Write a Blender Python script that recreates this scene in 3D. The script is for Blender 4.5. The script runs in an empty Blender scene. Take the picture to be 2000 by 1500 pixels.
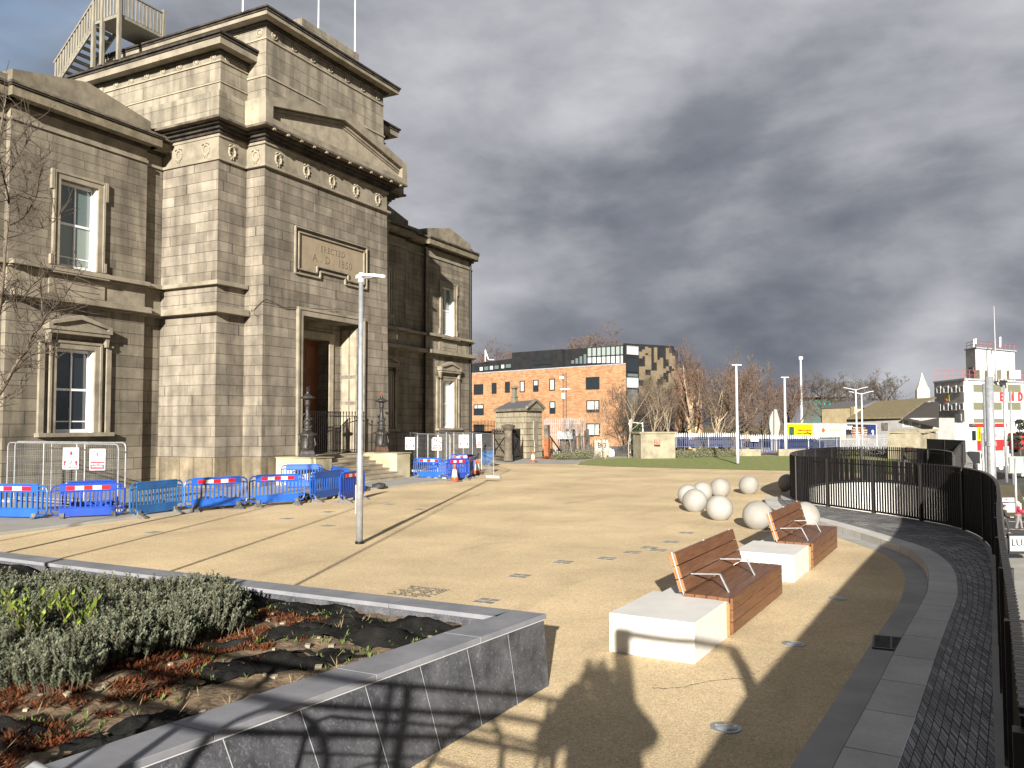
import bpy, bmesh, math, random
from mathutils import Vector, Matrix, noise
from mathutils.geometry import tessellate_polygon
random.seed(7)
R = math.radians
scene = bpy.context.scene
COL = scene.collection
# ------------------------------------------------------------------ camera, sky, sun, exposure
CAM_H = 2.5
PITCH = math.atan(76.5/1600); ROLL = R(-0.14); YAW = R(27.05)
f0 = Vector((-math.sin(YAW), math.cos(YAW), 0)); r0 = Vector((math.cos(YAW), math.sin(YAW), 0)); u0 = Vector((0, 0, 1))
cf = f0*math.cos(PITCH)+u0*math.sin(PITCH); cu = -f0*math.sin(PITCH)+u0*math.cos(PITCH)
cr = r0*math.cos(ROLL)+cu*math.sin(ROLL); cu2 = cu*math.cos(ROLL)-r0*math.sin(ROLL)
CP = Vector((0, 0, CAM_H))
cam = bpy.data.cameras.new("camera"); camo = bpy.data.objects.new("camera", cam); COL.objects.link(camo)
cam.sensor_width = 36; cam.lens = 28.8; cam.clip_end = 4000; cam.clip_start = 0.05
M = Matrix((cr, cu2, -cf)).transposed().to_4x4(); M.translation = CP
camo.matrix_world = M
scene.camera = camo

def ray(x, y): return cf + cr*((x-1000)/1600) - cu2*((y-750)/1600)
def at(x, y, X=None, Y=None, z=None, d=None):
    v = ray(x, y)
    if X is not None: t = X/v.x
    elif Y is not None: t = Y/v.y
    elif z is not None: t = (z-CAM_H)/v.z
    else: t = d
    return CP + v*t

SUN_AZ = 20.6; SUN_EL = 16.5
sd = Vector((-math.sin(R(SUN_AZ))*math.cos(R(SUN_EL)), math.cos(R(SUN_AZ))*math.cos(R(SUN_EL)), -math.sin(R(SUN_EL))))
sl = bpy.data.lights.new("sun", 'SUN'); slo = bpy.data.objects.new("sun", sl); COL.objects.link(slo)
sl.energy = 5.0; sl.angle = R(0.55); sl.color = (1.0, 0.95, 0.875)
slo.rotation_euler = sd.to_track_quat('-Z', 'Y').to_euler(); slo.location = (20, -40, 30)

w = bpy.data.worlds.new("World"); scene.world = w; w.use_nodes = True
def build_world():
    nt = w.node_tree; N = nt.nodes; L = nt.links; N.clear()
    out = N.new('ShaderNodeOutputWorld'); bg = N.new('ShaderNodeBackground'); L.new(bg.outputs[0], out.inputs[0])
    sky = N.new('ShaderNodeTexSky'); sky.sky_type = 'NISHITA'; sky.sun_disc = False
    sky.sun_elevation = R(SUN_EL); sky.sun_rotation = R(180-SUN_AZ+0) ; sky.air_density = 1.0; sky.dust_density = 1.5
    tc = N.new('ShaderNodeTexCoord'); dirv = tc.outputs['Generated']
    def vm(op, a, b=None):
        n = N.new('ShaderNodeVectorMath'); n.operation = op
        for i, s in enumerate((a, b)):
            if s is None: continue
            if isinstance(s, (tuple, Vector)): n.inputs[i].default_value = tuple(s)
            else: L.new(s, n.inputs[i])
        return n
    def ma(op, a, b=None, c=None):
        n = N.new('ShaderNodeMath'); n.operation = op
        for i, s in enumerate((a, b, c)):
            if s is None: continue
            if isinstance(s, (int, float)): n.inputs[i].default_value = s
            else: L.new(s, n.inputs[i])
        return n.outputs[0]
    sep = N.new('ShaderNodeSeparateXYZ'); L.new(dirv, sep.inputs[0])
    den = ma('ADD', ma('MAXIMUM', sep.outputs[2], 0.0), 0.16)
    px = ma('DIVIDE', sep.outputs[0], den); py = ma('DIVIDE', sep.outputs[1], den)
    cmb = N.new('ShaderNodeCombineXYZ'); L.new(px, cmb.inputs[0]); L.new(py, cmb.inputs[1])
    def nz(vec, sc, det, rough, dist=0.0, off=(0, 0, 0)):
        mp = N.new('ShaderNodeMapping'); L.new(vec, mp.inputs[0]); mp.inputs['Location'].default_value = off
        n = N.new('ShaderNodeTexNoise'); n.inputs['Scale'].default_value = sc; n.inputs['Detail'].default_value = det
        n.inputs['Roughness'].default_value = rough; n.inputs['Distortion'].default_value = dist
        L.new(mp.outputs[0], n.inputs['Vector']); return n
    stv = vm('MULTIPLY', dirv, (1.0, 1.0, 2.1))
    big = nz(stv.outputs[0], 2.3, 8, 0.52, 0.25, (3.1, 1.7, 0))
    fine = nz(stv.outputs[0], 7.5, 7, 0.55, 0.2, (1, 5, 0))
    wob = nz(dirv, 3.0, 4, 0.5, 0.0)
    dsub = vm('SUBTRACT', wob.outputs['Color'], (0.5, 0.5, 0.5))
    dsc = vm('MULTIPLY', dsub.outputs[0], (0.34, 0.34, 0.20))
    dw = vm('ADD', dirv, dsc.outputs[0]); dn = vm('NORMALIZE', dw.outputs[0])
    # hand placed banks: pixel of centre, radius in degrees, amount of brightness
    lum = ma('MULTIPLY_ADD', big.outputs[0], 1.0, -0.34)
    lum = ma('MULTIPLY_ADD', fine.outputs[0], 0.38, lum)
    banks = [(1750, 430, 14, -0.07), (1250, 450, 12, -0.04), (1300, 630, 10, -0.10), (1000, 570, 10, -0.04), (1800, 580, 8, -0.10),
             (1650, 560, 5, 0.10), (900, 300, 12, 0.13), (1400, 150, 20, 0.07), (1900, 60, 16, 0.05), (1420, 230, 8, 0.06),
             (1980, 620, 5, 0.12), (100, 50, 14, -0.05), (1680, 735, 6, 0.10), (960, 380, 8, 0.08), (1960, 180, 10, 0.05), (1560, 330, 8, -0.05)]
    for (bx, by, rd, am) in banks:
        d = ray(bx, by).normalized()
        dt = vm('DOT_PRODUCT', dn.outputs[0], d).outputs['Value']
        mr = N.new('ShaderNodeMapRange'); mr.interpolation_type = 'SMOOTHERSTEP'; mr.clamp = True
        mr.inputs[1].default_value = math.cos(R(rd*1.7)); mr.inputs[2].default_value = 1.0
        mr.inputs[3].default_value = 0; mr.inputs[4].default_value = am; L.new(dt, mr.inputs[0])
        lum = ma('ADD', lum, mr.outputs[0])
    for (vx, vy, vz, rd, am) in ((0.6, -0.7, 0.35, 60, -0.16), (0, 0, 1, 34, -0.10)):  # added dark sky out of view, behind and overhead, to lower the ambient light
        d = Vector((vx, vy, vz)).normalized(); dt = vm('DOT_PRODUCT', dirv, d).outputs['Value']
        mr = N.new('ShaderNodeMapRange'); mr.interpolation_type = 'SMOOTHERSTEP'; mr.clamp = True
        mr.inputs[1].default_value = math.cos(R(rd*1.7)); mr.inputs[2].default_value = 1.0; mr.inputs[3].default_value = 0; mr.inputs[4].default_value = am; L.new(dt, mr.inputs[0]); lum = ma('ADD', lum, mr.outputs[0])
    # cloud colour by its brightness
    ramp = N.new('ShaderNodeValToRGB'); L.new(lum, ramp.inputs[0]); e = ramp.color_ramp.elements
    e[0].position = 0.05; e[0].color = (0.083, 0.094, 0.120, 1); e[1].position = 0.80; e[1].color = (0.62, 0.62, 0.64, 1)
    for p_, c_ in ((0.17, (0.125, 0.135, 0.162, 1)), (0.30, (0.198, 0.208, 0.240, 1)), (0.42, (0.31, 0.315, 0.345, 1)), (0.58, (0.45, 0.455, 0.48, 1))):
        k = ramp.color_ramp.elements.new(p_); k.color = c_
    # clear gaps of sky
    clr = ma('MULTIPLY', nz(cmb.outputs[0], 1.5, 4, 0.5, 0.2, (9, 2, 0)).outputs[0], 0.8)
    for (bx, by, rd, am) in [(120, 90, 16, 0.20), (740, 120, 7, 0.30), (860, 200, 4, 0.18), (1640, 740, 6, 0.34), (1520, 745, 4, 0.24), (1250, 560, 30, -0.28), (1500, 200, 25, -0.3), (1780, 720, 4, 0.2)]:
        d = ray(bx, by).normalized()
        dt = vm('DOT_PRODUCT', dn.outputs[0], d).outputs['Value']
        mr = N.new('ShaderNodeMapRange'); mr.interpolation_type = 'SMOOTHERSTEP'; mr.clamp = True
        mr.inputs[1].default_value = math.cos(R(rd*1.7)); mr.inputs[2].default_value = 1.0
        mr.inputs[3].default_value = 0; mr.inputs[4].default_value = am; L.new(dt, mr.inputs[0])
        clr = ma('ADD', clr, mr.outputs[0])
    cm = N.new('ShaderNodeMapRange'); cm.interpolation_type = 'SMOOTHSTEP'; L.new(clr, cm.inputs[0])
    cm.inputs[1].default_value = 0.50; cm.inputs[2].default_value = 0.78; cm.inputs[3].default_value = 0; cm.inputs[4].default_value = 0.55
    skys = N.new('ShaderNodeMixRGB'); skys.blend_type = 'MULTIPLY'; skys.inputs[0].default_value = 1
    L.new(sky.outputs[0], skys.inputs[1]); skys.inputs[2].default_value = (1.0, 1.0, 1.0, 1)
    cl = N.new('ShaderNodeMixRGB'); cl.blend_type = 'MULTIPLY'; cl.inputs[0].default_value = 1
    L.new(ramp.outputs[0], cl.inputs[1]); CK = CLOUD_K; cl.inputs[2].default_value = (CK, CK, CK, 1)
    mx = N.new('ShaderNodeMixRGB'); L.new(cm.outputs[0], mx.inputs[0]); L.new(cl.outputs[0], mx.inputs[1]); L.new(skys.outputs[0], mx.inputs[2])
    L.new(mx.outputs[0], bg.inputs[0]); bg.inputs[1].default_value = 0.085
CLOUD_K = 5.5
build_world()
scene.view_settings.view_transform = 'Standard'; scene.view_settings.look = 'None'
scene.view_settings.exposure = 1.45; scene.view_settings.gamma = 1.0
scene.render.engine = 'CYCLES'

# ------------------------------------------------------------------ materials
MATS = {}
def _new(name):
    m = bpy.data.materials.new(name); m.use_nodes = True
    nt = m.node_tree; b = nt.nodes['Principled BSDF']; MATS[name] = m
    return m, nt, b
ALB = 0.84
def dim(c): return None if c is None else tuple(x*ALB for x in c)
def mat(name, c1, c2=None, scale=4.0, rough=0.7, metal=0.0, bump=0.0, detail=4, spec=0.4, bscale=None, obj=False, stretch=None, lo=0.35, hi=0.65):
    if name in MATS: return MATS[name]
    c1 = dim(c1); c2 = dim(c2)
    m, nt, b = _new(name); N = nt.nodes; L = nt.links
    b.inputs['Roughness'].default_value = rough; b.inputs['Metallic'].default_value = metal
    b.inputs['Specular IOR Level'].default_value = spec
    b.inputs['Base Color'].default_value = (*c1, 1)
    if c2 is not None or bump:
        if obj: src = N.new('ShaderNodeTexCoord').outputs['Object']
        else: src = N.new('ShaderNodeNewGeometry').outputs['Position']
        if stretch:
            mp = N.new('ShaderNodeMapping'); L.new(src, mp.inputs[0]); mp.inputs['Scale'].default_value = stretch; src = mp.outputs[0]
        n = N.new('ShaderNodeTexNoise'); n.inputs['Scale'].default_value = scale; n.inputs['Detail'].default_value = detail
        n.inputs['Roughness'].default_value = 0.6; L.new(src, n.inputs['Vector'])
    if c2 is not None:
        r = N.new('ShaderNodeValToRGB'); e = r.color_ramp.elements
        e[0].position = lo; e[0].color = (*c1, 1); e[1].position = hi; e[1].color = (*c2, 1)
        L.new(n.outputs[0], r.inputs[0]); L.new(r.outputs[0], b.inputs['Base Color'])
    if bump:
        if bscale:
            n2 = N.new('ShaderNodeTexNoise'); n2.inputs['Scale'].default_value = bscale; n2.inputs['Detail'].default_value = 5; L.new(src, n2.inputs['Vector'])
        else: n2 = n
        bp = N.new('ShaderNodeBump'); bp.inputs['Strength'].default_value = min(1, bump); bp.inputs['Distance'].default_value = 0.02
        L.new(n2.outputs[0], bp.inputs['Height']); L.new(bp.outputs[0], b.inputs['Normal'])
    return m

def brickmat(name, c1, c2, mortar, bw, rh, ms, zoff=0.0, stain=0.5, warp=0.3, rough=0.85, swap=None, streak=True, bumpd=0.012, var=0.5, bright=None):
    """masonry laid by world position: u along the wall, v = height"""
    c1 = dim(c1); c2 = dim(c2); mortar = dim(mortar)
    m, nt, b = _new(name); N = nt.nodes; L = nt.links
    g = N.new('ShaderNodeNewGeometry'); sp = N.new('ShaderNodeSeparateXYZ'); L.new(g.outputs['Position'], sp.inputs[0])
    def ma(op, a, b_=None, c=None):
        n = N.new('ShaderNodeMath'); n.operation = op
        for i, s in enumerate((a, b_, c)):
            if s is None: continue
            if isinstance(s, (int, float)): n.inputs[i].default_value = s
            else: L.new(s, n.inputs[i])
        return n.outputs[0]
    if swap == 'uv':        # laid along a curved strip
        uvn = N.new('ShaderNodeUVMap'); su = N.new('ShaderNodeSeparateXYZ'); L.new(uvn.outputs[0], su.inputs[0]); u = su.outputs[0]; v = su.outputs[1]
    elif swap == 'flat':
        u = sp.outputs[1]; v = sp.outputs[0]
    else:
        sn = N.new('ShaderNodeSeparateXYZ'); L.new(g.outputs['True Normal'], sn.inputs[0])
        ax = ma('GREATER_THAN', ma('ABSOLUTE', sn.outputs[0]), ma('ABSOLUTE', sn.outputs[1]))
        mxx = N.new('ShaderNodeMix'); L.new(ax, mxx.inputs[0]); L.new(sp.outputs[0], mxx.inputs[2]); L.new(sp.outputs[1], mxx.inputs[3])
        u = mxx.outputs[0]; v = ma('SUBTRACT', sp.outputs[2], zoff)
    row = ma('FLOOR', ma('DIVIDE', v, rh))
    ph = ma('MULTIPLY', ma('SINE', ma('MULTIPLY', row, 12.9898)), 1.7)
    wv = ma('MULTIPLY', ma('SINE', ma('ADD', ma('MULTIPLY', u, 2.1/bw), ma('MULTIPLY', row, 2.4))), warp*bw*0.5)
    uu = ma('ADD', ma('ADD', u, ph), wv)
    cmb = N.new('ShaderNodeCombineXYZ'); L.new(uu, cmb.inputs[0]); L.new(v, cmb.inputs[1])
    br = N.new('ShaderNodeTexBrick'); L.new(cmb.outputs[0], br.inputs['Vector'])
    br.inputs['Scale'].default_value = 1; br.inputs['Brick Width'].default_value = bw; br.inputs['Row Height'].default_value = rh
    br.inputs['Mortar Size'].default_value = ms; br.inputs['Mortar Smooth'].default_value = 0.15; br.inputs['Bias'].default_value = 0.0
    br.inputs['Color1'].default_value = (*c1, 1); br.inputs['Color2'].default_value = (*c2, 1); br.inputs['Mortar'].default_value = (*mortar, 1)
    br.offset = 0.5
    n1 = N.new('ShaderNodeTexNoise'); n1.inputs['Scale'].default_value = 0.9; n1.inputs['Detail'].default_value = 7; n1.inputs['Roughness'].default_value = 0.65; L.new(g.outputs['Position'], n1.inputs['Vector'])
    r1 = N.new('ShaderNodeMapRange'); L.new(n1.outputs[0], r1.inputs[0]); r1.inputs[1].default_value = 0.34; r1.inputs[2].default_value = 0.66; r1.inputs[3].default_value = 1-stain; r1.inputs[4].default_value = 1.08
    mul = N.new('ShaderNodeMixRGB'); mul.blend_type = 'MULTIPLY'; mul.inputs[0].default_value = 1; L.new(br.outputs[0], mul.inputs[1]); L.new(r1.outputs[0], mul.inputs[2])
    last = mul.outputs[0]
    if streak:
        mp = N.new('ShaderNodeMapping'); L.new(g.outputs['Position'], mp.inputs[0]); mp.inputs['Scale'].default_value = (2.6, 2.6, 0.28)
        n2 = N.new('ShaderNodeTexNoise'); n2.inputs['Scale'].default_value = 1.0; n2.inputs['Detail'].default_value = 5; L.new(mp.outputs[0], n2.inputs['Vector'])
        r2 = N.new('ShaderNodeMapRange'); L.new(n2.outputs[0], r2.inputs[0]); r2.inputs[1].default_value = 0.38; r2.inputs[2].default_value = 0.56; r2.inputs[3].default_value = 0.68; r2.inputs[4].default_value = 1.0
        m2 = N.new('ShaderNodeMixRGB'); m2.blend_type = 'MULTIPLY'; m2.inputs[0].default_value = 1; L.new(last, m2.inputs[1]); L.new(r2.outputs[0], m2.inputs[2]); last = m2.outputs[0]
    n3 = N.new('ShaderNodeTexNoise'); n3.inputs['Scale'].default_value = 26; n3.inputs['Detail'].default_value = 4; L.new(g.outputs['Position'], n3.inputs['Vector'])
    r3 = N.new('ShaderNodeMapRange'); L.new(n3.outputs[0], r3.inputs[0]); r3.inputs[3].default_value = 0.82; r3.inputs[4].default_value = 1.15
    m3 = N.new('ShaderNodeMixRGB'); m3.blend_type = 'MULTIPLY'; m3.inputs[0].default_value = 1; L.new(last, m3.inputs[1]); L.new(r3.outputs[0], m3.inputs[2])
    L.new(m3.outputs[0], b.inputs['Base Color'])
    b.inputs['Roughness'].default_value = rough; b.inputs['Specular IOR Level'].default_value = 0.25
    h = ma('ADD', ma('MULTIPLY', br.outputs['Fac'], -1.0), ma('MULTIPLY', n3.outputs[0], 0.25))
    bp = N.new('ShaderNodeBump'); bp.inputs['Strength'].default_value = 0.9; bp.inputs['Distance'].default_value = bumpd; L.new(h, bp.inputs['Height']); L.new(bp.outputs[0], b.inputs['Normal'])
    return m

S1 = (0.33, 0.285, 0.222); S2 = (0.222, 0.188, 0.143); SM = (0.115, 0.098, 0.076)
STONE = brickmat('ashlar', S1, S2, SM, 1.35, 0.397, 0.010, zoff=1.22, stain=.42, warp=.7)
STONE_W = brickmat('ashlar_wing', (0.275, 0.24, 0.18), (0.195, 0.166, 0.124), SM, 1.7, 0.43, 0.013, zoff=1.22, stain=.4)
STONE_U = brickmat('ashlar_wing_upper', (0.285, 0.248, 0.186), (0.21, 0.18, 0.134), SM, 1.5, 0.31, 0.008, zoff=8.0, stain=.4)
STONE_T = brickmat('ashlar_attic', (0.365, 0.32, 0.24), (0.28, 0.245, 0.184), SM, 2.1, 0.50, 0.007, zoff=14.43, stain=.42)
SMOOTH = mat('dressed_stone', (0.16, 0.137, 0.10), (0.285, 0.247, 0.182), 1.4, 0.85, bump=0.35, detail=8, bscale=14, lo=0.32, hi=0.6)
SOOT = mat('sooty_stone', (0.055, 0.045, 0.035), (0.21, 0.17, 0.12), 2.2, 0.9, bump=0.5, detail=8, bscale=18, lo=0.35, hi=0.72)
PALE = mat('pale_stone', (0.38, 0.33, 0.235), (0.25, 0.215, 0.155), 2.5, 0.85, bump=0.3, detail=7, bscale=20)
SOOT_SHADE = mat('crust_and_shade_stone', (0.018, 0.015, 0.012), (0.085, 0.07, 0.052), 2.4, 0.95, bump=0.6, detail=8, bscale=18, lo=0.38, hi=0.75)  # black crust made darker still: shade under the ledges put into the colour
LEAD = mat('grey_lead', (0.30, 0.31, 0.33), (0.45, 0.45, 0.46), 3, 0.5)
SLATE = mat('slate', (0.085, 0.085, 0.09), (0.14, 0.13, 0.125), 6, 0.7, bump=0.3)
WHITEP = mat('white_paint', (0.78, 0.78, 0.76), rough=0.45)
BLACKP = mat('black_paint', (0.005, 0.005, 0.006), (0.010, 0.009, 0.009), 8, 0.5, spec=.25)
IRON = mat('cast_iron', (0.016, 0.015, 0.014), (0.05, 0.042, 0.035), 9, 0.5, bump=0.4)
RUST = mat('rust', (0.36, 0.11, 0.03), (0.20, 0.06, 0.025), 5, 0.85, bump=0.3)
DOORW = mat('oak_door', (0.21, 0.075, 0.028), (0.14, 0.048, 0.018), 1.2, 0.45, bump=0.2, stretch=(9, 9, 0.7))
GALV = mat('galvanised_steel', (0.34, 0.35, 0.36), (0.46, 0.47, 0.48), 7, 0.42, 0.5)
POLEW = mat('pale_grey_enamel', (0.55, 0.56, 0.57), (0.66, 0.66, 0.66), 3, 0.4, 0.1)
CONC = mat('concrete', (0.33, 0.31, 0.275), (0.42, 0.40, 0.36), 2.2, 0.88, bump=0.25, detail=8, bscale=60)
CONCD = mat('weathered_concrete', (0.20, 0.175, 0.12), (0.33, 0.29, 0.20), 1.6, 0.9, bump=0.3, detail=8, bscale=25)
WCONC = mat('white_cast_concrete', (0.66, 0.64, 0.59), (0.74, 0.72, 0.67), 2.2, 0.6, bump=0.08, detail=6, bscale=60)
GRAN = mat('pale_granite', (0.255, 0.24, 0.21), (0.345, 0.328, 0.29), 1.6, 0.7, bump=0.10, detail=7, bscale=80)
WOOD = mat('hardwood_slat', (0.20, 0.090, 0.040), (0.125, 0.054, 0.025), 2.0, 0.42, bump=0.12, stretch=(14, 1.0, 14), detail=6)
WOODE = mat('hardwood_end_grain', (0.42, 0.18, 0.06), (0.30, 0.12, 0.04), 20, 0.55)
TIMB = mat('grey_timber', (0.27, 0.245, 0.19), (0.16, 0.145, 0.11), 2.0, 0.85, bump=0.3, stretch=(8, 8, 0.8))
BLUE = mat('blue_plastic', (0.014, 0.085, 0.38), (0.02, 0.11, 0.45), 2, 0.4)
BLUED = mat('deep_blue_plastic', (0.011, 0.052, 0.32), (0.016, 0.066, 0.38), 2, 0.4)
TEAL = mat('faded_blue_plastic', (0.018, 0.095, 0.28), (0.03, 0.14, 0.36), 3, 0.5, detail=8)
REDR = mat('red_reflective', (0.72, 0.015, 0.012), rough=0.35)
WHR = mat('white_reflective', (0.72, 0.72, 0.66), (0.62, 0.62, 0.57), 20, 0.4)
RUBB = mat('grey_rubber', (0.10, 0.095, 0.085), (0.17, 0.16, 0.14), 12, 0.9, bump=0.3)
ORANGE = mat('orange_plastic', (0.80, 0.09, 0.02), rough=0.45)
SIGNW = mat('sign_white', (0.75, 0.75, 0.74), rough=0.5)
SIGNR = mat('sign_red', (0.65, 0.02, 0.04), rough=0.5)
INK = mat('ink_black', (0.015, 0.015, 0.015), rough=0.5)
def glass(name, c, rough=0.05, tint=0.0):
    m, nt, b = _new(name); b.inputs['Base Color'].default_value = (*c, 1); b.inputs['Roughness'].default_value = rough
    b.inputs['Specular IOR Level'].default_value = 0.9; return m
GLASSD = glass('dark_glass', (0.012, 0.017, 0.02)); GLASSB = glass('blind_behind_glass', (0.20, 0.235, 0.21), 0.12)
GLASSG = glass('green_grey_glass', (0.10, 0.13, 0.125), 0.08); GLASSL = glass('pale_green_glass', (0.24, 0.28, 0.26), 0.12); GLASSC = glass('curtain_behind_glass', (0.42, 0.44, 0.42), 0.15)
BRICKM = brickmat('orange_brick', (0.35, 0.160, 0.074), (0.47, 0.275, 0.145), (0.29, 0.18, 0.11), 0.50, 0.15, 0.012, stain=0.22, streak=False, warp=0.6, bumpd=0.004)
DARKC = mat('black_cladding', (0.012, 0.012, 0.013), (0.02, 0.02, 0.021), 1.0, 0.6)
TANP = mat('tan_panel', (0.15, 0.115, 0.07), (0.19, 0.15, 0.095), 0.8, 0.6)
# ------------------------------------------------------------------ geometry helpers
class MB:
    def __init__(s): s.v = []; s.f = []
    def add(s, vs, fs):
        o = len(s.v); s.v += [Vector(a) for a in vs]; s.f += [tuple(i+o for i in q) for q in fs]; return s
    def box(s, x0, x1, y0, y1, z0, z1, ix=0.0, iy=0.0):
        x0, x1 = min(x0, x1), max(x0, x1); y0, y1 = min(y0, y1), max(y0, y1); z0, z1 = min(z0, z1), max(z0, z1)
        return s.add([(x0, y0, z0), (x1, y0, z0), (x1, y1, z0), (x0, y1, z0), (x0, y0+iy, z1), (x1-ix, y0+iy, z1), (x1-ix, y1-iy, z1), (x0, y1-iy, z1)],
              [(3, 2, 1, 0), (4, 5, 6, 7), (0, 1, 5, 4), (1, 2, 6, 5), (2, 3, 7, 6), (3, 0, 4, 7)])
    def obox(s, c, ax, ay, az, hx, hy, hz):
        c = Vector(c); ax = Vector(ax).normalized(); ay = Vector(ay).normalized(); az = Vector(az).normalized()
        vs = []
        for sz in (-1, 1):
            for sx, sy in ((-1, -1), (1, -1), (1, 1), (-1, 1)): vs.append(c+ax*hx*sx+ay*hy*sy+az*hz*sz)
        return s.add(vs, [(3, 2, 1, 0), (4, 5, 6, 7), (0, 1, 5, 4), (1, 2, 6, 5), (2, 3, 7, 6), (3, 0, 4, 7)])
    def bar(s, a, b, w=0.05, h=None, up=(0, 0, 1)):
        a = Vector(a); b = Vector(b); d = b-a; h = h or w
        if d.length < 1e-6: return s
        z = d.normalized(); u = Vector(up)
        if abs(z.dot(u)) > 0.98: u = Vector((1, 0, 0))
        x = z.cross(u).normalized(); y = x.cross(z).normalized()
        return s.obox((a+b)/2, x, y, z, w/2, h/2, d.length/2)
    def tube(s, pts, r, n=6, cap=True):
        pts = [Vector(p) for p in pts]; k = len(pts)
        if k < 2: return s
        rr = r if isinstance(r, (list, tuple)) else [r]*k
        t0 = (pts[1]-pts[0]).normalized(); up = Vector((0, 0, 1)) if abs(t0.z) < 0.95 else Vector((1, 0, 0))
        x = t0.cross(up).normalized(); o = len(s.v)
        for i, p in enumerate(pts):
            t = (pts[min(i+1, k-1)]-pts[max(i-1, 0)])
            if t.length < 1e-9: t = t0
            t.normalize(); x = (x-t*x.dot(t))
            if x.length < 1e-6: x = t.orthogonal()
            x.normalize(); y = t.cross(x)
            for j in range(n):
                a = 2*math.pi*j/n; s.v.append(p+(x*math.cos(a)+y*math.sin(a))*rr[i])
        for i in range(k-1):
            for j in range(n):
                a = o+i*n+j; b = o+i*n+(j+1) % n; s.f.append((a, b, b+n, a+n))
        if cap:
            s.f.append(tuple(o+j for j in range(n))[::-1]); s.f.append(tuple(o+(k-1)*n+j for j in range(n)))
        return s
    def lathe(s, prof, n=16, c=(0, 0, 0), ax=None):
        c = Vector(c); o = len(s.v)
        for (r_, z) in prof:
            for j in range(n):
                a = 2*math.pi*j/n; s.v.append(c+Vector((r_*math.cos(a), r_*math.sin(a), z)))
        for i in range(len(prof)-1):
            for j in range(n):
                a = o+i*n+j; b = o+i*n+(j+1) % n; s.f.append((a, b, b+n, a+n))
        s.f.append(tuple(o+j for j in range(n))[::-1]); s.f.append(tuple(o+(len(prof)-1)*n+j for j in range(n)))
        return s
    def prism(s, poly, a, b):
        """poly: list of 3D points (planar); extruded from a-offset to b-offset vectors"""
        a = Vector(a); b = Vector(b); n = len(poly); P = [Vector(p) for p in poly]
        tris = tessellate_polygon([P]); o = len(s.v)
        s.v += [p+a for p in P]+[p+b for p in P]
        for t in tris: s.f.append(tuple(o+i for i in t)); s.f.append(tuple(o+n+i for i in t[::-1]))
        for i in range(n): j = (i+1) % n; s.f.append((o+i, o+j, o+n+j, o+n+i))
        return s
    def flat(s, poly, z):
        P = [Vector((p[0], p[1], z)) for p in poly]; o = len(s.v); s.v += P
        for t in tessellate_polygon([P]): s.f.append(tuple(o+i for i in t))
        return s
    def ribbon(s, A, B, za, zb=None):
        """strip between two polylines of equal length, tops at za/zb"""
        zb = za if zb is None else zb; o = len(s.v); n = len(A)
        for p, q in zip(A, B): s.v.append(Vector((p[0], p[1], za))); s.v.append(Vector((q[0], q[1], zb)))
        for i in range(n-1): k = o+2*i; s.f.append((k, k+1, k+3, k+2))
        return s
    def build(s, name, m, parent=None, org=None, smooth=False, bevel=0.0, fixn=True):
        me = bpy.data.meshes.new(name); org = Vector(org) if org is not None else (parent['_o'] if parent is not None and '_o' in parent.keys() else None)
        ov = Vector(org) if org is not None else Vector((0, 0, 0))
        me.from_pydata([tuple(p-ov) for p in s.v], [], s.f); me.update()
        if fixn:
            bm = bmesh.new(); bm.from_mesh(me); bmesh.ops.recalc_face_normals(bm, faces=bm.faces); bm.to_mesh(me); bm.free()
        if smooth:
            for p in me.polygons: p.use_smooth = True
        ob = bpy.data.objects.new(name, me); COL.objects.link(ob)
        me.materials.append(m)
        if parent is not None: ob.parent = parent
        else: ob.location = ov
        if bevel:
            bv = ob.modifiers.new('bevel', 'BEVEL'); bv.width = bevel; bv.segments = 2; bv.limit_method = 'ANGLE'; bv.angle_limit = R(40)
        return ob
def tag(o, label=None, cat=None, group=None, kind=None):
    if label: o['label'] = label
    if cat: o['category'] = cat
    if group: o['group'] = group
    if kind: o['kind'] = kind
    return o
ORG = {}
def thing(name, label, cat, loc=(0, 0, 0), rz=0.0, group=None, world=False):
    """Empty at the thing's base. world=True: children are given in world coordinates and shifted by -loc"""
    o = bpy.data.objects.new(name, None); COL.objects.link(o); o.location = loc; o.rotation_euler = (0, 0, rz); o.empty_display_size = 0.3
    tag(o, label, cat, group)
    if world: ORG[o.name] = Vector(loc)
    return o
def part(mb, name, m, parent, smooth=False, bevel=0.0, fixn=True):
    """child whose vertices are in the root's frame (world minus the root's origin when root is 'world')"""
    r_ = parent
    while r_.parent is not None: r_ = r_.parent
    return mb.build(name, m, parent, org=ORG.get(r_.name, Vector((0, 0, 0))), smooth=smooth, bevel=bevel, fixn=fixn)
def copy_tree(o, parent=None):
    c = o.copy(); COL.objects.link(c)
    if parent is not None: c.parent = parent
    for ch in list(o.children): copy_tree(ch, c)
    return c
def struct(mb, name, m, **k):
    o = mb.build(name, m, **k); o['kind'] = 'structure'; return o
def text_mb(txt, size, extr=0.004, space=1.0, bold=0.0):
    cu = bpy.data.curves.new('t', 'FONT'); cu.body = txt; cu.size = size; cu.extrude = extr; cu.align_x = 'CENTER'; cu.align_y = 'CENTER'
    cu.space_character = space; cu.offset = bold; cu.resolution_u = 3
    ob = bpy.data.objects.new('t', cu); COL.objects.link(ob)
    dg = bpy.context.evaluated_depsgraph_get(); me = bpy.data.meshes.new_from_object(ob.evaluated_get(dg))
    mb = MB(); mb.v = [v.co.copy() for v in me.vertices]; mb.f = [tuple(p.vertices) for p in me.polygons]
    bpy.data.objects.remove(ob); bpy.data.curves.remove(cu); bpy.data.meshes.remove(me)
    return mb
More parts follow.
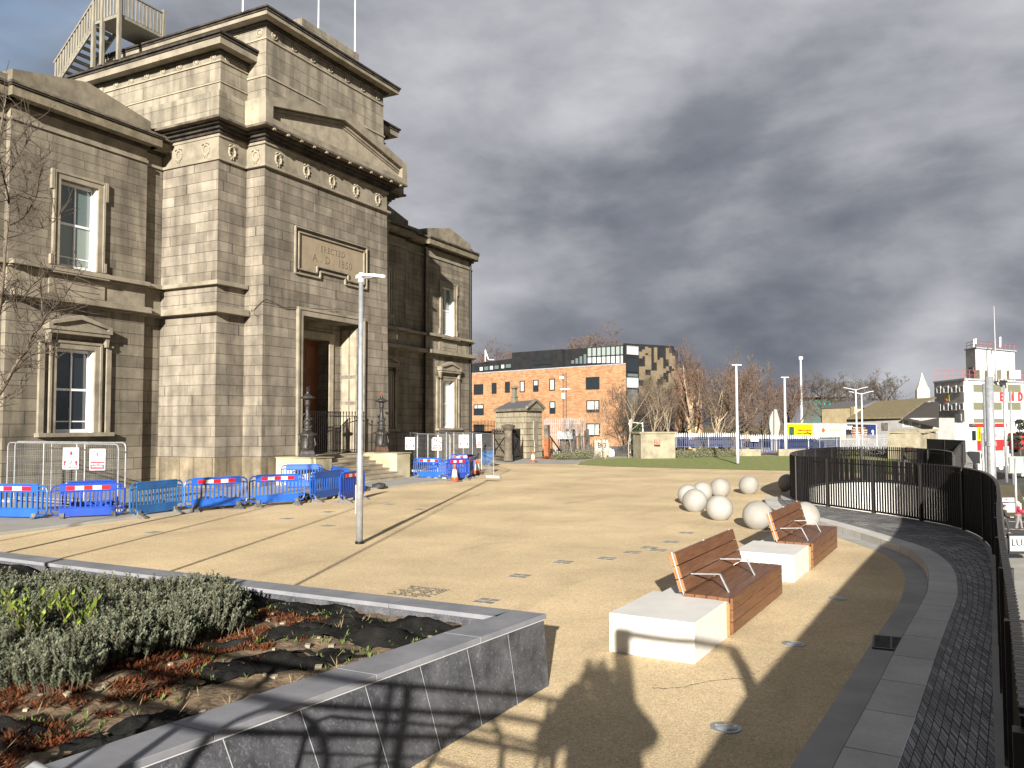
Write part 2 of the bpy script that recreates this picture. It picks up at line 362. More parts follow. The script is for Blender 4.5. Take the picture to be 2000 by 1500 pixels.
def place(mb, o, x, y):
    """map a flat (x,y) mesh onto a plane: origin o, directions x (right) and y (up); z goes along x cross y"""
    o = Vector(o); x = Vector(x).normalized(); y = Vector(y).normalized(); z = x.cross(y)
    r = MB(); r.v = [o+x*v.x+y*v.y+z*v.z for v in mb.v]; r.f = list(mb.f); return r
def letters(txt, size, o, x, y, m, parent, name='lettering', **k):
    return part(place(text_mb(txt, size, **k), o, x, y), name, m, parent, fixn=False)
def smooth_path(pts, n=8):
    out = []; P = [Vector((p[0], p[1], p[2] if len(p) > 2 else 0)) for p in pts]; k = len(P)
    for i in range(k-1):
        p0 = P[max(i-1, 0)]; p1 = P[i]; p2 = P[i+1]; p3 = P[min(i+2, k-1)]
        for j in range(n):
            t = j/n; out.append(0.5*((2*p1)+(-p0+p2)*t+(2*p0-5*p1+4*p2-p3)*t*t+(-p0+3*p1-3*p2+p3)*t**3))
    out.append(P[-1]); return out
# ------------------------------------------------------------------ the ground
def gravelmat():
    m, nt, b = _new('resin_gravel'); N = nt.nodes; L = nt.links
    g = N.new('ShaderNodeNewGeometry')
    def nz(sc, det, ro=0.6):
        n = N.new('ShaderNodeTexNoise'); n.inputs['Scale'].default_value = sc; n.inputs['Detail'].default_value = det; n.inputs['Roughness'].default_value = ro; L.new(g.outputs['Position'], n.inputs['Vector']); return n.outputs[0]
    r = N.new('ShaderNodeValToRGB'); e = r.color_ramp.elements; e[0].position = 0.22; e[0].color = (0.25, 0.19, 0.115, 1); e[1].position = 0.66; e[1].color = (0.74, 0.585, 0.36, 1)
    k = r.color_ramp.elements.new(0.46); k.color = (0.535, 0.41, 0.24, 1)
    v = N.new('ShaderNodeTexVoronoi'); v.inputs['Scale'].default_value = 75; L.new(g.outputs['Position'], v.inputs['Vector'])
    mixf = N.new('ShaderNodeMath'); mixf.operation = 'MULTIPLY_ADD'; L.new(v.outputs['Color'], mixf.inputs[0]); mixf.inputs[1].default_value = 0.30; 
    n70 = nz(90, 4, 0.7); L.new(n70, mixf.inputs[2]); sub = N.new('ShaderNodeMath'); sub.operation = 'SUBTRACT'; L.new(mixf.outputs[0], sub.inputs[0]); sub.inputs[1].default_value = 0.15
    L.new(sub.outputs[0], r.inputs[0])
    mr = N.new('ShaderNodeMapRange'); L.new(nz(0.35, 7, 0.62), mr.inputs[0]); mr.inputs[1].default_value = 0.35; mr.inputs[2].default_value = 0.65; mr.inputs[3].default_value = 0.78; mr.inputs[4].default_value = 1.10
    mm = N.new('ShaderNodeMixRGB'); mm.blend_type = 'MULTIPLY'; mm.inputs[0].default_value = 1; L.new(r.outputs[0], mm.inputs[1]); L.new(mr.outputs[0], mm.inputs[2])
    mp = N.new('ShaderNodeMapping'); L.new(g.outputs['Position'], mp.inputs[0]); mp.inputs['Scale'].default_value = (0.9, 0.16, 1); mp.inputs['Rotation'].default_value = (0, 0, R(25))
    n5 = N.new('ShaderNodeTexNoise'); n5.inputs['Scale'].default_value = 1.6; n5.inputs['Detail'].default_value = 6; L.new(mp.outputs[0], n5.inputs['Vector'])
    r5 = N.new('ShaderNodeMapRange'); L.new(n5.outputs[0], r5.inputs[0]); r5.inputs[1].default_value = 0.3; r5.inputs[2].default_value = 0.42; r5.inputs[3].default_value = 0.86; r5.inputs[4].default_value = 1.0
    m5 = N.new('ShaderNodeMixRGB'); m5.blend_type = 'MULTIPLY'; m5.inputs[0].default_value = 1; L.new(mm.outputs[0], m5.inputs[1]); L.new(r5.outputs[0], m5.inputs[2])
    m6 = N.new('ShaderNodeMapRange'); L.new(nz(13, 8, 0.75), m6.inputs[0]); m6.inputs[1].default_value = 0.3; m6.inputs[2].default_value = 0.7; m6.inputs[3].default_value = 0.86; m6.inputs[4].default_value = 1.12
    m7 = N.new('ShaderNodeMixRGB'); m7.blend_type = 'MULTIPLY'; m7.inputs[0].default_value = 1; L.new(m5.outputs[0], m7.inputs[1]); L.new(m6.outputs[0], m7.inputs[2])
    L.new(m7.outputs[0], b.inputs['Base Color']); b.inputs['Roughness'].default_value = 0.9; b.inputs['Specular IOR Level'].default_value = 0.2
    bp = N.new('ShaderNodeBump'); bp.inputs['Strength'].default_value = 0.55; bp.inputs['Distance'].default_value = 0.006
    L.new(v.outputs['Distance'], bp.inputs['Height']); L.new(bp.outputs[0], b.inputs['Normal']); return m
GRAVEL = gravelmat()
GRASSM = mat('mown_grass', (0.15, 0.185, 0.040), (0.27, 0.285, 0.085), 3.0, 0.9, bump=0.6, detail=10, bscale=45)
PAVE = mat('grey_paving', (0.30, 0.285, 0.25), (0.37, 0.35, 0.31), 1.2, 0.85, bump=0.1)
ASPH = mat('asphalt', (0.045, 0.045, 0.044), (0.075, 0.073, 0.068), 1.3, 0.85, bump=0.2, detail=8)
GUTM = mat('gutter_concrete', (0.32, 0.31, 0.285), (0.41, 0.395, 0.365), 1.5, 0.85, bump=0.15, detail=8)
SOILM = mat('brown_soil', (0.075, 0.050, 0.030), (0.30, 0.21, 0.12), 5, 0.95, bump=0.8, detail=10, bscale=22)
VERGE = mat('rough_verge', (0.10, 0.085, 0.03), (0.22, 0.17, 0.08), 1.2, 0.95, bump=0.5, detail=8)
SETT = brickmat('dark_setts', (0.17, 0.17, 0.172), (0.44, 0.425, 0.40), (0.028, 0.026, 0.024), 0.105, 0.20, 0.013, stain=0.35, streak=False, swap='uv', warp=0.5, bumpd=0.05, rough=0.6)
KERBM = brickmat('kerb_stone', (0.58, 0.555, 0.50), (0.66, 0.635, 0.575), (0.20, 0.19, 0.16), 0.92, 9.0, 0.007, stain=0.2, streak=False, swap='uv', warp=0.0, bumpd=0.004)

kin = smooth_path([(-4.75, 27.0), (-4.45, 25.3), (-3.88, 23.2), (-3.2, 21.9), (-2.43, 20.86), (-1.17, 18.61), (-0.45, 17.0), (-0.13, 15.2), (-0.10, 13.2), (-0.17, 12.04), (-0.36, 9.8), (-0.52, 7.7), (-0.66, 6.0), (-0.85, 3.0), (-1.0, 0.0)], 6)
ring = smooth_path([(0.62, 30.5), (0.35, 32.6), (-0.5, 34.6), (-1.6, 35.8), (-2.7, 35.6), (-3.6, 34.1), (-4.05, 31.6), (-4.1, 28.6), (-3.86, 26.6), (-3.3, 25.2), (-2.3, 24.15), (-1.24, 23.1), (-0.31, 22.0), (0.40, 20.9), (0.80, 19.6), (0.95, 17.8), (0.93, 15.6), (0.80, 13.0), (0.66, 10.8), (0.52, 8.3), (0.38, 5.4), (0.26, 3.2)], 6)
def offs(path, d):
    out = []
    for i, p in enumerate(path):
        t = (path[min(i+1, len(path)-1)]-path[max(i-1, 0)]); t.z = 0; t.normalize()
        out.append(p+Vector((-t.y, t.x, 0))*d)
    return out
kout = offs(kin, 0.38); gut = offs(kin, -0.33)
# gravel sheet with the stair well cut out on its street side
loop_out = [p for p in offs(ring, 0.12)]
def ringcut():
    i = min(range(len(ring)), key=lambda k: (ring[k]-Vector((-3.86, 26.6, 0))).length); return i
rc = ringcut()
outer_ring = list(offs(ring, -0.32))[:rc+1]     # outside of the loop, from the street side round to the kerb start
gp = [(-70, -30), (-1.3, -30), (-1.0, 0)] + [(p.x, p.y) for p in kin[::-1]] + [(p.x, p.y) for p in outer_ring[::-1]] + [(1.3, 45), (1.75, 56), (1.9, 72), (-70, 72)]
mb = MB(); mb.flat(gp, 0.0)
struct(mb, 'plaza_gravel', GRAVEL)
g2 = MB(); g2.ribbon(gut, kin, 0.004); struct(g2, 'gutter_strip', GUTM)
def uvr(o, A_, B_):
    n = len(A_); s = [0.0]
    for i in range(1, n): s.append(s[-1]+((A_[i]+B_[i])/2-(A_[i-1]+B_[i-1])/2).length)
    uvl = o.data.uv_layers.new(name='UVMap')
    for lp in o.data.loops:
        k = lp.vertex_index % (2*n); i = k//2; uvl.data[lp.index].uv = (s[i], 0.0 if k % 2 == 0 else (A_[i]-B_[i]).length+.0001)
    return o
kb = MB(); kb.ribbon([p for p in kin], [p for p in kout], 0.15); kb.ribbon(kin, kin, 0.0, 0.15)
uvr(struct(kb, 'kerb', KERBM), kin, kout)
sb = MB()
# setts between kerb and railing: resample both to the same count
def resamp(path, n):
    L_ = [0]
    for i in range(1, len(path)): L_.append(L_[-1]+(path[i]-path[i-1]).length)
    out = []
    for k in range(n):
        s_ = L_[-1]*k/(n-1); i = 0
        while i < len(path)-2 and L_[i+1] < s_: i += 1
        t = (s_-L_[i])/max(1e-6, L_[i+1]-L_[i]); out.append(path[i].lerp(path[i+1], max(0, min(1, t))))
    return out
strip_r = ring[rc:] + [Vector((0.2, 0.0, 0)), Vector((0.2, -3.0, 0))]
A = resamp(kout, 80); B = resamp(strip_r, 80)
sb.ribbon(A, B, 0.146); uvr(struct(sb, 'setts_strip', SETT), A, B)
eb = MB(); eb.ribbon(offs(ring, -0.10)[rc:], offs(ring, 0.06)[rc:], 0.154); eb.ribbon(offs(ring, 0.06)[rc:], offs(ring, 0.06)[rc:], 0.154, -0.3); struct(eb, 'granite_edging', GRAN)
eb = MB(); eb.ribbon(offs(ring, -0.33)[:rc+3], offs(ring, 0.06)[:rc+3], 0.15); eb.ribbon(offs(ring, -0.33)[:rc+3], offs(ring, -0.33)[:rc+3], 0.15, -0.05); struct(eb, 'loop_edging', CONC)
# stair well: white curved wall, floor and steps
wb = MB(); inner = offs(ring, 0.06); cut = [p for p in inner if p.y > 19.0]
wb.ribbon(cut, cut, 0.10, -3.4)
cut2 = offs(ring, -0.02)[:len(cut)]
wb.ribbon(cut, cut2, 0.10); tag(wb.build('stairwell_wall', WCONC, fixn=False), 'white curved wall lining the sunken stair behind the black railing', 'wall')
fb = MB(); fb.flat([(-4.3, 20), (1.2, 18), (1.2, 36.5), (-4.3, 36.5)], -3.4); struct(fb, 'stairwell_floor', PAVE)
st = MB()
for k in range(14): st.box(-3.9, 0.9, 24.2+k*0.34, 36.4, -3.4, -3.4+0.17*(k+1)-0.4)
tag(st.build('stair_flight', WCONC), 'flight of white stone steps down inside the curved black railing', 'stairs')
# retaining wall to the street
rw = MB(); edge = [Vector((0.32, -3, 0)), Vector((0.32, 3, 0))]+[p for p in offs(ring, 0.07)[::-1] if p.y < 18.5 and p.x > 0]+[Vector((0.98, 19, 0)), Vector((0.72, 30.4, 0)), Vector((1.30, 45, 0)), Vector((1.78, 56, 0)), Vector((2.0, 72, 0))]
e1 = [p+Vector((0.38, 0, 0)) for p in edge]
rw.ribbon(edge, e1, 0.10); rw.ribbon(e1, e1, 0.10, -8); rw.ribbon(edge, edge, 0.10, -0.3)
tag(rw.build('retaining_wall', CONC), 'pale concrete retaining wall dropping from the plaza edge to the street', 'wall')
# street terrain
def hs(x, y):
    y2 = max(0, min(1, (y-35)/110)); z = -6.2+3.6*y2
    return z
tb = MB(); xs = [1.0, 3, 6, 10, 16, 24, 40, 70, 140, 400]; ys = [-60, -10, 10, 30, 45, 60, 75, 90, 110, 130, 160, 220, 400, 900, 1500]
for j, y in enumerate(ys):
    for i, x in enumerate(xs): tb.v.append(Vector((x, y, hs(x, y))))
for j in range(len(ys)-1):
    for i in range(len(xs)-1): a = j*len(xs)+i; tb.f.append((a, a+1, a+1+len(xs), a+len(xs)))
struct(tb, 'street', ASPH)
tb = MB(); tb.flat([(-900, 71), (2.6, 71), (2.6, 1500), (-900, 1500)], -1.3); tb.flat([(-900, -200), (-69, -200), (-69, 71.2), (-900, 71.2)], -0.3); struct(tb, 'ground', VERGE)
# lawn, path and planting strip
lawn = [at(1128, 908, z=0), at(1200, 911.5, z=0), at(1290, 914, z=0), at(1420, 917, z=0), at(1555, 920, z=0), at(1700, 924, z=0), Vector((0.2, 41, 0)), Vector((1.2, 60, 0)), at(1640, 890, z=0), at(1480, 890, z=0), at(1340, 888, z=0), at(1260, 892, z=0), at(1160, 897, z=0), at(1135, 902, z=0)]
lb = MB(); lb.flat(lawn, 0.012); struct(lb, 'lawn', GRASSM)
pb = MB(); pb.flat([at(985, 905, z=0), at(1105, 907, z=0), at(1125, 906, z=0), at(1160, 896.5, z=0), at(1260, 891, z=0), at(1340, 887, z=0), at(1230, 886, z=0), at(1150, 892, z=0), at(1080, 895, z=0), at(1000, 896, z=0), at(940, 903, z=0)], 0.006); struct(pb, 'footpath', PAVE)
bb = MB(); bb.flat([at(1150, 892, z=0), at(1260, 886, z=0), at(1340, 887.5, z=0), at(1480, 889, z=0), at(1640, 889, z=0), at(1735, 896, z=0), at(1840, 896, z=0), Vector((1.5, 70, 0)), Vector((-40, 71, 0)), at(1060, 886, z=0), at(1020, 897, z=0), at(1080, 894, z=0)], 0.008); struct(bb, 'planting_bed', SOILM)
# paved apron in front of the station with its kerb
ab = MB(); ab.box(-34, -18.75, -10, 33.2, -0.1, 0.07); struct(ab, 'apron', PAVE, bevel=0.02)
# viewing platform the photographer stands on
vb = MB(); vb.box(-6, 0.15, -6, 1.9, -0.2, 0.45); vb.box(-6, 0.14, -5.9, .45, 0.45, 0.85); struct(vb, 'viewing_platform', CONC)

# ------------------------------------------------------------------ the station
def ring_band(mb, x1, y0, y1, z0, z1, p, xb=-33):
    mb.box(xb, x1+p, y0-p, y1+p, z0, z1)
ST = thing('station_building', 'sandstone station with a tall tapering entrance tower and a date panel above its door', 'building', (-27, 28.2, 0), world=True)
def P_(mb, name, m, **k): return part(mb, name, m, ST, **k)
# tower body with the porch opening cut out: built as pieces round the opening
Yc = 28.2; TX = -23.2; T0 = 24.0; T1 = 32.4; D0 = 26.28; D1 = 30.1; DZ = 7.0
tb = MB()
def quadp(mb, a, b, c, d): mb.add([a, b, c, d], [(0, 1, 2, 3)])
ZT = 12.69; bt = 0.10
def tx(z): return TX-bt*z/ZT
def ty0(z): return T0+bt*z/ZT
def ty1(z): return T1-bt*z/ZT
tb.box(-33, TX-1.9, T0+.1, T1-.1, 0, ZT)           # core
for (a0, a1, zz0, zz1) in ((None, D0, 0, ZT), (D1, None, 0, ZT), (D0, D1, DZ, ZT)):
    for k in (0,):
        y00 = ty0(zz0) if a0 is None else a0; y01 = ty0(zz1) if a0 is None else a0
        y10 = ty1(zz0) if a1 is None else a1; y11 = ty1(zz1) if a1 is None else a1
        X0, X1 = tx(zz0), tx(zz1); xb = TX-1.95
        tb.add([(xb, y00, zz0), (X0, y00, zz0), (X0, y10, zz0), (xb, y10, zz0), (xb, y01, zz1), (X1, y01, zz1), (X1, y11, zz1), (xb, y11, zz1)],
               [(3, 2, 1, 0), (4, 5, 6, 7), (0, 1, 5, 4), (1, 2, 6, 5), (2, 3, 7, 6), (3, 0, 4, 7)])
P_(tb, 'tower', STONE)
SX = -24.2; SY0 = 22.6; SY1 = 33.8
P_(MB().box(-33, SX, SY0, T0+.15, 0, ZT, 0.06, 0.03), 'tower_shoulder', STONE); P_(MB().box(-33, SX, T1-.15, SY1, 0, ZT, 0.06, 0.03), 'tower_shoulder', STONE)
pl = MB()   # plinth
pl.box(-33, TX+.06, T0-.06, D0, 0, 1.20); pl.box(-33, TX+.06, D1, T1+.06, 0, 1.20); pl.box(-33, TX-1.0, D0-.1, D1+.1, 0, 1.17)
pl.box(-33, SX+.055, SY0-.055, SY1+.055, 0, 1.21)
P_(pl, 'plinth', brickmat('plinth_stone', (0.33, 0.27, 0.18), (0.24, 0.195, 0.13), (0.10, 0.08, 0.06), 0.95, 1.3, 0.014, stain=0.6))
# frieze, mouldings, big cornice ledge and pediment
fr = MB(); fr.box(-33, TX-.10, T0+.10, T1-.10, ZT+.10, 13.66); fr.box(-33, SX-.07, SY0+.04, SY1-.04, ZT+.10, 13.66); P_(fr, 'frieze', SMOOTH)
ml = MB(); ring_band(ml, TX, T0, T1, ZT, ZT+.11, .05); ring_band(ml, SX, SY0, SY1, ZT, ZT+.112, .045)
ring_band(ml, TX-.10, T0+.10, T1-.10, 13.62, 13.74, .07); ring_band(ml, SX-.07, SY0+.07, SY1-.07, 13.622, 13.742, .065); P_(ml, 'moulding', SMOOTH, bevel=0.012)
co = MB()
for k, (z0, z1, p) in enumerate(((13.74, 13.86, .14), (13.86, 13.98, .26), (13.98, 14.08, .42))):
    ring_band(co, TX-.1, T0+.1, T1-.1, z0, z1, p); ring_band(co, SX-.07, SY0+.07, SY1-.07, z0+.001, z1+.001, p)
P_(co, 'cornice_soffit', SOOT_SHADE, bevel=0.01)
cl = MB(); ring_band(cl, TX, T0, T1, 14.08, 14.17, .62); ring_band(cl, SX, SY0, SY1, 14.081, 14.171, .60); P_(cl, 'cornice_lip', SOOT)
ld = MB(); ring_band(ld, SX, SY0, SY1, 14.17, 15.16, .50); 
# pediment block: back mass + front skin with the sunk triangle
ld.box(-33, TX+.30, T0-.50, T1+.50, 14.17, 15.14)
P_(ld, 'blocking_course', STONE_T)
PX = TX+.60; ya, yb = T0-.6, T1+.6; zb, zs, za = 14.17, 15.18, 16.30
pd = MB()
i0 = [(ya+.40, 14.42), (ya+.40, 14.92), (Yc, 15.82), (yb-.40, 14.92), (yb-.40, 14.42)]
o0 = [(ya, zb), (ya, zs), (Yc, za), (yb, zs), (yb, zb)]
n_ = 5
for i in range(n_):
    j = (i+1) % n_
    a, b_, c, d_ = o0[i], o0[j], i0[j], i0[i]
    pd.prism([(PX, a[0], a[1]), (PX, b_[0], b_[1]), (PX, c[0], c[1]), (PX, d_[0], d_[1])], (0, 0, 0), (-.36, 0, 0))
P_(pd, 'pediment_frame', SMOOTH)
pd = MB(); pd.prism([(PX-.26, Yc+(p[0]-Yc)*.997, p[1]-.012 if p[1] > 15 else p[1]+.012) for p in o0], (0, 0, 0), (-2.2, 0, 0)); P_(pd, 'tympanum', PALE)
pm = MB()
for a, b_ in ((i0[1], i0[2]), (i0[2], i0[3])):
    pm.bar((PX-.22, a[0], a[1]-.10), (PX-.22, b_[0], b_[1]-.10), .12, .10, up=(1, 0, 0)); pm.bar((PX-.25, a[0], a[1]-.22), (PX-.25, b_[0], b_[1]-.22), .08, .07, up=(1, 0, 0))
P_(pm, 'raking_moulding', SMOOTH)
# attic over the pediment
AX = TX-.2; A0 = T0+.2; A1 = T1-.2
at_ = MB(); at_.box(-33, AX, A0, A1, 14.2, 18.56, .05, .05); at_.box(-33, SX-.18, SY0+.18, SY1-.18, 15.1, 17.0, .03, .03); P_(at_, 'attic', STONE_T)
ms = MB(); ring_band(ms, AX-.03, A0+.03, A1-.03, 16.43, 16.50, .05); ring_band(ms, AX-.04, A0+.04, A1-.04, 17.98, 18.03, .04)
ring_band(ms, SX-.2, SY0+.2, SY1-.2, 15.84, 15.90, .05); ring_band(ms, SX-.2, SY0+.2, SY1-.2, 16.68, 16.74, .05); P_(ms, 'attic_moulding', PALE)
ca = MB(); ring_band(ca, AX, A0, A1, 18.56, 18.64, .14); ring_band(ca, SX-.2, SY0+.2, SY1-.2, 17.0, 17.10, .14); P_(ca, 'bed_moulding', SOOT_SHADE)
ca = MB(); ring_band(ca, AX, A0, A1, 18.64, 18.80, .50); ring_band(ca, SX-.2, SY0+.2, SY1-.2, 17.10, 17.36, .50)
P_(ca, 'attic_cornice', SMOOTH)
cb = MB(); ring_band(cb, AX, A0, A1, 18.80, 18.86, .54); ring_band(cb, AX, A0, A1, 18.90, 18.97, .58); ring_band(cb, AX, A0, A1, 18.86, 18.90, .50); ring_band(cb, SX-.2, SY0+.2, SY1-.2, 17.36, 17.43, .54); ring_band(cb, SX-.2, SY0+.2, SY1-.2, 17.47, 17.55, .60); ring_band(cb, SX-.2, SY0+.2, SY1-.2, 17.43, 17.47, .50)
P_(cb, 'cornice_fillet', SOOT_SHADE)
lf = MB(); ring_band(lf, AX, A0, A1, 18.97, 19.0, .48); ring_band(lf, SX-.2, SY0+.2, SY1-.2, 17.55, 17.59, .50); P_(lf, 'lead_flashing', LEAD)
pp = MB(); pp.box(-33, AX-.02, A0+.02, A0+.5, 19.0, 19.40); pp.box(AX-.5, AX-.02, A0+.5, Yc-2.0, 19.0, 19.40); pp.box(AX-.55, AX+.06, Yc-2.0, Yc+1.9, 19.0, 19.72); pp.box(AX-.5, AX-.02, Yc+1.9, A1-.02, 19.0, 19.40); pp.box(-33, AX-.5, A1-.5, A1-.02, 19.0, 19.4)
P_(pp, 'parapet', STONE_T, bevel=0.03)
# wreaths along the frieze
def wreath():
    mb = MB(); pts = []
    for i in range(25):
        a = 2*math.pi*i/24; pts.append((0, 0.175*math.cos(a)*0.92, 0.02+0.20*math.sin(a)))
    mb.tube(pts, [0.048+0.016*math.sin(i*2.1) for i in range(25)], 6)
    for s in (-1, 1):
        mb.tube([(0, 0, .24), (0.02, s*.07, .30), (0.03, s*.14, .27), (0.02, s*.19, .22)], [.03, .035, .03, .012], 5)
        mb.tube([(0, s*.02, -.16), (0.02, s*.05, -.24), (0, s*.06, -.30)], [.03, .03, .012], 5)
    return mb
wm = wreath()
def place3(mb, o, rz=0.0, sc=1.0):
    c, s = math.cos(rz), math.sin(rz); r = MB(); r.v = [Vector((o[0]+sc*(v.x*c-v.y*s), o[1]+sc*(v.x*s+v.y*c), o[2]+sc*v.z)) for v in mb.v]; r.f = list(mb.f); return r
wf = TX-.09
for i in range(5): P_(place3(wm, (wf, T0+.85+i*(T1-T0-1.7)/4, 13.16)), 'wreath', PALE, smooth=True)
P_(place3(wm, (SX-.06, SY0+.72, 13.16)), 'wreath', PALE, smooth=True); P_(place3(wm, (SX-.06, SY1-.72, 13.16)), 'wreath', PALE, smooth=True)
P_(place3(wm, (TX-.58, T0+.09, 13.16), -R(90)), 'wreath', PALE, smooth=True)
for k in range(2): P_(place3(wm, (SX-.75-k*1.5, SY0+.03, 13.16), -R(90)), 'wreath', PALE, smooth=True)
# discs under the attic cornices
def disc():
    mb = MB(); r_ = MB()
    pts = [(0, 0.15*math.cos(2*math.pi*i/16), 0.15*math.sin(2*math.pi*i/16)) for i in range(17)]; mb.tube(pts, 0.028, 5)
    for i in range(1): 
        n = 12; o = len(mb.v); mb.v.append(Vector((.075, 0, 0)))
        for k in range(n): a = 2*math.pi*k/n; mb.v.append(Vector((0, .085*math.cos(a), .085*math.sin(a))))
        for k in range(n): mb.f.append((o, o+1+k, o+1+(k+1) % n))
    return mb
dm = disc()
for i in range(7): P_(place3(dm, (AX-.03, A0+.5+i*(A1-A0-1.0)/6, 18.28)), 'disc_ornament', PALE, smooth=True)
for i in range(7): P_(place3(dm, (AX-.4-i*1.25, A0+.03, 18.28), -R(90)), 'disc_ornament', PALE, smooth=True)
for i in range(2): P_(place3(dm, (SX-.2, SY0+.55+i*.7, 16.90), 0, .85), 'disc_ornament', PALE, smooth=True)
for i in range(8): P_(place3(dm, (SX-.6-i*.95, SY0+.19, 16.90), -R(90), .85), 'disc_ornament', PALE, smooth=True)
# acanthus scrolls under the ledge
def scroll(s=1):
    mb = MB(); pts = []
    for i in range(13):
        a = i*0.62; r_ = 0.105*(1-i/15); pts.append((0.0, s*r_*math.cos(a), r_*math.sin(a)))
    mb.tube(pts, [0.026]*12+[0.012], 5)
    mb.tube([(0, s*.10, 0), (.03, s*.14, .10), (.08, s*.10, .20), (.14, s*.04, .26), (.20, s*.02, .22)], [.028, .03, .034, .03, .012], 5)
    mb.tube([(0, -s*.08, -.02), (.03, -s*.10, .12), (.10, -s*.08, .22), (.16, -s*.06, .20)], [.02, .028, .03, .012], 5)
    return mb
sc1, sc2 = scroll(1), scroll(-1)
ac = MB()
def runac(p, q, n, rz):
    for i in range(n):
        t = (i+.5)/n; m_ = place3(sc1 if i % 2 else sc2, Vector(p).lerp(Vector(q), t), rz); ac.add(m_.v, m_.f)
runac((TX-.02, T0+.02, 13.86), (TX-.02, T0+.75, 13.86), 3, 0); runac((TX-.1, T0+.02, 13.86), (SX-.0, T0+.02, 13.86), 4, -R(90))
runac((SX+.02, SY0+.05, 13.86), (SX+.02, T0, 13.86), 5, 0); runac((SX, SY0-.02, 13.86), (SX-3.1, SY0-.02, 13.86), 11, -R(90)); runac((SX+.02, T1, 13.86), (SX+.02, SY1, 13.86), 5, 0)
P_(ac, 'acanthus_band', mat('carved_stone', (0.30, 0.25, 0.17), (0.40, 0.335, 0.225), 3, 0.9), smooth=True)
for i in range(12): 
    y = T0-.1+i*(T1-T0+.2)/11; P_(MB().obox((TX+.54, y, 14.05), (1, 0, 0), (0, 1, 0), (0, 0, 1), .07, .06, .05), 'lip_stud', PALE)
# strings round the shoulders and wings
WX = -27.1; RX = -27.32
def wall_seg(mb, y0, y1, x, z0, z1): mb.box(-33, x, y0, y1, z0, z1)
segsL = [(16.35, 21.7, WX), (5.0, 16.35, RX), (21.7, SY0, RX)]
segsR = [(SY1, 34.6, RX), (34.6, 39.5, WX), (39.5, 41.6, RX), (41.6, 46.85, WX), (46.85, 47.6, RX)]
WIN = {(16.35, 21.7): 18.86, (34.6, 39.5): 37.15, (41.6, 46.85): 44.15}
WALLS = {s: (MB(), MB()) for s in 'LR'}
WW = 0.73
def wall_with(mb, y0, y1, x, z0, z1, wy=None, wz=None):
    if wy is None: mb.box(-33, x, y0, y1, z0, z1); return
    a, b_ = wy-WW, wy+WW
    mb.box(-33, x, y0, a, z0, z1); mb.box(-33, x, b_, y1, z0, z1); mb.box(-33, x, a, b_, z0, wz[0]); mb.box(-33, x, a, b_, wz[1], z1); mb.box(-33, x-.30, a, b_, wz[0], wz[1])
for (y0, y1, x) in segsL+segsR:
    lowm, upm = WALLS['L' if y0 < 28 else 'R']
    wy = WIN.get((y0, y1)); wall_with(lowm, y0, y1, x, 0, 6.70, wy, (2.2, 5.16)); wall_with(upm, y0, y1, x, 7.98, 12.69, wy, (8.06, 11.13))
for s in 'LR': P_(WALLS[s][0], 'lower_wall', STONE_W); P_(WALLS[s][1], 'upper_wall', STONE_U)
LICH = mat('lichen_stone', (0.13, 0.112, 0.07), (0.25, 0.21, 0.145), 2.5, 0.9, bump=0.4, detail=8); PARM = mat('weathered_parapet', (0.14, 0.12, 0.085), (0.27, 0.23, 0.165), 1.5, 0.9, bump=0.4, detail=8)
def trims(segs):
  bm_ = MB(); sm_ = MB(); fz = MB(); fm = MB(); sof = MB(); cor = MB(); cap = MB(); par = MB(); fil = MB()
  for (y0, y1, x) in segs:
      pro = x == WX; e = .10 if pro else -0.10
      bm_.box(-33, x, y0, y1, 6.98, 7.76)
      sm_.box(-33, x+.42, y0-e*0, y1+e*0, 6.76, 6.98); sm_.box(-33, x+.15, y0, y1, 6.70, 6.76); sm_.box(-33, x+.14, y0, y1, 7.76, 7.80); sm_.box(-33, x+.33, y0, y1, 7.82, 7.98)
      fz.box(-33, x-.03, y0+.0, y1, 12.80, 13.34); fm.box(-33, x+.07, y0, y1, 12.69, 12.80)
      sof.box(-33, x+.16, y0, y1, 13.24, 13.34)
      ce = .5 if pro else 0
      cor.box(-33, x+.50, y0-(.28 if pro else 0), y1+(.28 if pro else 0), 13.34, 13.64)
      fil.box(-33, x+.56, y0-(.34 if pro else 0), y1+(.34 if pro else 0), 13.66, 13.72); fil.box(-33, x+.44, y0, y1, 13.64, 13.67)
      cap.box(-33, x+.60, y0-(.38 if pro else 0), y1+(.38 if pro else 0), 13.72, 13.80)
      if pro:
          ym = (y0+y1)/2
          par.prism([(x+.10, y0-.05, 13.80), (x+.10, y1+.05, 13.80), (x+.10, y1+.05, 14.36), (x+.10, ym, 14.92), (x+.10, y0-.05, 14.36)], (0, 0, 0), (-1.6, 0, 0))
      else: par.box(-33, x+.06, y0, y1, 13.80, 14.22)
  if segs[0][0] > 28: par.box(-29, -27.9, 46.85, 47.9, 13.8, 14.15)
  for (s0, s1) in ((SY0, T0), (T1, SY1)):
    if (s0 < 28) != (segs[0][0] < 28): continue
    sm_.box(-33, SX+.30, s0-(.30 if s0 == SY0 else 0), s1+(.30 if s1 == SY1 else 0), 6.74, 6.985); sm_.box(-33, SX+.20, s0-(.20 if s0 == SY0 else 0), s1+(.20 if s1 == SY1 else 0), 7.82, 7.985)
  P_(bm_, 'sill_band', SMOOTH); P_(sm_, 'string_course', SMOOTH, bevel=0.012); P_(fz, 'wing_frieze', SMOOTH); P_(fm, 'frieze_moulding', SMOOTH)
  P_(sof, 'wing_soffit', SOOT_SHADE); P_(cor, 'wing_cornice', LICH); P_(fil, 'cornice_fillet', SOOT_SHADE); P_(cap, 'cornice_cap', SOOT); P_(par, 'wing_parapet', PARM)
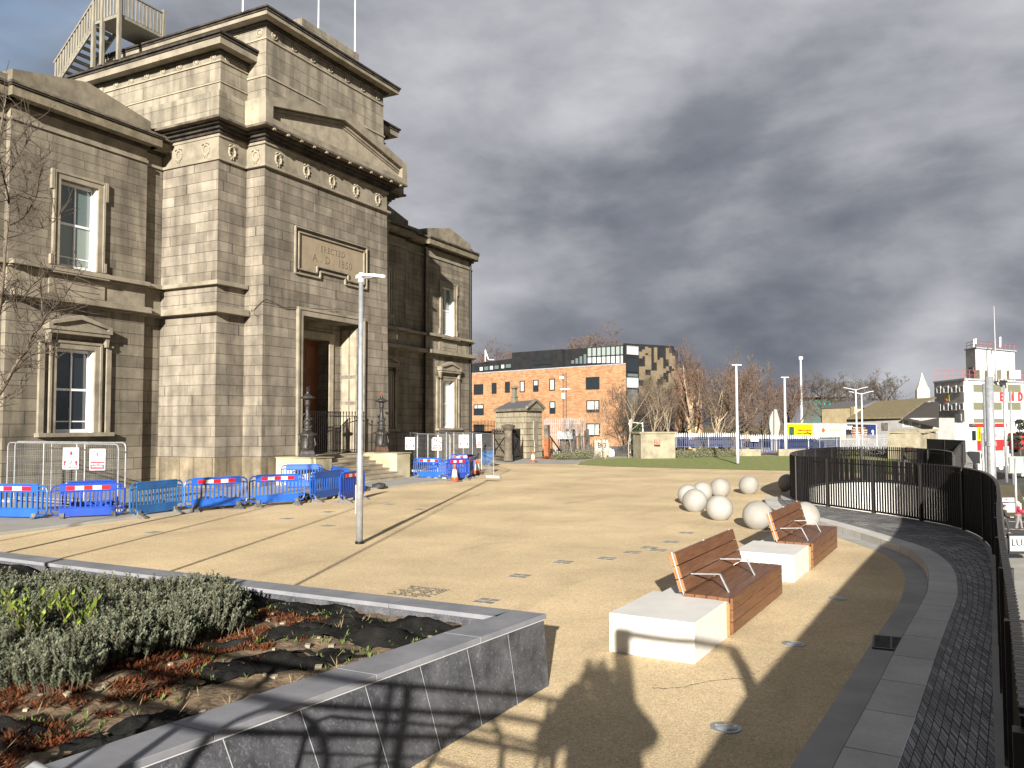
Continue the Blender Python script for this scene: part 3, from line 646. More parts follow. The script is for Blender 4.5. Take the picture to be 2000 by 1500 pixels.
trims(segsL); trims(segsR)
P_(MB().prism([(-27.7, 4, 14.15), (-27.7, 23, 14.15), (-33, 23, 16.6), (-33, 4, 16.6)], (0, 0, 0), (0, 0, -.2)), 'roof', SLATE)
rf = MB(); rf.prism([(-27.7, 33.6, 14.0), (-27.7, 47.2, 14.0), (-33, 46, 15.2), (-33, 33.6, 15.2)], (0, 0, 0), (0, 0, -.2)); P_(rf, 'roof', SLATE)
for y in (41.5, 46.95): P_(MB().tube([(WX+.02, y, 0), (WX+.02, y, 13.1)], .05, 6), 'downpipe', BLACKP)
# sash windows
def sash(wy, z0, z1, x, glass_up, glass_lo, ped):
    w = part(MB().box(x-.30, x-.22, wy-WW+.0, wy-WW+.10, z0, z1).box(x-.30, x-.22, wy+WW-.10, wy+WW, z0, z1).box(x-.30, x-.22, wy-WW+.10, wy+WW-.10, z1-.10, z1).box(x-.30, x-.2, wy-WW+.10, wy+WW-.10, z0, z0+.12), 'window', WHITEP, ST)
    zm = (z0+z1)/2+.05
    fb_ = MB(); fb_.box(x-.27, x-.21, wy-WW+.10, wy+WW-.10, zm-.04, zm+.04); fb_.box(x-.265, x-.215, wy-.025, wy+.025, z0+.12, z1-.10); fb_.box(x-.275, x-.24, wy-WW+.1, wy+WW-.1, z0+.38, z0+.42)
    part(fb_, 'glazing_bar', WHITEP, w)
    part(MB().box(x-.30, x-.26, wy-WW+.1, wy+WW-.1, zm, z1-.1), 'pane', glass_up, w); part(MB().box(x-.30, x-.26, wy-WW+.1, wy+WW-.1, z0+.12, zm), 'pane', glass_lo, w)
    part(MB().box(x-.20, x-.001, wy+WW-.05, wy+WW+.0, z0, z1).box(x-.20, x-.02, wy-WW, wy-WW+.05, z0, z1), 'lining', WHITEP, w)
    ar = MB(); t = .26
    ar.box(x-.02, x+.07, wy-WW-t, wy-WW, z0, z1+t); ar.box(x-.02, x+.07, wy+WW, wy+WW+t, z0, z1+t); ar.box(x-.02, x+.07, wy-WW, wy+WW, z1, z1+t)
    ar.box(x-.02, x+.11, wy-WW-t-.02, wy-WW-t+.07, z0, z1+t+.02); ar.box(x-.02, x+.11, wy+WW+t-.07, wy+WW+t+.02, z0, z1+t+.02); ar.box(x-.02, x+.11, wy-WW-t+.07, wy+WW+t-.07, z1+t-.07, z1+t+.02)
    if not ped: ar.box(x-.02, x+.12, wy-WW-t-.12, wy-WW-t+.0, z1-.42, z1+t+.03); ar.box(x-.02, x+.12, wy+WW+t, wy+WW+t+.12, z1-.42, z1+t+.03); ar.box(x-.02, x+.12, wy-WW-t-.10, wy-WW-t, z0, z0+.35); ar.box(x-.02, x+.12, wy+WW+t, wy+WW+t+.10, z0, z0+.35)
    else:
        ar.box(x-.02, x+.30, wy-WW-.42, wy+WW+.42, z1+.50, z1+.62)
        hw = WW+.50
        tri = [(x+.34, wy-hw, z1+.62), (x+.34, wy+hw, z1+.62), (x+.34, wy+hw, z1+.86), (x+.34, wy, z1+1.22), (x+.34, wy-hw, z1+.86)]
        ar.prism([(x+.22,)+t_[1:] for t_ in tri], (0, 0, 0), (-.25, 0, 0))
        inn = [(wy-hw+.16, z1+.74), (wy+hw-.16, z1+.74), (wy+hw-.16, z1+.80), (wy, z1+1.05), (wy-hw+.16, z1+.80)]; out = [(t_[1], t_[2]) for t_ in tri]
        for i in range(5):
            j = (i+1) % 5; ar.prism([(x+.34, *out[i]), (x+.34, *out[j]), (x+.34, *inn[j]), (x+.34, *inn[i])], (0, 0, 0), (-.12, 0, 0))
        for s in (-1, 1):
            ar.box(x-.02, x+.10, wy+s*(WW+.55)-.10, wy+s*(WW+.55)+.10, z0-.02, z1+.15); ar.box(x-.02, x+.16, wy+s*(WW+.55)-.14, wy+s*(WW+.55)+.14, z1+.15, z1+.22)
            ar.prism([(x+.05, wy+s*(WW+.30), z1+.5), (x+.05, wy+s*(WW+.46), z1+.5), (x+.05, wy+s*(WW+.42), z1+.15), (x+.05, wy+s*(WW+.34), z1+.15)], (0, 0, 0), (.18, 0, 0))
        ar.box(x-.02, x+.26, wy-WW-.72, wy+WW+.72, z0-.14, z0)
    if not ped: ar.box(x+.14, x+.30, wy-WW-.35, wy+WW+.35, 7.76, 8.0); ar.box(x-.02, x+.05, wy-WW-.35, wy+WW+.35, 7.05, 7.74); ar.box(x+.02, x+.075, wy-WW-.1, wy+WW+.1, 7.25, 7.27); ar.box(x+.02, x+.075, wy-WW-.1, wy+WW+.1, 7.55, 7.57)
    part(ar, 'architrave', SMOOTH, w, bevel=0.008)
for (k, wy) in WIN.items():
    x = WX
    sash(wy, 8.06, 11.13, x, GLASSG, GLASSB if wy < 30 else GLASSC, False); sash(wy, 2.2, 5.16, x, GLASSD if wy < 30 else GLASSC, GLASSD if wy < 30 else GLASSC, True)
# porch
pf = MB(); t = .28
pf.box(TX-.12, TX+.05, D0-t, D0, 1.17, DZ+t); pf.box(TX-.12, TX+.05, D1, D1+t, 1.17, DZ+t); pf.box(TX-.12, TX+.05, D0, D1, DZ, DZ+t)
pf.box(TX-.10, TX+.09, D0-t-.06, D0-t+.05, 1.17, DZ+t+.06); pf.box(TX-.10, TX+.09, D1+t-.05, D1+t+.06, 1.17, DZ+t+.06); pf.box(TX-.10, TX+.09, D0-t+.05, D1+t-.05, DZ+t-.05, DZ+t+.06)
P_(pf, 'porch_frame', SMOOTH, bevel=0.01)
bx = TX-1.10
df = MB(); y0d, y1d = Yc-1.05, Yc+1.05
P_(MB().box(TX-1.94, bx, D0-.02, y0d, 1.17, DZ+.02), 'porch_back_wall', STONE); P_(MB().box(TX-1.94, bx, y1d, D1+.02, 1.17, DZ+.02), 'porch_back_wall', STONE); P_(MB().box(TX-1.94, bx, y0d, y1d, 6.25, DZ+.02), 'porch_back_wall', STONE)
df.box(bx-.05, bx+.07, y0d-.30, y0d, 1.17, 6.25); df.box(bx-.05, bx+.07, y1d, y1d+.30, 1.17, 6.25); df.box(bx-.05, bx+.09, y0d-.34, y1d+.34, 6.25, 6.58)
P_(df, 'door_surround', PALE, bevel=0.01)
bx -= .62; dr = MB(); dr.box(bx-.05, bx+.02, y0d, y1d, 1.17, 6.25)
for s in (0, 1):
    for (za_, zb_) in ((1.35, 2.3), (2.45, 3.6), (3.75, 4.8), (4.95, 6.1)):
        ya_ = y0d+.10+s*1.04; dr.box(bx, bx+.045, ya_, ya_+.86, za_, zb_); dr.box(bx+.03, bx+.065, ya_+.1, ya_+.76, za_+.1, zb_-.1)
P_(dr, 'door', DOORW, bevel=0.01)
pn = MB()
for (za_, zb_) in ((1.3, 3.35), (3.5, 4.55), (4.7, 6.8)):
    pn.box(TX-1.0, TX-.60, D1-.03, D1-.0, za_, zb_); pn.box(TX-.52, TX-.18, D1-.03, D1, za_, zb_)
P_(pn, 'porch_panel', PALE)
# date panel, sunk with a stepped foot
pnl = [(26.05, 8.98), (27.10, 8.98), (27.10, 9.27), (29.30, 9.27), (29.30, 8.98), (30.35, 8.98), (30.35, 10.42), (26.05, 10.42)]
P_(MB().prism([(TX-.04, y, z) for (y, z) in pnl], (0, 0, 0), (-.1, 0, 0)), 'date_panel', mat('panel_stone', (0.31, 0.25, 0.165), (0.26, 0.205, 0.135), 3, 0.9))
fm_ = MB()
for i in range(8):
    a = pnl[i]; b_ = pnl[(i+1) % 8]; cx, cz = 28.2, 9.7
    for off, th in ((.05, .09), (.25, .10)):
        def push(q):
            y = q[0]+(off if q[0] > cx else -off); 
            z = q[1]+(off if q[1] > cz else -off)
            if abs(q[0]-27.10) < .01: y = 27.10+(-off if False else off*-1+2*0) 
            if abs(q[0]-27.10) < .01: y = 27.10+off if q[1] > 9.2 and False else 27.10+off
            if abs(q[0]-29.30) < .01: y = 29.30-off
            return (TX-.01, y, z)
        fm_.bar(push(a), push(b_), .06, .09, up=(1, 0, 0))
P_(fm_, 'panel_moulding', SMOOTH)
letters('ERECTED', .36, (TX-.035, 28.2, 10.02), (0, 1, 0), (0, 0, 1), mat('carved_letters', (0.19, 0.153, 0.108), rough=.9), ST, extr=.008, space=1.15)
letters('A . D . 1850', .46, (TX-.035, 28.2, 9.58), (0, 1, 0), (0, 0, 1), MATS['carved_letters'], ST, extr=.008, space=1.15)
# steps and pedestals
stp = MB(); PXF = -21.15
L0, L1 = 24.75, 25.75; Q0, Q1 = 30.15, 31.22
stp_n = 7
for k in range(stp_n):
    z = 1.17-(k+0)*1.10/stp_n; x = TX-.4+k*.38+.55
    stp.box(-24.9, x, L1-.02, Q0+.02, 0.05, z-.04); stp.box(-24.9, x+.03, L1-.02, Q0+.02, z-.04, z)
P_(stp, 'steps', mat('worn_step_stone', (0.25, 0.21, 0.15), (0.40, 0.34, 0.24), 1.4, 0.85, bump=0.3, detail=8))
pdm = mat('pedestal_stone', (0.36, 0.31, 0.19), (0.50, 0.44, 0.28), 1.6, 0.85, bump=0.15, detail=8)
for (a, b_) in ((L0, L1), (Q0, Q1)):
    P_(MB().box(-24.3, PXF, a, b_, 0.05, 1.16), 'pedestal', pdm, bevel=0.03)
    P_(MB().box(-24.3, PXF+.05, a-.05, b_+.05, 1.16, 1.185), 'pedestal_cap', pdm)
# cable looping across the tower
P_(MB().tube(smooth_path([(TX-.02, T0-.6, 6.9), (TX-.5, T0-.02, 6.95), (TX+.01, T0+.05, 7.35), (TX+.01, T0+.6, 7.32), (TX+.01, 25.2, 7.2), (TX+.01, 25.9, 7.3), (TX+.03, 27.4, 7.40), (TX+.02, 28.4, 7.5)], 5), .012, 5), 'cable', BLACKP)
# flagpoles on the roof
for (x, y, h) in ((-25.3, 29.55, 4.5), (-25.3, 32.3, 5.5), (-25.2, 24.7, 1.6)):
    P_(MB().tube([(x, y, 18.9), (x, y, 19.2+h)], [.05, .035], 8), 'flagpole', POLEW, smooth=True)
# ------------------------------------------------------------------ timber stair on the roof
TSX = -30.6
t_ = thing('timber_stair', 'weathered timber stair and landing with slatted sides on the station roof', 'staircase', (TSX, 22.8, 17.4), world=True)
x0, x1 = -31.2, -29.6; yl0, yl1 = 22.2, 24.4; zl = 19.55
fb_ = MB()
for i in range(12): fb_.box(x1-.02, x1+.02, yl0+.06+i*.18, yl0+.15+i*.18, zl, 20.52)
for i in range(8): fb_.box(x1-.2-i*.19, x1-.11-i*.19, yl0-.02, yl0+.02, zl, 20.52)
part(fb_, 'slat', TIMB, t_)
hr = MB(); hr.box(x1-.05, x1+.05, yl0, yl1, 20.50, 20.56); hr.box(x0, x1, yl0-.05, yl0+.05, 20.50, 20.56); part(hr, 'handrail', TIMB, t_)
part(MB().box(x0, x1, yl0, yl1, zl-.14, zl), 'landing', TIMB, t_)
for (x, y) in ((x1, yl0), (x1-.0, yl1), (x0+.55, yl0)): part(MB().box(x-.07, x+.07, y-.07, y+.07, 17.55, 20.66), 'post', TIMB, t_)
part(MB().box(x0-.07, x0+.07, yl0-.07, yl0+.07, 17.55, 20.4), 'post', TIMB, t_)
fl = MB(); dxs = -3.6; 
fl.bar((x0, yl0+.05, zl-.1), (x0-2.6, yl0+.05, 17.3), .06, .26); fl.bar((x0, yl0+1.0, zl-.1), (x0-2.6, yl0+1.0, 17.3), .06, .26)
for i in range(10): 
    a = (i+.5)/10; fl.box(x0-2.6*a-.14, x0-2.6*a+.14, yl0+.05, yl0+1.0, zl-.1-2.2*a-.02, zl-.1-2.2*a+.02)
part(fl, 'flight', TIMB, t_)
sl_ = MB()
for i in range(15):
    a = (i+.5)/15; x = x0-2.6*a; z = zl-.05-2.2*a; sl_.box(x-.05, x+.05, yl0, yl0+.04, z-.05, z+.95)
part(sl_, 'slat', TIMB, t_); part(MB().bar((x0, yl0, 20.5), (x0-2.6, yl0, 18.3), .06, .08), 'handrail', TIMB, t_)
# ------------------------------------------------------------------ iron gates in the porch
g_ = thing('iron_gate', 'black iron gates with spear tops across the porch opening, one leaf ajar', 'gate', (TX-.1, Yc, 1.17), world=True)
def leaf(mb, a, b_, n, z0=1.25, z1=2.95):
    a = Vector(a); b_ = Vector(b_)
    for i in range(n+1):
        p = a.lerp(b_, i/n); mb.bar((p.x, p.y, z0), (p.x, p.y, z1), .022); mb.bar((p.x, p.y, z1), (p.x, p.y, z1+.09), .035); 
    for z in (z0+.08, z1-.12): mb.bar((a.x, a.y, z), (b_.x, b_.y, z), .035)
part(leaf(MB(), (TX-.25, D0+.05, 0), (TX-.25, Yc-.1, 0), 13) or MB(), 'leaf', BLACKP, g_) if False else None
for (a, b_, n) in (((TX-.25, D0+.05, 0), (TX-.25, Yc-.1, 0), 13), ((TX-.25, Yc+.1, 0), (TX-.25, D1-1.05, 0), 7), ((TX-.25, D1-1.0, 0), (TX+.45, D1-.25, 0), 8)):
    m_ = MB(); leaf(m_, a, b_, n); part(m_, 'leaf', BLACKP, g_)
# ------------------------------------------------------------------ lamp standards on the pedestals
def lamp_standard(loc, label, rusty):
    t = thing('lamp_standard', label, 'lamp post', loc, group='old iron lamp standards by the steps')
    IR2 = RUST if rusty else IRON
    part(MB().lathe([(.44, 0), (.44, .08), (.40, .10), (.37, .22), (.31, .30)], 4), 'foot', mat('rusted_iron', (0.10, 0.045, 0.02), (0.03, 0.022, 0.016), 8, .8, bump=.4) if rusty else IRON, t, bevel=.01)
    b_ = MB(); b_.lathe([(.30, .28), (.28, .40), (.25, .72), (.27, .80), (.32, .84), (.32, .90), (.22, .96), (.16, 1.02)], 12)
    for k in range(4):
        a = R(45+90*k); b_.tube([(0.20*math.cos(a), .2*math.sin(a), .30), (.33*math.cos(a), .33*math.sin(a), .5), (.27*math.cos(a), .27*math.sin(a), .75), (.34*math.cos(a), .34*math.sin(a), .92)], [.05, .045, .04, .05], 6)
    part(b_, 'base', IRON, t, smooth=True)
    s_ = MB(); s_.lathe([(.14, 1.0), (.19, 1.06), (.17, 1.12), (.11, 1.16), (.14, 1.22), (.15, 1.34), (.12, 1.48), (.13, 1.52), (.10, 1.56), (.085, 1.8), (.075, 2.0), (.10, 2.05), (.12, 2.10), (.09, 2.16), (.12, 2.20), (.10, 2.26)], 12)
    for k in range(10):
        a = k*1.1; s_.tube([(.13*math.cos(a), .13*math.sin(a), 1.16+k*.05), (.18*math.cos(a+.6), .18*math.sin(a+.6), 1.22+k*.05), (.12*math.cos(a+1.2), .12*math.sin(a+1.2), 1.27+k*.05)], [.03, .035, .02], 5)
    part(s_, 'shaft', IRON, t, smooth=True)
    part(MB().lathe([(.07, 2.24), (.14, 2.27), (.29, 2.33), (.30, 2.36), (.17, 2.41), (.10, 2.47), (.06, 2.52), (.08, 2.56), (.04, 2.60)], 14), 'collar', IRON, t, smooth=True)
    f_ = MB()
    for s in (-1, 1): f_.tube([(0, s*.03, 2.58), (0, s*.09, 2.66), (0, s*.05, 2.73), (0, s*.11, 2.80)] if not rusty else [(0, s*.04, 2.56), (0, s*.08, 2.62), (0, s*.03, 2.70)], [.025, .02, .018, .01][:4 if not rusty else 3], 5)
    f_.tube([(0, 0, 2.56), (0.01, 0, 2.76)], [.022, .012], 5)
    part(f_, 'finial', IR2, t)
    return t
lamp_standard((-22.0, 25.25, 1.185), 'dark cast iron lamp standard with forked finial on the left step pedestal', False)
lamp_standard((-22.35, 30.65, 1.185), 'cast iron lamp standard with rusted foot and top on the right step pedestal', True)
# ------------------------------------------------------------------ plastic barriers
def barrier_meshes():
    """2 m wide, 1 m high, origin at the middle of the ground line; x along, y = thickness"""
    W, y = 1.0, 0.022
    b = MB()
    b.box(-W+.22, W-.22, -y, y, .12, .34); b.box(-W+.22, W-.22, -y, y, .80, .98)
    n = 11
    for i in range(n+1):
        x = -W+.24+i*(2*W-.48)/n; b.box(x-.022, x+.022, -y, y, .34, .80)
    for s in (-1, 1):
        b.tube([(s*(W-.22), 0, .96), (s*(W-.12), 0, .965), (s*(W-.03), 0, .90), (s*W, 0, .80), (s*W, 0, .30), (s*(W-.03), 0, .22), (s*(W-.12), 0, .16), (s*(W-.22), 0, .16)], .026, 6)
        b.tube([(s*(W-.22), 0, .83), (s*(W-.12), 0, .84), (s*(W-.03), 0, .80)], .022, 6); b.tube([(s*(W-.22), 0, .30), (s*(W-.12), 0, .31), (s*(W-.02), 0, .34)], .022, 6)
        b.box(s*(W-.12)-.02, s*(W-.12)+.02, -y, y, .30, .83)
    b.tube([(-W+.24, 0, .985), (W-.24, 0, .985)], .03, 6); b.tube([(-W+.24, 0, .34), (W-.24, 0, .34)], .028, 6); b.tube([(-W+.24, 0, .80), (W-.24, 0, .80)], .028, 6)
    st = []
    for k in range(5):
        m_ = MB(); x = -.60+k*.24; m_.box(x, x+.24, -y-.012, -y-.002, .83, .94); m_.box(x, x+.24, y+.002, y+.012, .83, .94); st.append(m_)
    ft = MB()
    ft.prism([(0, -.30, 0), (0, .30, 0), (0, .30, .03), (0, .07, .13), (0, .05, .22), (0, -.05, .22), (0, -.07, .13), (0, -.30, .03)], (-.06, 0, 0), (.06, 0, 0))
    for s in (-1, 1):
        for k in range(3): ft.prism([(0, s*(.10+k*.07), .10-k*.03), (0, s*(.13+k*.07), .10-k*.03), (0, s*(.13+k*.07), .02), (0, s*(.10+k*.07), .02)], (-.07, 0, 0), (.07, 0, 0))
    return b, st, ft
_b, _st, _ft = barrier_meshes(); _bm = {}
def barrier(a, b, col, strip, label, rx=0.0, z=0.0, feet=True):
    """a, b: ground points of its two ends; strip on the near face"""
    a = Vector(a); b = Vector(b); c = (a+b)/2; d = b-a
    t = thing('plastic_barrier', label, 'barrier', (c.x, c.y, z), math.atan2(d.y, d.x), 'blue plastic barriers round the roadworks')
    t.rotation_euler[0] = rx; s = max(.72, min(1.12, d.length/2.03)); t.scale = (s, 1, .95)
    def inst(key, mb, name, m, **k):
        o = part(mb, name, m, t, **k) if key not in _bm else None
        if o is None:
            o = _bm[key].copy(); COL.objects.link(o); o.parent = t
            if o.data.materials[0] != m: o.data = o.data.copy(); o.data.materials[0] = m
            o.name = name
        _bm.setdefault(key, o); return o
    inst('p'+col.name, _b, 'panel', col)
    if strip:
        for k in range(5): inst('s%d' % k, _st[k], 'reflector', REDR if k % 2 == 0 else WHR)
    if feet:
        for k, x in enumerate((-.70, .70)): o = inst('f', _ft, 'foot', RUBB); o.location.x = x
    return t
def gp_(x, y): return at(x, y, z=0.0)
G = gp_
barrier(G(-62, 1016), G(94, 1019), BLUE, True, 'blue barrier with a strip, cut off by the left edge of the photo')
barrier(G(97, 1019), G(243, 1012), BLUED, True, 'deep blue barrier with red and white strip under the two warning signs')
barrier(G(252, 1015), G(356, 1001), TEAL, False, 'faded blue-green barrier without a strip, bleached along its top')
barrier(G(359, 1001), G(483, 992), BLUE, True, 'bright blue barrier with a strip, just right of the faded blue-green one')
barrier(G(486, 991), G(595, 985), BLUE, True, 'blue barrier with a scuffed strip and pale scrapes along its foot')
barrier(G(600, 984), G(676, 970), BLUE, False, 'blue barrier with no strip seen at a slant beside the tall lamp post')
barrier(at(549, 905, z=1.0), at(632, 904, z=1.0), BLUE, False, 'back barrier without a strip close to the left step pedestal')
barrier(at(634, 905, z=1.0), at(697, 915, z=1.0), BLUE, False, 'back barrier slanting toward the steps below the left lamp standard')
barrier(at(664, 921, z=1.0), at(712, 915, z=1.0), BLUED, True, 'barrier with a strip half hidden behind the tall lamp post')
barrier(at(808, 892, z=1.0), at(869, 893, z=1.0), BLUE, True, 'light blue barrier with a strip right beside the right step pedestal')
barrier(at(871, 895, z=1.0), at(915, 893, z=1.0), BLUED, True, 'deep blue barrier with a low strip behind the nearer traffic cone')
barrier(at(880, 886, z=1.0), at(925, 886, z=1.0), BLUED, True, 'rear deep blue barrier with a strip, behind the one by the cone')
barrier(at(925, 888, z=1.0), at(915, 893, z=1.0), BLUED, False, 'short end-on deep blue barrier closing the corner by the second cone')
barrier(at(934, 874, z=1.05), at(961, 877, z=1.05), TEAL, False, 'barrier leaning against the last mesh fence panel', rx=R(-14))
barrier(G(150, 1003), G(205, 1000), BLUED, False, 'folded dark blue barrier lying stacked behind the front row', rx=R(16))
# ------------------------------------------------------------------ mesh fence panels and signs
def mesh_panel(name_lab, a, b, h=2.0, tilt=0.0, dense=True):
    a = Vector(a); b = Vector(b); t = thing('mesh_fence', name_lab, 'fence panel', (a.x, a.y, 0), world=True, group='steel mesh fence panels')
    d = (b-a); d.z = 0; L_ = d.length; d.normalize(); off = Vector((-d.y, d.x, 0))*tilt
    def pt(s, z): p = a+d*s+off*z; return Vector((p.x, p.y, z))
    f_ = MB(); r = .021
    f_.tube([pt(.0, .05), pt(0, h-.14), pt(.04, h-.04), pt(.14, h), pt(L_-.14, h), pt(L_-.04, h-.04), pt(L_, h-.14), pt(L_, .05)], r, 8)
    f_.tube([pt(0, .18), pt(L_, .18)], r, 6); f_.tube([pt(L_*.35, .18), pt(L_*.35, h)], .016, 6); f_.tube([pt(L_*.65, .18), pt(L_*.65, h)], .016, 6)
    part(f_, 'frame', GALV, t)
    w_ = MB(); n = int(L_/.09)
    for i in range(1, n): w_.bar(pt(i*L_/n, .18), pt(i*L_/n, h), .0026)
    for k in range(1, 8): w_.bar(pt(0, .18+k*(h-.18)/8), pt(L_, .18+k*(h-.18)/8), .0032)
    part(w_, 'wire_mesh', GALV, t, fixn=False)
    for s in (0, L_): part(MB().box(pt(s, 0).x-.35, pt(s, 0).x+.35, pt(s, 0).y-.11, pt(s, 0).y+.11, 0, .13), 'foot', CONC, t, bevel=.02)
    return t
fa, fb2 = at(20, 860, z=2.0), at(243, 868, z=2.0)
mesh_panel('steel mesh fence panel under the lower left window', at(16, 861, X=-26.0), at(232, 870, z=1.90), 1.93)
mesh_panel('second mesh panel overlapped behind the one under the left window', at(30, 858.5, X=-26.25), at(246, 868, z=1.90), 1.95)
mesh_panel('dim mesh fence panel in the shade behind the right lamp standard', at(771, 844, z=2.0), at(816, 846, z=2.0))
mesh_panel('mesh fence panel just right of the step pedestal', at(815, 847, z=2.0), at(879, 849, z=2.0))
mesh_panel('mesh fence panel under the lower right window', at(856, 843, z=2.0), at(905, 845, z=2.0))
mesh_panel('rounded end mesh fence panel right of the station corner', at(905, 844, z=2.0), at(964, 848, z=2.0))
def sign(px, py, w_, h_, facing, dist_pt, kind, label, tilt=0):
    c = Vector(dist_pt); x = Vector(facing).normalized(); y = Vector((0, 0, 1)); n = x.cross(y)
    x = (x*math.cos(tilt)+y*math.sin(tilt)); y = (-x.z*Vector(facing).normalized()+Vector((0, 0, 1))).normalized()
    t = thing('warning_sign', label, 'sign', c, world=True, group='red and white safety signs on the fences')
    part(MB().obox(c, x, y, n, w_/2, h_/2, .006), 'board', SIGNW, t)
    part(MB().obox(c-y*h_*.27+n*.008, x, y, n, w_*.45, h_*.18, .003), 'red_band', SIGNR, t)
    rg = MB(); q = [c+y*h_*.22+n*.010+x*w_*.30*math.cos(2*math.pi*i/20)+y*w_*.30*math.sin(2*math.pi*i/20) for i in range(21)]; rg.tube(q, w_*.022, 4)
    rg.bar(c+y*h_*.22+n*.012+(-x*.21+y*.21)*w_, c+y*h_*.22+n*.012+(x*.21-y*.21)*w_, w_*.045, .004, up=n); part(rg, 'prohibition_ring', SIGNR, t)
    hb = MB(); hc = c+y*h_*.22+n*.009
    if kind == 'hand':
        hb.obox(hc-y*.03*w_+x*.02*w_, x, y, n, .07*w_, .08*w_, .002)
        for i, (dx, dl) in enumerate(((-.055, .11), (-.02, .14), (.018, .14), (.053, .11))): hb.obox(hc+x*(dx+.02)*w_+y*(.04+dl/2)*w_, x, y, n, .014*w_, dl*w_/2, .002)
        hb.obox(hc+x*.11*w_+y*.0*w_, x*.6+y*.8, (y*.6-x*.8), n, .06*w_, .018*w_, .002)
    else:
        hb.tube([hc+y*.16*w_, hc+y*.161*w_+x*.001], .03*w_, 6); hb.bar(hc-y*.05*w_, hc+y*.12*w_, .07*w_, .004, up=n)
        for (a, b_) in (((0, .1), (.13, .16)), ((0, .1), (-.13, .03)), ((0, -.05), (.11, -.08)), ((.11, -.08), (.09, -.2)), ((0, -.05), (-.1, -.18))): hb.bar(hc+x*a[0]*w_+y*a[1]*w_, hc+x*b_[0]*w_+y*b_[1]*w_, .035*w_, .004, up=n)
    part(hb, 'symbol', INK, t)
    lines = ('RISK OF', 'FALLING', 'KEEP OUT!') if kind == 'hand' else ('DO NOT CLIMB', 'ON FENCES!')
    for i, s_ in enumerate(lines):
        yy = -.27+(.11-.11*i if kind == 'hand' else .06-.12*i)
        letters(s_, w_*(.165 if kind == 'hand' else .125), c+y*h_*yy+n*.014, x, y, SIGNW, t, extr=.001, bold=.002)
    return t
def on_seg(a, b, px):
    """point of the vertical plane through a,b seen at pixel column px, as a function of row"""
    a = Vector(a); b = Vector(b); d = b-a; n = Vector((d.y, -d.x, 0))
    def f(x, y):
        v = ray(x, y); t = (a-CP).dot(n)/v.dot(n); return CP+v*t
    return f
fs = on_seg(at(16, 861, X=-26.0), at(232, 870, z=1.90), 0); dL = (at(232, 870, z=1.90)-at(16, 861, X=-26.0)); dL.z = 0
nrm = Vector((dL.y, -dL.x, 0)).normalized()*.06
sign(0, 0, .46, .62, Vector((cr.x, cr.y, 0)), fs(150, 895)+nrm*3, 'hand', 'white safety sign with a barred hand, left of the pair below the left window')
sign(0, 0, .44, .60, Vector((cr.x, cr.y, 0)), fs(202, 897)+nrm*3, 'climb', 'white safety sign with a barred climbing figure, right of the pair below the left window')
fr_ = on_seg(at(815, 847, z=2.0), at(964, 848, z=2.0), 0); dR = at(964, 848, z=2.0)-at(815, 847, z=2.0); dR.z = 0; nr2 = Vector((dR.y, -dR.x, 0)).normalized()*.08
sign(0, 0, .46, .60, Vector((cr.x, cr.y, 0)), fr_(803, 866)+nr2, 'hand', 'shaded barred hand sign beside the right lamp standard')
sign(0, 0, .46, .60, Vector((cr.x, cr.y, 0)), fr_(855, 867)+nr2, 'climb', 'barred climbing figure sign on the mesh panel right of the steps')
sign(0, 0, .46, .60, Vector((cr.x, cr.y, 0)), fr_(908, 862)+nr2, 'hand', 'barred hand sign on the mesh fence by the station corner')
sign(0, 0, .24, .60, Vector((cr.x, cr.y, 0)), fr_(937.5, 861)+nr2, 'climb', 'narrow tilted white sign at the end of the mesh fence', tilt=R(4))
# ------------------------------------------------------------------ cones
def cone(loc, label, sq=.25):
    t = thing('traffic_cone', label, 'traffic cone', loc, group='orange and white traffic cones')
    part(MB().box(-sq, sq, -sq, sq, 0, .06), 'foot', RUBB, t, bevel=.015)
    part(MB().lathe([(.17, .05), (.15, .16), (.142, .20)], 16), 'lower_sleeve', ORANGE, t, smooth=True)
    part(MB().lathe([(.142, .20), (.075, .54)], 16), 'white_sleeve', WHR, t, smooth=True)
    part(MB().lathe([(.075, .54), (.04, .74), (.03, .75)], 16), 'top', ORANGE, t, smooth=True)
    return t
cone(G(888, 941), 'orange and white cone standing on the gravel in front of the deep blue barrier')
cone(G(932, 927), 'cone with a dark foot at the corner of the deep blue barriers')
cone(G(1041, 903.5), 'lone cone on the grey path before the small stone lodge')
# ------------------------------------------------------------------ rubble, sandbags and leftovers behind the barriers
rnd = random.Random(3)
RUBL = ['', 'small broken stone right of the pale block under the barrier', 'broken stone under the scuffed strip barrier', 'broken stone under the middle of the deep blue barrier', 'broken stone right of the middle of the deep blue barrier', 'broken stone under the faded blue-green barrier', 'broken stone under the barrier at the left edge', 'broken stone right below the light blue barrier by the right pedestal', 'second stone below the light blue barrier, left of its neighbour', 'broken stone under the slanted barrier beside the tall lamp post']
def rock(r, sq=0.6, n=8):
    mb = MB(); o = 0
    bm = bmesh.new(); bmesh.ops.create_icosphere(bm, subdivisions=2, radius=r)
    for v in bm.verts: v.co *= 0.8+0.4*noise.noise(v.co/r*1.3+Vector((rnd.random()*9, 0, 0))); v.co.z *= sq
    bm.verts.index_update(); mb.v = [v.co.copy() for v in bm.verts]; mb.f = [tuple(v.index for v in f.verts) for f in bm.faces]; bm.free(); return mb
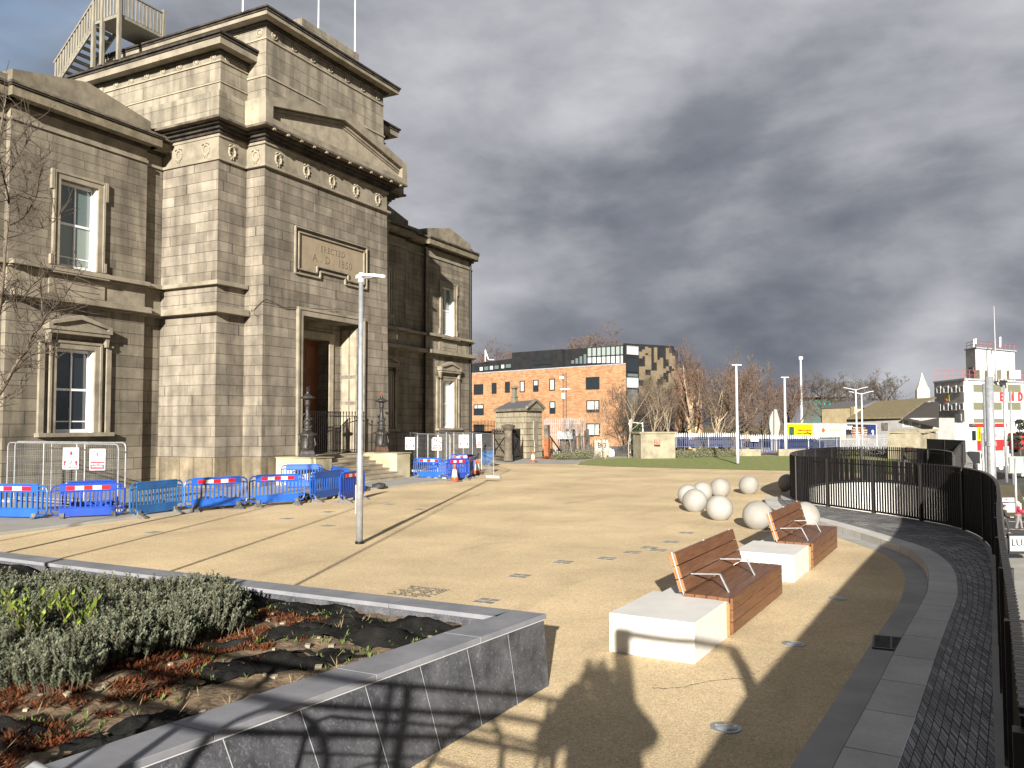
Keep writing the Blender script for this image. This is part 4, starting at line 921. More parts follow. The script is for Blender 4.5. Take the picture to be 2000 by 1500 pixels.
for i, (px, py) in enumerate([(413, 996), (440, 995), (520, 985), (165, 1003), (190, 1001), (300, 1000), (30, 1012), (858, 938), (845, 937), (655, 975)]):
    p = G(px, py); r_ = rnd.uniform(.09, .2)
    o = rock(r_).build('rubble_stone', PALE if i % 2 else CONCD, smooth=False); o.location = (p.x-.25, p.y+.1, .05)
    tag(o, ['pale stone block lying under the barrier in front of the tower corner'][0] if i == 0 else RUBL[i], 'stone', 'rubble along the barriers')
sbm = mat('black_rubble_bag', (0.02, 0.02, 0.022), (0.05, 0.05, 0.05), 5, .8, bump=.5)
for i, (px, py) in enumerate([(310, 985), (400, 978), (430, 978), (590, 972), (740, 950)]):
    p = at(px, py, z=.1); o = rock(.34, .45).build('sandbag', sbm, smooth=True); o.location = (p.x, p.y, .12)
    o.rotation_euler = (0, 0, rnd.uniform(0, 3)); tag(o, ['black sandbag behind the faded blue-green barrier', 'black sandbag behind the left half of the bright blue strip barrier', 'black sandbag behind the right half of the bright blue strip barrier', 'black sandbag behind the scuffed strip barrier'][i] if i < 4 else 'black sandbag against the kerb below the steps', 'sandbag', 'sandbags behind the barriers' if i < 4 else None)
# ------------------------------------------------------------------ street lamps
def mast(name, base, h, rb, rt, label, head, group=None, m=None, rz=0, cat='street lamp', door=False, sections=True):
    base = Vector(base); m = m or GALV
    t = thing(name, label, cat, base, rz, group)
    part(MB().lathe([(rb, 0), (rb, h*.32), (rb*.78, h*.34), (rt, h)], 14), 'pole', m, t, smooth=True)
    part(MB().lathe([(rb*1.25, -.01), (rb*1.25, .05), (rb*1.02, .055)], 14), 'base_plate', BLACKP, t)
    if door: part(MB().box(-rb-.012, -rb+.02, -.05, .05, .62, 1.22), 'inspection_door', mat('door_grey', (.33, .33, .33), rough=.5), t, bevel=.005)
    if head == 'wing':
        hm = MB(); hm.lathe([(rt*1.35, h-.12), (rt*1.35, h+.02), (rt*.9, h+.09)], 12)
        hm.prism([(0, -.08, h), (.10, -.10, h+.02), (.42, -.12, h-.02), (.62, -.03, h-.05), (.62, .03, h-.05), (.42, .12, h-.02), (.10, .10, h+.02), (0, .08, h)], (0, 0, -.03), (0, 0, .035))
        hm.prism([(0, -.06, h+.02), (-.12, -.04, h), (-.12, .04, h), (0, .06, h+.02)], (0, 0, -.04), (0, 0, .04))
        part(hm, 'lamp_head', POLEW, t, bevel=.012)
        part(MB().box(.12, .50, -.08, .08, h-.055, h-.045), 'led_panel', LEAD, t)
    elif head == 'flat':
        part(MB().box(-.30, .30, -.13, .13, h-.02, h+.05), 'lamp_head', POLEW, t, bevel=.02)
    elif head == 'double':
        for s in (-1, 1):
            part(MB().prism([(0, -.03, h-.1), (s*.9, -.10, h+.12), (s*1.1, -.10, h+.14), (s*1.1, .10, h+.14), (s*.9, .10, h+.12), (0, .03, h-.1)], (0, 0, 0), (0, 0, .06)), 'lamp_head', POLEW, t)
    elif head == 'cam':
        part(MB().box(-.25, .25, -.2, .2, h-.15, h+.22), 'lamp_head', POLEW, t, bevel=.05)
    return t
mast('street_lamp', G(702, 1062), 5.60, .072, .048, 'tall pale metal lamp post with a flat wing head in the middle of the gravel', 'wing', 'slender lamp posts across the square', rz=R(0), door=True)
mast('street_lamp', G(1441, 907), 5.95, .10, .06, 'lamp post rising from the lawn, left of the two beyond it', 'flat', 'slender lamp posts across the square', m=POLEW, rz=R(30))
mast('street_lamp', G(1535, 890), 5.9, .12, .07, 'lamp post beside the blue gate at the far edge of the lawn', 'flat', 'slender lamp posts across the square', m=POLEW, rz=R(30))
b4 = at(1567, 873, z=-.6); mast('street_lamp', b4, (at(1565, 700, Y=b4.y).z-b4.z), .19, .11, 'tallest white mast in front of the yellow billboard', 'cam', m=POLEW, rz=R(20))
for i, (px, py, pt, lb) in enumerate(((1674, 876, 760, 'left of the two twin-armed street lamps before the pitched shed'), (1685, 872, 768, 'right of the two twin-armed street lamps before the pitched shed'))):
    q = at(px, py, d=78); mast('street_lamp', q, at(px-1, pt, Y=q.y).z-q.z, .09, .06, lb, 'double', 'twin-armed street lamps', m=POLEW, rz=R(-10))
# ------------------------------------------------------------------ granite balls
def ball_mesh(r):
    bm = bmesh.new(); bmesh.ops.create_uvsphere(bm, u_segments=48, v_segments=28, radius=r); m_ = MB()
    for v in bm.verts: v.co.z = max(v.co.z, -r*.90)
    m_.v = [v.co.copy() for v in bm.verts]; bm.verts.index_update(); m_.f = [tuple(v.index for v in f.verts) for f in bm.faces]; bm.free(); return m_
balls = [(1349, 985.5, .325, 'granite ball half hidden behind the front left one of the cluster'), (1362, 1000.5, .342, 'front left granite ball of the cluster'), (1376, 978.5, .325, 'granite ball at the back of the cluster, half covered'),
 (1411, 971, .335, 'granite ball standing clear at the back right of the cluster'), (1467, 965.5, .338, 'lone granite ball between the cluster and the railing'), (1411, 1017, .342, 'front middle granite ball, nearest the drain tiles'),
 (1487, 1034.5, .35, 'large granite ball behind the far bench, right of the cluster'), (1543, 960.5, .333, 'granite ball striped by the railing shadow'), (1580, 1034, .335, 'granite ball mostly hidden behind the far bench backrest')]
for (px, py, r_, lb) in balls:
    p = G(px, py); o = ball_mesh(r_).build('granite_ball', GRAN, smooth=True, org=None); o.location = (p.x-.10, p.y+.12, r_*.88); tag(o, lb, 'stone ball', 'granite balls on the gravel')
p = at(1781, 889, z=0.33); o = ball_mesh(.4).build('granite_ball', GRAN, smooth=True); o.location = (p.x, min(p.y, 43), .34); tag(o, 'distant granite ball seen over the top of the railing', 'stone ball', 'granite balls on the gravel')
# ------------------------------------------------------------------ benches
def bench(label, org, rz):
    """local frame: y along the bench away from the camera, x to the right (seat front), origin at the front right foot of the concrete block"""
    t = thing('bench', label, 'bench', org, rz, 'timber and white concrete benches')
    BW = .96; BH = .42
    part(MB().box(-BW, 0, 0, 1.36, 0, BH), 'concrete_block', WCONC, t, bevel=.006)
    part(MB().box(-BW, -.06, 1.36, 3.80, 0, BH-.07), 'plinth', WCONC, t, bevel=.006)
    part(MB().box(-.16, -.08, -.008, .002, .045, .085), 'name_plate', LEAD, t)
    s0, s1 = 1.20, 3.84
    sm = MB()
    for i in range(4): sm.box(-.52+i*.14-.0, -.52+i*.14+.128, s0+(.02 if i < 3 else 0), s1, BH-.0, BH+.038)
    sm.box(-.52, .04, s0+.16, s1, BH-.001, BH+.003)
    part(MB().box(-.51, .0, s0+.14, s1-.04, BH-.045, BH+.001), 'seat_frame', LEAD, t)
    part(sm, 'seat', WOOD, t, bevel=.005)
    fm = MB()
    for i in range(3): fm.box(.035, .072, s0+.02, s1, BH+.034-.138*(i+1)+.006, BH+.034-.138*i-.0)
    part(fm, 'front_boards', WOOD, t, bevel=.004)
    en = MB(); en.box(-.02, .036, s0-.001, s0+.03, BH-.40, BH-.02); part(en, 'end_board', WOODE, t, bevel=.004)
    bk = MB(); bm2 = MB(); up = Vector((-.30, 0, 1)).normalized(); nn = Vector((1, 0, .30)).normalized()
    for i in range(3):
        c = Vector((-.50, (s0+s1)/2, BH+.05))+up*(.085+i*.158); 
        bk.obox(c, (0, 1, 0), up, nn, (s1-s0)/2-.02, .074, .016); bm2.obox(c-nn*.052, (0, 1, 0), up, nn, (s1-s0)/2-.02, .074, .016)
    part(bk, 'backrest', WOOD, t, bevel=.005); part(bm2, 'backrest_rear', WOODE if False else WOOD, t, bevel=.005)
    ee = MB()
    for i in range(3):
        c = Vector((-.50, s0+.018, BH+.05))+up*(.085+i*.158); ee.obox(c, (0, 1, 0), up, nn, .003, .070, .014); ee.obox(c-nn*.052, (0, 1, 0), up, nn, .003, .070, .014)
    part(ee, 'end_grain', WOODE, t)
    bf = MB()
    for y in (s0+.05, (s0+s1)/2, s1-.05): bf.obox(Vector((-.50, y, BH+.04))+up*.24-nn*.026, (0, 1, 0), up, nn, .02, .26, .008)
    part(bf, 'bracket', LEAD, t)
    for y in (s0+.35, s0+1.62):
        a0 = Vector((-.50, y, BH+.05))+up*.17; p0 = a0+nn*.02; p1 = Vector((-.17, y, BH+.245)); p2 = Vector((-.06, y, BH+.03)); p3 = Vector((-.06, y, BH-.06))
        ar = MB(); ar.bar(p0, p1, .035, .014, up=(0, 0, 1)); ar.bar(p1-Vector((0, 0, .0)), p2, .035, .014, up=(1, 0, 0)); part(ar, 'armrest', GALV, t)
    return t
b0 = G(1361, 1298); b1_ = at(1418, 1190, z=.42); b0f = at(1361, 1230, z=.42)
d1 = G(1522, 1167)-b0; rzb = math.atan2(-d1.x, d1.y)
bench('nearer bench of white concrete block and brown timber seat', (b0.x-.02, b0.y, 0), rzb*.9)
c0 = G(1555, 1138); d2 = G(1633, 1073)-c0; bench('farther bench of white concrete block and brown timber seat', (c0.x-.02, c0.y, 0), math.atan2(-d2.x, d2.y)*.9)
# ------------------------------------------------------------------ things set in the ground
for i, (px, py) in enumerate(((1418, 1422), (1550, 1258), (1637, 1169))):
    p = G(px, py); t = thing('ground_light', ['nearest round light set in the gravel', 'middle round light set in the gravel beside the bench', 'farthest round light set in the gravel'][i], 'ground light', (p.x, p.y, 0), group='round lights sunk in the gravel')
    part(MB().lathe([(.125, .0), (.125, .008), (.10, .010)], 28), 'steel_rim', GALV, t); part(MB().lathe([(.095, .009), (.09, .014), (.01, .018)], 24), 'lens', glass('ground_lens%d' % i, (0.22, 0.24, 0.23), .15), t, smooth=True)
tl = mat('stud_metal', (0.19, 0.18, 0.16), (0.30, 0.28, 0.24), 9, .55)
for i, (px, py) in enumerate([(1015, 1125), (950, 1174), (1100, 1098), (1185, 1091), (1235, 1079), (1268, 1070), (1310, 1059), (1285, 1075), (300, 1040), (640, 1000), (760, 985), (820, 995), (640, 1027), (1340, 1041), (1490, 1040), (560, 1013)]):
    p = G(px, py); mb = MB(); s_ = .07
    for dx in (-1, 1):
        for dy in (-1, 1): mb.box(dx*.082-s_, dx*.082+s_, dy*.082-s_, dy*.082+s_, 0.0, .005)
    o = mb.build('ground_tile', tl); o.location = (p.x, p.y, 0); tag(o, 'small dark four-part tile set flush in the gravel', 'ground tile', 'dark tiles set in the gravel')
p = G(820, 1156); mb = MB()
for i in range(12):
    for j in range(9):
        if rnd.random() < .8: mb.box(i*.06-.36, i*.06-.36+.035, j*.075-.34, j*.075-.34+.055, 0, .006)
o = mb.build('manhole_cover', mat('worn_iron', (.05, .045, .04), (.28, .24, .17), 18, .7)); o.location = (p.x, p.y, 0); tag(o, 'square worn metal manhole cover in the gravel near the planter corner', 'manhole cover')
p = at(1735, 1258, z=0); t = thing('drain_grate', 'black slotted drain grate in the grey gutter by the curved kerb', 'drain', (p.x+.03, p.y, .004), math.radians(2))
gm = MB(); gm.box(-.19, .19, -.30, -.27, 0, .018); gm.box(-.19, .19, .27, .30, 0, .018); gm.box(-.19, -.17, -.27, .27, 0, .018); gm.box(.17, .19, -.27, .27, 0, .018); gm.box(-.01, .01, -.27, .27, 0, .018)
for k in range(11): gm.box(-.17, .17, -.25+k*.05-.009, -.25+k*.05+.009, 0, .016)
part(gm, 'bars', IRON, t); part(MB().box(-.17, .17, -.27, .27, 0, .003), 'pit', INK, t)
for i, (px, py) in enumerate(((1762, 1064), (1780, 1070))):
    p = G(px-5, py-3); o = MB().box(-.22, .22, -.15, .15, 0, .006).build('access_cover', mat('cover_dark', (.05, .04, .03), (.12, .10, .07), 9, .8)); o.location = (p.x, p.y, 0); tag(o, 'dark rectangular cover in the gravel close to the kerb bend, ' + ('left of the pair' if i == 0 else 'right of the pair'), 'cover')
def crack(pts, w_, seed):
    r_ = random.Random(seed); P3 = smooth_path([at(x, y, z=.004) for x, y in pts], 10); mb = MB(); L_ = []; Rr = []
    for i, p in enumerate(P3):
        q = p+Vector((r_.uniform(-.008, .008), r_.uniform(-.02, .02), 0)); ww = w_*r_.uniform(.3, 1.2); L_.append(q-Vector((0, ww, 0))); Rr.append(q+Vector((0, ww, 0)))
    mb.ribbon(L_, Rr, .004); return struct(mb, 'surface_crack', mat('crack_dark', (.10, .075, .045), rough=.95))
crack([(1275, 1344), (1330, 1342), (1390, 1330), (1450, 1325)], .012, 1); crack([(1470, 1318), (1500, 1300), (1525, 1285)], .012, 2); crack([(1150, 1213), (1215, 1200), (1260, 1198)], .006, 3)
# ------------------------------------------------------------------ the black railing
rl = thing('curved_railing', 'black railing of upright flat bars curving round the sunken stair and along the street edge', 'railing', (0.3, 3.2, 0), world=True)
def railing(path, parent, z0=.15, h=1.30, sp=.095, bw=.026, bd=.040, panel=1.7):
    # walk the path
    Ls = [0]
    for i in range(1, len(path)): Ls.append(Ls[-1]+(path[i]-path[i-1]).length)
    tot = Ls[-1]; npan = int(round(tot/panel)); pl_ = tot/npan
    def pos(s):
        i = 0
        while i < len(path)-2 and Ls[i+1] < s: i += 1
        t = (s-Ls[i])/max(1e-6, Ls[i+1]-Ls[i]); p = path[i].lerp(path[i+1], t); d = (path[i+1]-path[i]); d.z = 0; return p, d.normalized()
    for k in range(npan):
        mb = MB(); s0, s1 = k*pl_, (k+1)*pl_; n = int((s1-s0)/sp)
        for i in range(n):
            s = s0+(i+.5)*(s1-s0)/n; p, d = pos(s); q = Vector((-d.y, d.x, 0))
            mb.obox((p.x, p.y, z0+.03+h/2), d, q, (0, 0, 1), bw/2, bd/2, h/2)
            mb.obox(Vector((p.x, p.y, z0+h+.03)), d, q, (0, 0, 1), bw/2, bd/2+.004, .004)
        rr = MB()
        m_ = 6
        for z, hh in ((z0+.05, .05), (z0+h-.10, .03)):
            for i in range(m_):
                p, d = pos(s0+(s1-s0)*i/m_+.001); p2, d2 = pos(s0+(s1-s0)*(i+1)/m_-.001); mb.bar((p.x, p.y, z), (p2.x, p2.y, z), .022, hh)
        part(mb, 'panel', BLACKP, parent, fixn=False)
        p, d = pos(s0+.001); q = Vector((-d.y, d.x, 0)); part(MB().obox((p.x, p.y, z0+h/2), d, q, (0, 0, 1), .035, .045, h/2), 'post', mat('post_black', (.022, .017, .015), (.03, .024, .02), 9, .5), parent)
railing(ring[::-1], rl, h=1.34)
railing([Vector((0.64, 30.6, 0)), Vector((0.80, 35, 0)), Vector((1.1, 42, 0)), Vector((1.45, 49, 0)), Vector((1.68, 53.5, 0))], rl, h=1.28, bd=.06, sp=.085, panel=2.4)
railing([Vector((1.68, 53.6, 0)), Vector((0.7, 55.6, 0)), Vector((-0.25, 57.5, 0))], rl, h=1.28, bd=.06, sp=.085, panel=2.4)
# ------------------------------------------------------------------ the nearby things whose shadows fall in view
cbm = thing('crowd_barrier', 'galvanised tubular crowd barrier with rounded corners at the bottom left of the photo', 'barrier', (-1.9, 1.6, .45), world=True)
qa = at(40, 1480, d=2.75); ca_, cb_ = Vector((qa.x, qa.y, 0)), Vector((qa.x+1.7, qa.y-.25, 0)); dd = (cb_-ca_).normalized(); Lc = (cb_-ca_).length
def cpt(s, z): p = ca_+dd*s; return (p.x, p.y, qa.z-.97+z)
f_ = MB(); f_.tube([cpt(0, .1), cpt(0, .86), cpt(.03, .93), cpt(.10, .97), cpt(Lc-.10, .97), cpt(Lc-.03, .93), cpt(Lc, .86), cpt(Lc, .1)], .013, 10); part(f_, 'frame', GALV, cbm, smooth=True)
f_ = MB()
for z in (.12, .50, .74): f_.tube([cpt(0, z), cpt(Lc, z)], .009, 6)
for i in range(1, 9): f_.tube([cpt(i*Lc/9, .12), cpt(i*Lc/9, .50)], .006, 6)
f_.tube([cpt(.45+.25*math.cos(a*.3), .50+.20*math.sin(a*.3)) for a in range(0, 11)], .010, 6); f_.tube([cpt(1.1+.20*math.cos(a*.3), .50+.20*math.sin(a*.3)) for a in range(0, 11)], .010, 6)
part(f_, 'infill', GALV, cbm); f_ = MB()
for s in (.25, Lc-.25): f_.box(cpt(s, 0)[0]-.02, cpt(s, 0)[0]+.02, ca_.y-.28, ca_.y+.28, qa.z-.97, qa.z-.94); f_.bar(cpt(s, .03), cpt(s, .14), .03)
part(f_, 'foot', GALV, cbm)
gr_ = thing('guard_railing', 'dark guard railing along the raised platform edge behind the camera', 'railing', (-3, .40, .85), world=True)
for z in (2.05, 1.87, 1.69, 1.42, .95): part(MB().bar((-4.2, .40, z), (-.56, .40, z), .04), 'rail', BLACKP, gr_)
for i, x in enumerate((-.58, -.70, -1.75, -1.85, -2.9, -4.0)): part(MB().bar((x, .40, .85), (x, .40, 2.06), .045 if i % 2 == 0 else .03), 'post', BLACKP, gr_)
f_ = MB()
for i in range(26): f_.bar((-.68-i*.13, .40, .95), (-.68-i*.13, .40, 1.42), .016)
for cx_ in (-1.25, -2.4, -3.5): f_.tube([(cx_+.30*math.cos(a*.314), .40, 1.42+.42*math.sin(a*.314)) for a in range(11)], .022, 6)
part(f_, 'infill', BLACKP, gr_)
def srcp(px, py, h): q = at(px, py, z=0); return (q.x+.352/.2962*.9588*h, q.y-.936/.2962*.9588*h, h)
gt = thing('tubular_gateway', 'dark tubular gateway standing behind the camera beside the end of the railing', 'gateway', (.33, -.35, .45), world=True)
part(MB().box(.25, .41, -.46, -.34, .45, 3.10), 'post', BLACKP, gt); part(MB().tube(smooth_path([(.33, -.40, 3.06), (.9, -.42, 3.05)]+[srcp(*q) for q in ((1430, 1284, 2.95), (1448, 1302, 2.75), (1466, 1332, 2.4), (1478, 1366, 2.0), (1488, 1400, 1.62))], 5), [.045]*12+[.07]*19, 8), 'bent_rail', BLACKP, gt)
part(MB().box(.30, .36, -.35, 3.1, .45, .50), 'sill_rail', BLACKP, gt)
fm_ = MB()
for i in range(42): y = -.2+i*.08; fm_.box(.31, .325, y-.03, y+.03, .5, 1.59)
part(fm_, 'bars', BLACKP, gt)
# saplings and poles behind the camera that throw the long thin shadows
for i, (gx, gy, h, r_) in enumerate(((-11.63, 10.05, 6.2, .05), (-14.57, 10.05, 6.8, .05), (-8.87, 10.01, 7.5, .04), (-17.2, 9.0, 5.0, .045))):
    back = 8.6; bx_ = gx+.352*back; by_ = gy-.936*back
    o = MB().lathe([(r_, 0), (r_*.8, h*.6), (r_*.5, h)], 8).tube([(0, 0, h*.9), (.5, .1, h+.1)], .02, 5).build('marker_pole', GALV); o.location = (bx_, by_, 0); tag(o, ['slim pole left of the camera, second nearest the planter', 'slim pole left of the camera, third from the planter', 'slim pole left of the camera, nearest the planter', 'slim pole left of the camera, farthest from the planter'][i], 'pole', 'poles left of the camera')
# ------------------------------------------------------------------ planter
PT = thing('stone_planter', 'raised planter with dark limestone sides and grey coping, corner toward the square', 'planter', (-3.3, 7.2, 0), world=True)
LIME = None
def limestone():
    m, nt, b = _new('dark_limestone'); N = nt.nodes; L = nt.links; g = N.new('ShaderNodeNewGeometry')
    n = N.new('ShaderNodeTexNoise'); n.inputs['Scale'].default_value = 3.5; n.inputs['Detail'].default_value = 9; n.inputs['Roughness'].default_value = .7; L.new(g.outputs['Position'], n.inputs['Vector'])
    r = N.new('ShaderNodeValToRGB'); e = r.color_ramp.elements; e[0].position = .36; e[0].color = (.028, .029, .033, 1); e[1].position = .7; e[1].color = (.10, .10, .108, 1); L.new(n.outputs[0], r.inputs[0])
    v = N.new('ShaderNodeTexNoise'); v.inputs['Scale'].default_value = 32; v.inputs['Detail'].default_value = 6; v.inputs['Distortion'].default_value = 1.5; L.new(g.outputs['Position'], v.inputs['Vector'])
    r2 = N.new('ShaderNodeValToRGB'); e = r2.color_ramp.elements; e[0].position = .56; e[0].color = (0, 0, 0, 1); e[1].position = .80; e[1].color = (.22, .22, .23, 1); L.new(v.outputs[0], r2.inputs[0])
    a = N.new('ShaderNodeMixRGB'); a.blend_type = 'ADD'; a.inputs[0].default_value = .55; L.new(r.outputs[0], a.inputs[1]); L.new(r2.outputs[0], a.inputs[2]); L.new(a.outputs[0], b.inputs['Base Color'])
    b.inputs['Roughness'].default_value = .6; bp = N.new('ShaderNodeBump'); bp.inputs['Strength'].default_value = .35; bp.inputs['Distance'].default_value = .01; L.new(v.outputs[0], bp.inputs['Height']); L.new(bp.outputs[0], b.inputs['Normal']); return m
LIME = limestone()
COPE = mat('blue_grey_coping', (0.17, 0.175, 0.19), (0.25, 0.25, 0.265), 2.6, .65, bump=.1, detail=9)
JOINT = mat('white_joint', (0.50, 0.50, 0.50), rough=.8)
ZP = .67; sl2 = .135
def fx(y): return -3.34-(7.22-y)*sl2      # outer face of the long side at coping height
def fb_x(y): return -3.30-(7.22-y)*.055 if y > 3 else -3.53-(3-y)*.055
ys_ = [7.22, 6.62, 6.03, 5.44, 4.85, 4.26, 3.67, 3.08, 2.49, 1.9, 1.2]
for i in range(len(ys_)-1):
    a, b_ = ys_[i], ys_[i+1]+.006
    pm_ = MB().add([(fb_x(a)+.0, a, -.02), (fb_x(b_), b_, -.02), (fx(b_)-.012, b_, ZP-.052), (fx(a)-.012, a, ZP-.052), (fx(a)-.06, a, -.02), (fx(b_)-.06, b_, -.02), (fx(b_)-.06, b_, ZP-.052), (fx(a)-.06, a, ZP-.052)], [(0, 1, 2, 3), (4, 7, 6, 5), (0, 3, 7, 4), (1, 5, 6, 2), (3, 2, 6, 7), (0, 4, 5, 1)])
    part(pm_, 'side_slab', LIME, PT)
jm = MB(); jm.add([(fb_x(7.2)-.004, 7.2, -.02), (fb_x(1.2)-.004, 1.2, -.02), (fx(1.2)-.018, 1.2, ZP-.045), (fx(7.2)-.018, 7.2, ZP-.045)], [(0, 1, 2, 3)])
jm.bar((fx(7.2)-.006, 7.2, ZP-.050), (fx(1.2)-.006, 1.2, ZP-.050), .012, .008); part(jm, 'joint', JOINT, PT)
for y in ys_[1:-1]: part(MB().add([(fb_x(y)+.002, y-.004, 0), (fb_x(y)+.002, y+.004, 0), (fx(y)-.010, y+.004, ZP-.052), (fx(y)-.010, y-.004, ZP-.052)], [(0, 1, 2, 3)]), 'slab_joint', JOINT, PT)
cy = [7.25, 6.2, 4.95, 3.6, 2.3, 1.2]
for i in range(5):
    a, b_ = cy[i], cy[i+1]+.005; wdt = .37
    part(MB().add([(fx(a)+.0, a, ZP-.045), (fx(b_), b_, ZP-.045), (fx(b_)-wdt, b_, ZP-.045), (fx(a)-wdt, a, ZP-.045), (fx(a), a, ZP), (fx(b_), b_, ZP), (fx(b_)-wdt, b_, ZP), (fx(a)-wdt, a, ZP)], [(0, 1, 2, 3), (4, 7, 6, 5), (0, 4, 5, 1), (1, 5, 6, 2), (2, 6, 7, 3), (3, 7, 4, 0)]), 'coping', COPE, PT, bevel=.004)
for i in range(8):
    xa = fx(7.25)-.372-i*1.25 if i else fx(7.25)-.372; xb = fx(7.25)-.372-(i+1)*1.25+.005
    part(MB().box(xb, xa, 6.93, 7.25, ZP-.045, ZP+.0), 'coping', COPE, PT, bevel=.004); part(MB().box(xb, xa, 6.96, 7.20, -.02, ZP-.05), 'side_slab', LIME, PT)
# soil with torn sheeting
gs = MB(); nx, ny = 110, 60
X0s, X1s, Y0s, Y1s = -13.2, -3.6, .8, 6.94
def soil_z(x, y): return .555+.05*noise.noise(Vector((x*1.3, y*1.3, 0)))+.035*noise.noise(Vector((x*5, y*5, 1)))+.015*noise.noise(Vector((x*14, y*14, 2)))
for j in range(ny+1):
    for i in range(nx+1):
        y = Y0s+(Y1s-Y0s)*j/ny; xr = min(fx(y)-.34, fx(y)-.34); x = X0s+(xr-X0s)*i/nx; gs.v.append(Vector((x, y, soil_z(x, y))))
for j in range(ny):
    for i in range(nx): a = j*(nx+1)+i; gs.f.append((a, a+1, a+nx+2, a+nx+1))
o = gs.build('planter_soil', SOILM, smooth=True); tag(o, kind='stuff', label='crumbly brown soil filling the raised planter', cat='soil')
SHEET = mat('black_weed_sheet', (0.006, 0.006, 0.006), (0.02, 0.019, 0.017), 4, .95, bump=.6, bscale=40, spec=.08)
def sheet(cx, cy_, lx, ly, rz, seed, amp=.07):
    mb = MB(); n = 26; r_ = random.Random(seed)
    for j in range(n+1):
        for i in range(n+1):
            u, v = i/n-.5, j/n-.5; jag = 1+.16*noise.noise(Vector((u*7+seed, v*7, 3)))
            x = u*lx*jag; y = v*ly*jag; X = cx+x*math.cos(rz)-y*math.sin(rz); Y = cy_+x*math.sin(rz)+y*math.cos(rz)
            e = min(1, (0.5-max(abs(u), abs(v)))*6)
            z = soil_z(X, Y)+.012+amp*e*max(0, .25+noise.noise(Vector((X*2.6, Y*4.5, seed))))+.035*noise.noise(Vector((X*8, Y*13, seed)))+.014*noise.noise(Vector((X*24, Y*24, seed)))
            mb.v.append(Vector((X, min(Y, 6.92), z)))
    for j in range(n):
        for i in range(n):
            a = j*(n+1)+i; mb.f.append((a, a+1, a+n+2, a+n+1))
    return mb.build('weed_sheet', SHEET, smooth=True)
for i, (cx, cy_, lx, ly, rz, lb) in enumerate([(-4.6, 6.35, 1.9, .85, .05, 'crumpled black weed sheet heaped near the planter corner'), (-7.0, 6.70, 3.4, .42, .0, 'strip of black weed sheet along the back coping behind the lavender'), (-4.75, 5.1, 1.3, .5, 1.0, 'black weed sheet folded against the long coping'),
       (-5.3, 5.75, 1.5, .28, .9, 'narrow torn ridge of black sheet across the bare soil'), (-4.55, 3.6, .8, .32, 1.3, 'black weed sheet at the near edge of the bed beside the coping'), (-10.4, 6.6, 3.6, .6, 0, 'black weed sheet showing behind the lavender at the left edge'), (-5.35, 3.1, .9, .22, .7, 'dark half buried sheeting low on the left of the bed')]):
    tag(sheet(cx, cy_, lx, ly, rz, i*3.7+1, .10 if i in (0, 3) else .06), lb, 'weed sheet')
# lavender bushes
LAV = mat('lavender_leaf', (0.12, 0.135, 0.083), (0.225, 0.24, 0.165), 9, .85, spec=.15)
LAVS = mat('lavender_stem', (0.10, 0.07, 0.045), rough=.9)
LAUR = mat('laurel_leaf', (0.10, 0.15, 0.018), (0.22, 0.28, 0.045), 9, .5, spec=.3)
def lav_mesh(seed, R_=.36, H_=.29, n=150):
    r_ = random.Random(seed); mb = MB(); st_ = MB()
    for k in range(n):
        a = r_.uniform(0, 2*math.pi); q = math.sqrt(r_.random()); bx_, by_ = q*R_*.75*math.cos(a), q*R_*.75*math.sin(a)
        h = H_*(1-.45*q*q)*r_.uniform(.75, 1.15); lean = Vector((math.cos(a)*q*.45+r_.uniform(-.12, .12), math.sin(a)*q*.45+r_.uniform(-.12, .12), 1)).normalized()
        p0 = Vector((bx_, by_, .0)); top = p0+lean*h; st_.bar(p0, top, .004)
        for j in range(9):
            t = .35+.65*j/8; c = p0.lerp(top, t)
            for m_ in range(4):
                b_ = r_.uniform(0, 6.28); d = Vector((math.cos(b_), math.sin(b_), .9)).normalized(); s = Vector((-math.sin(b_), math.cos(b_), 0)); l = r_.uniform(.028, .05)*(1.1-.35*t); w_ = .0065
                mb.add([c-s*w_, c+s*w_, c+d*l+s*w_*.5, c+d*l-s*w_*.5], [(0, 1, 2, 3)])
    return mb, st_
protos = []
for s in range(5):
    a, b_ = lav_mesh(s+1); t = thing('lavender_bush', 'grey-green lavender bush in the raised planter', 'shrub', (0, 0, 0), group='lavender bushes massed in the planter')
    part(a, 'foliage', LAV, t, fixn=False); part(b_, 'stems', LAVS, t, fixn=False); protos.append(t)
r_ = random.Random(11); spots = []
tries = 0
while len(spots) < 64 and tries < 4000:
    tries += 1; px = r_.uniform(-30, 455); py = r_.uniform(1135, 1330)
    if py > 1330-(px-60)*.35 and px > 150: continue
    if py > 1320: continue
    p = at(px, py+20, z=.62)
    if p.y > 6.55 or p.y < 2.6: continue
    if any((p-q).length < .36 for q in spots): continue
    spots.append(p)
spots.sort(key=lambda p: -p.y)
ORDN = ['first', 'second', 'third', 'fourth', 'fifth', 'sixth', 'seventh', 'eighth', 'ninth', 'tenth', 'eleventh', 'twelfth', 'thirteenth', 'fourteenth', 'fifteenth', 'sixteenth', 'seventeenth', 'eighteenth']
ROWN = ['back row', 'second row from the back', 'third row from the back', 'second row from the front', 'front row']; nr_ = math.ceil(len(spots)/5); LBL = []
for k_ in range(5):
    row = sorted(spots[k_*nr_:(k_+1)*nr_], key=lambda p: (p-CP).dot(cr)/(p-CP).dot(cf)); LBL += [(p, 'lavender bush, %s from the left in the %s of the planter' % (ORDN[min(j, 17)], ROWN[k_])) for j, p in enumerate(row)]
spots = [q[0] for q in LBL]
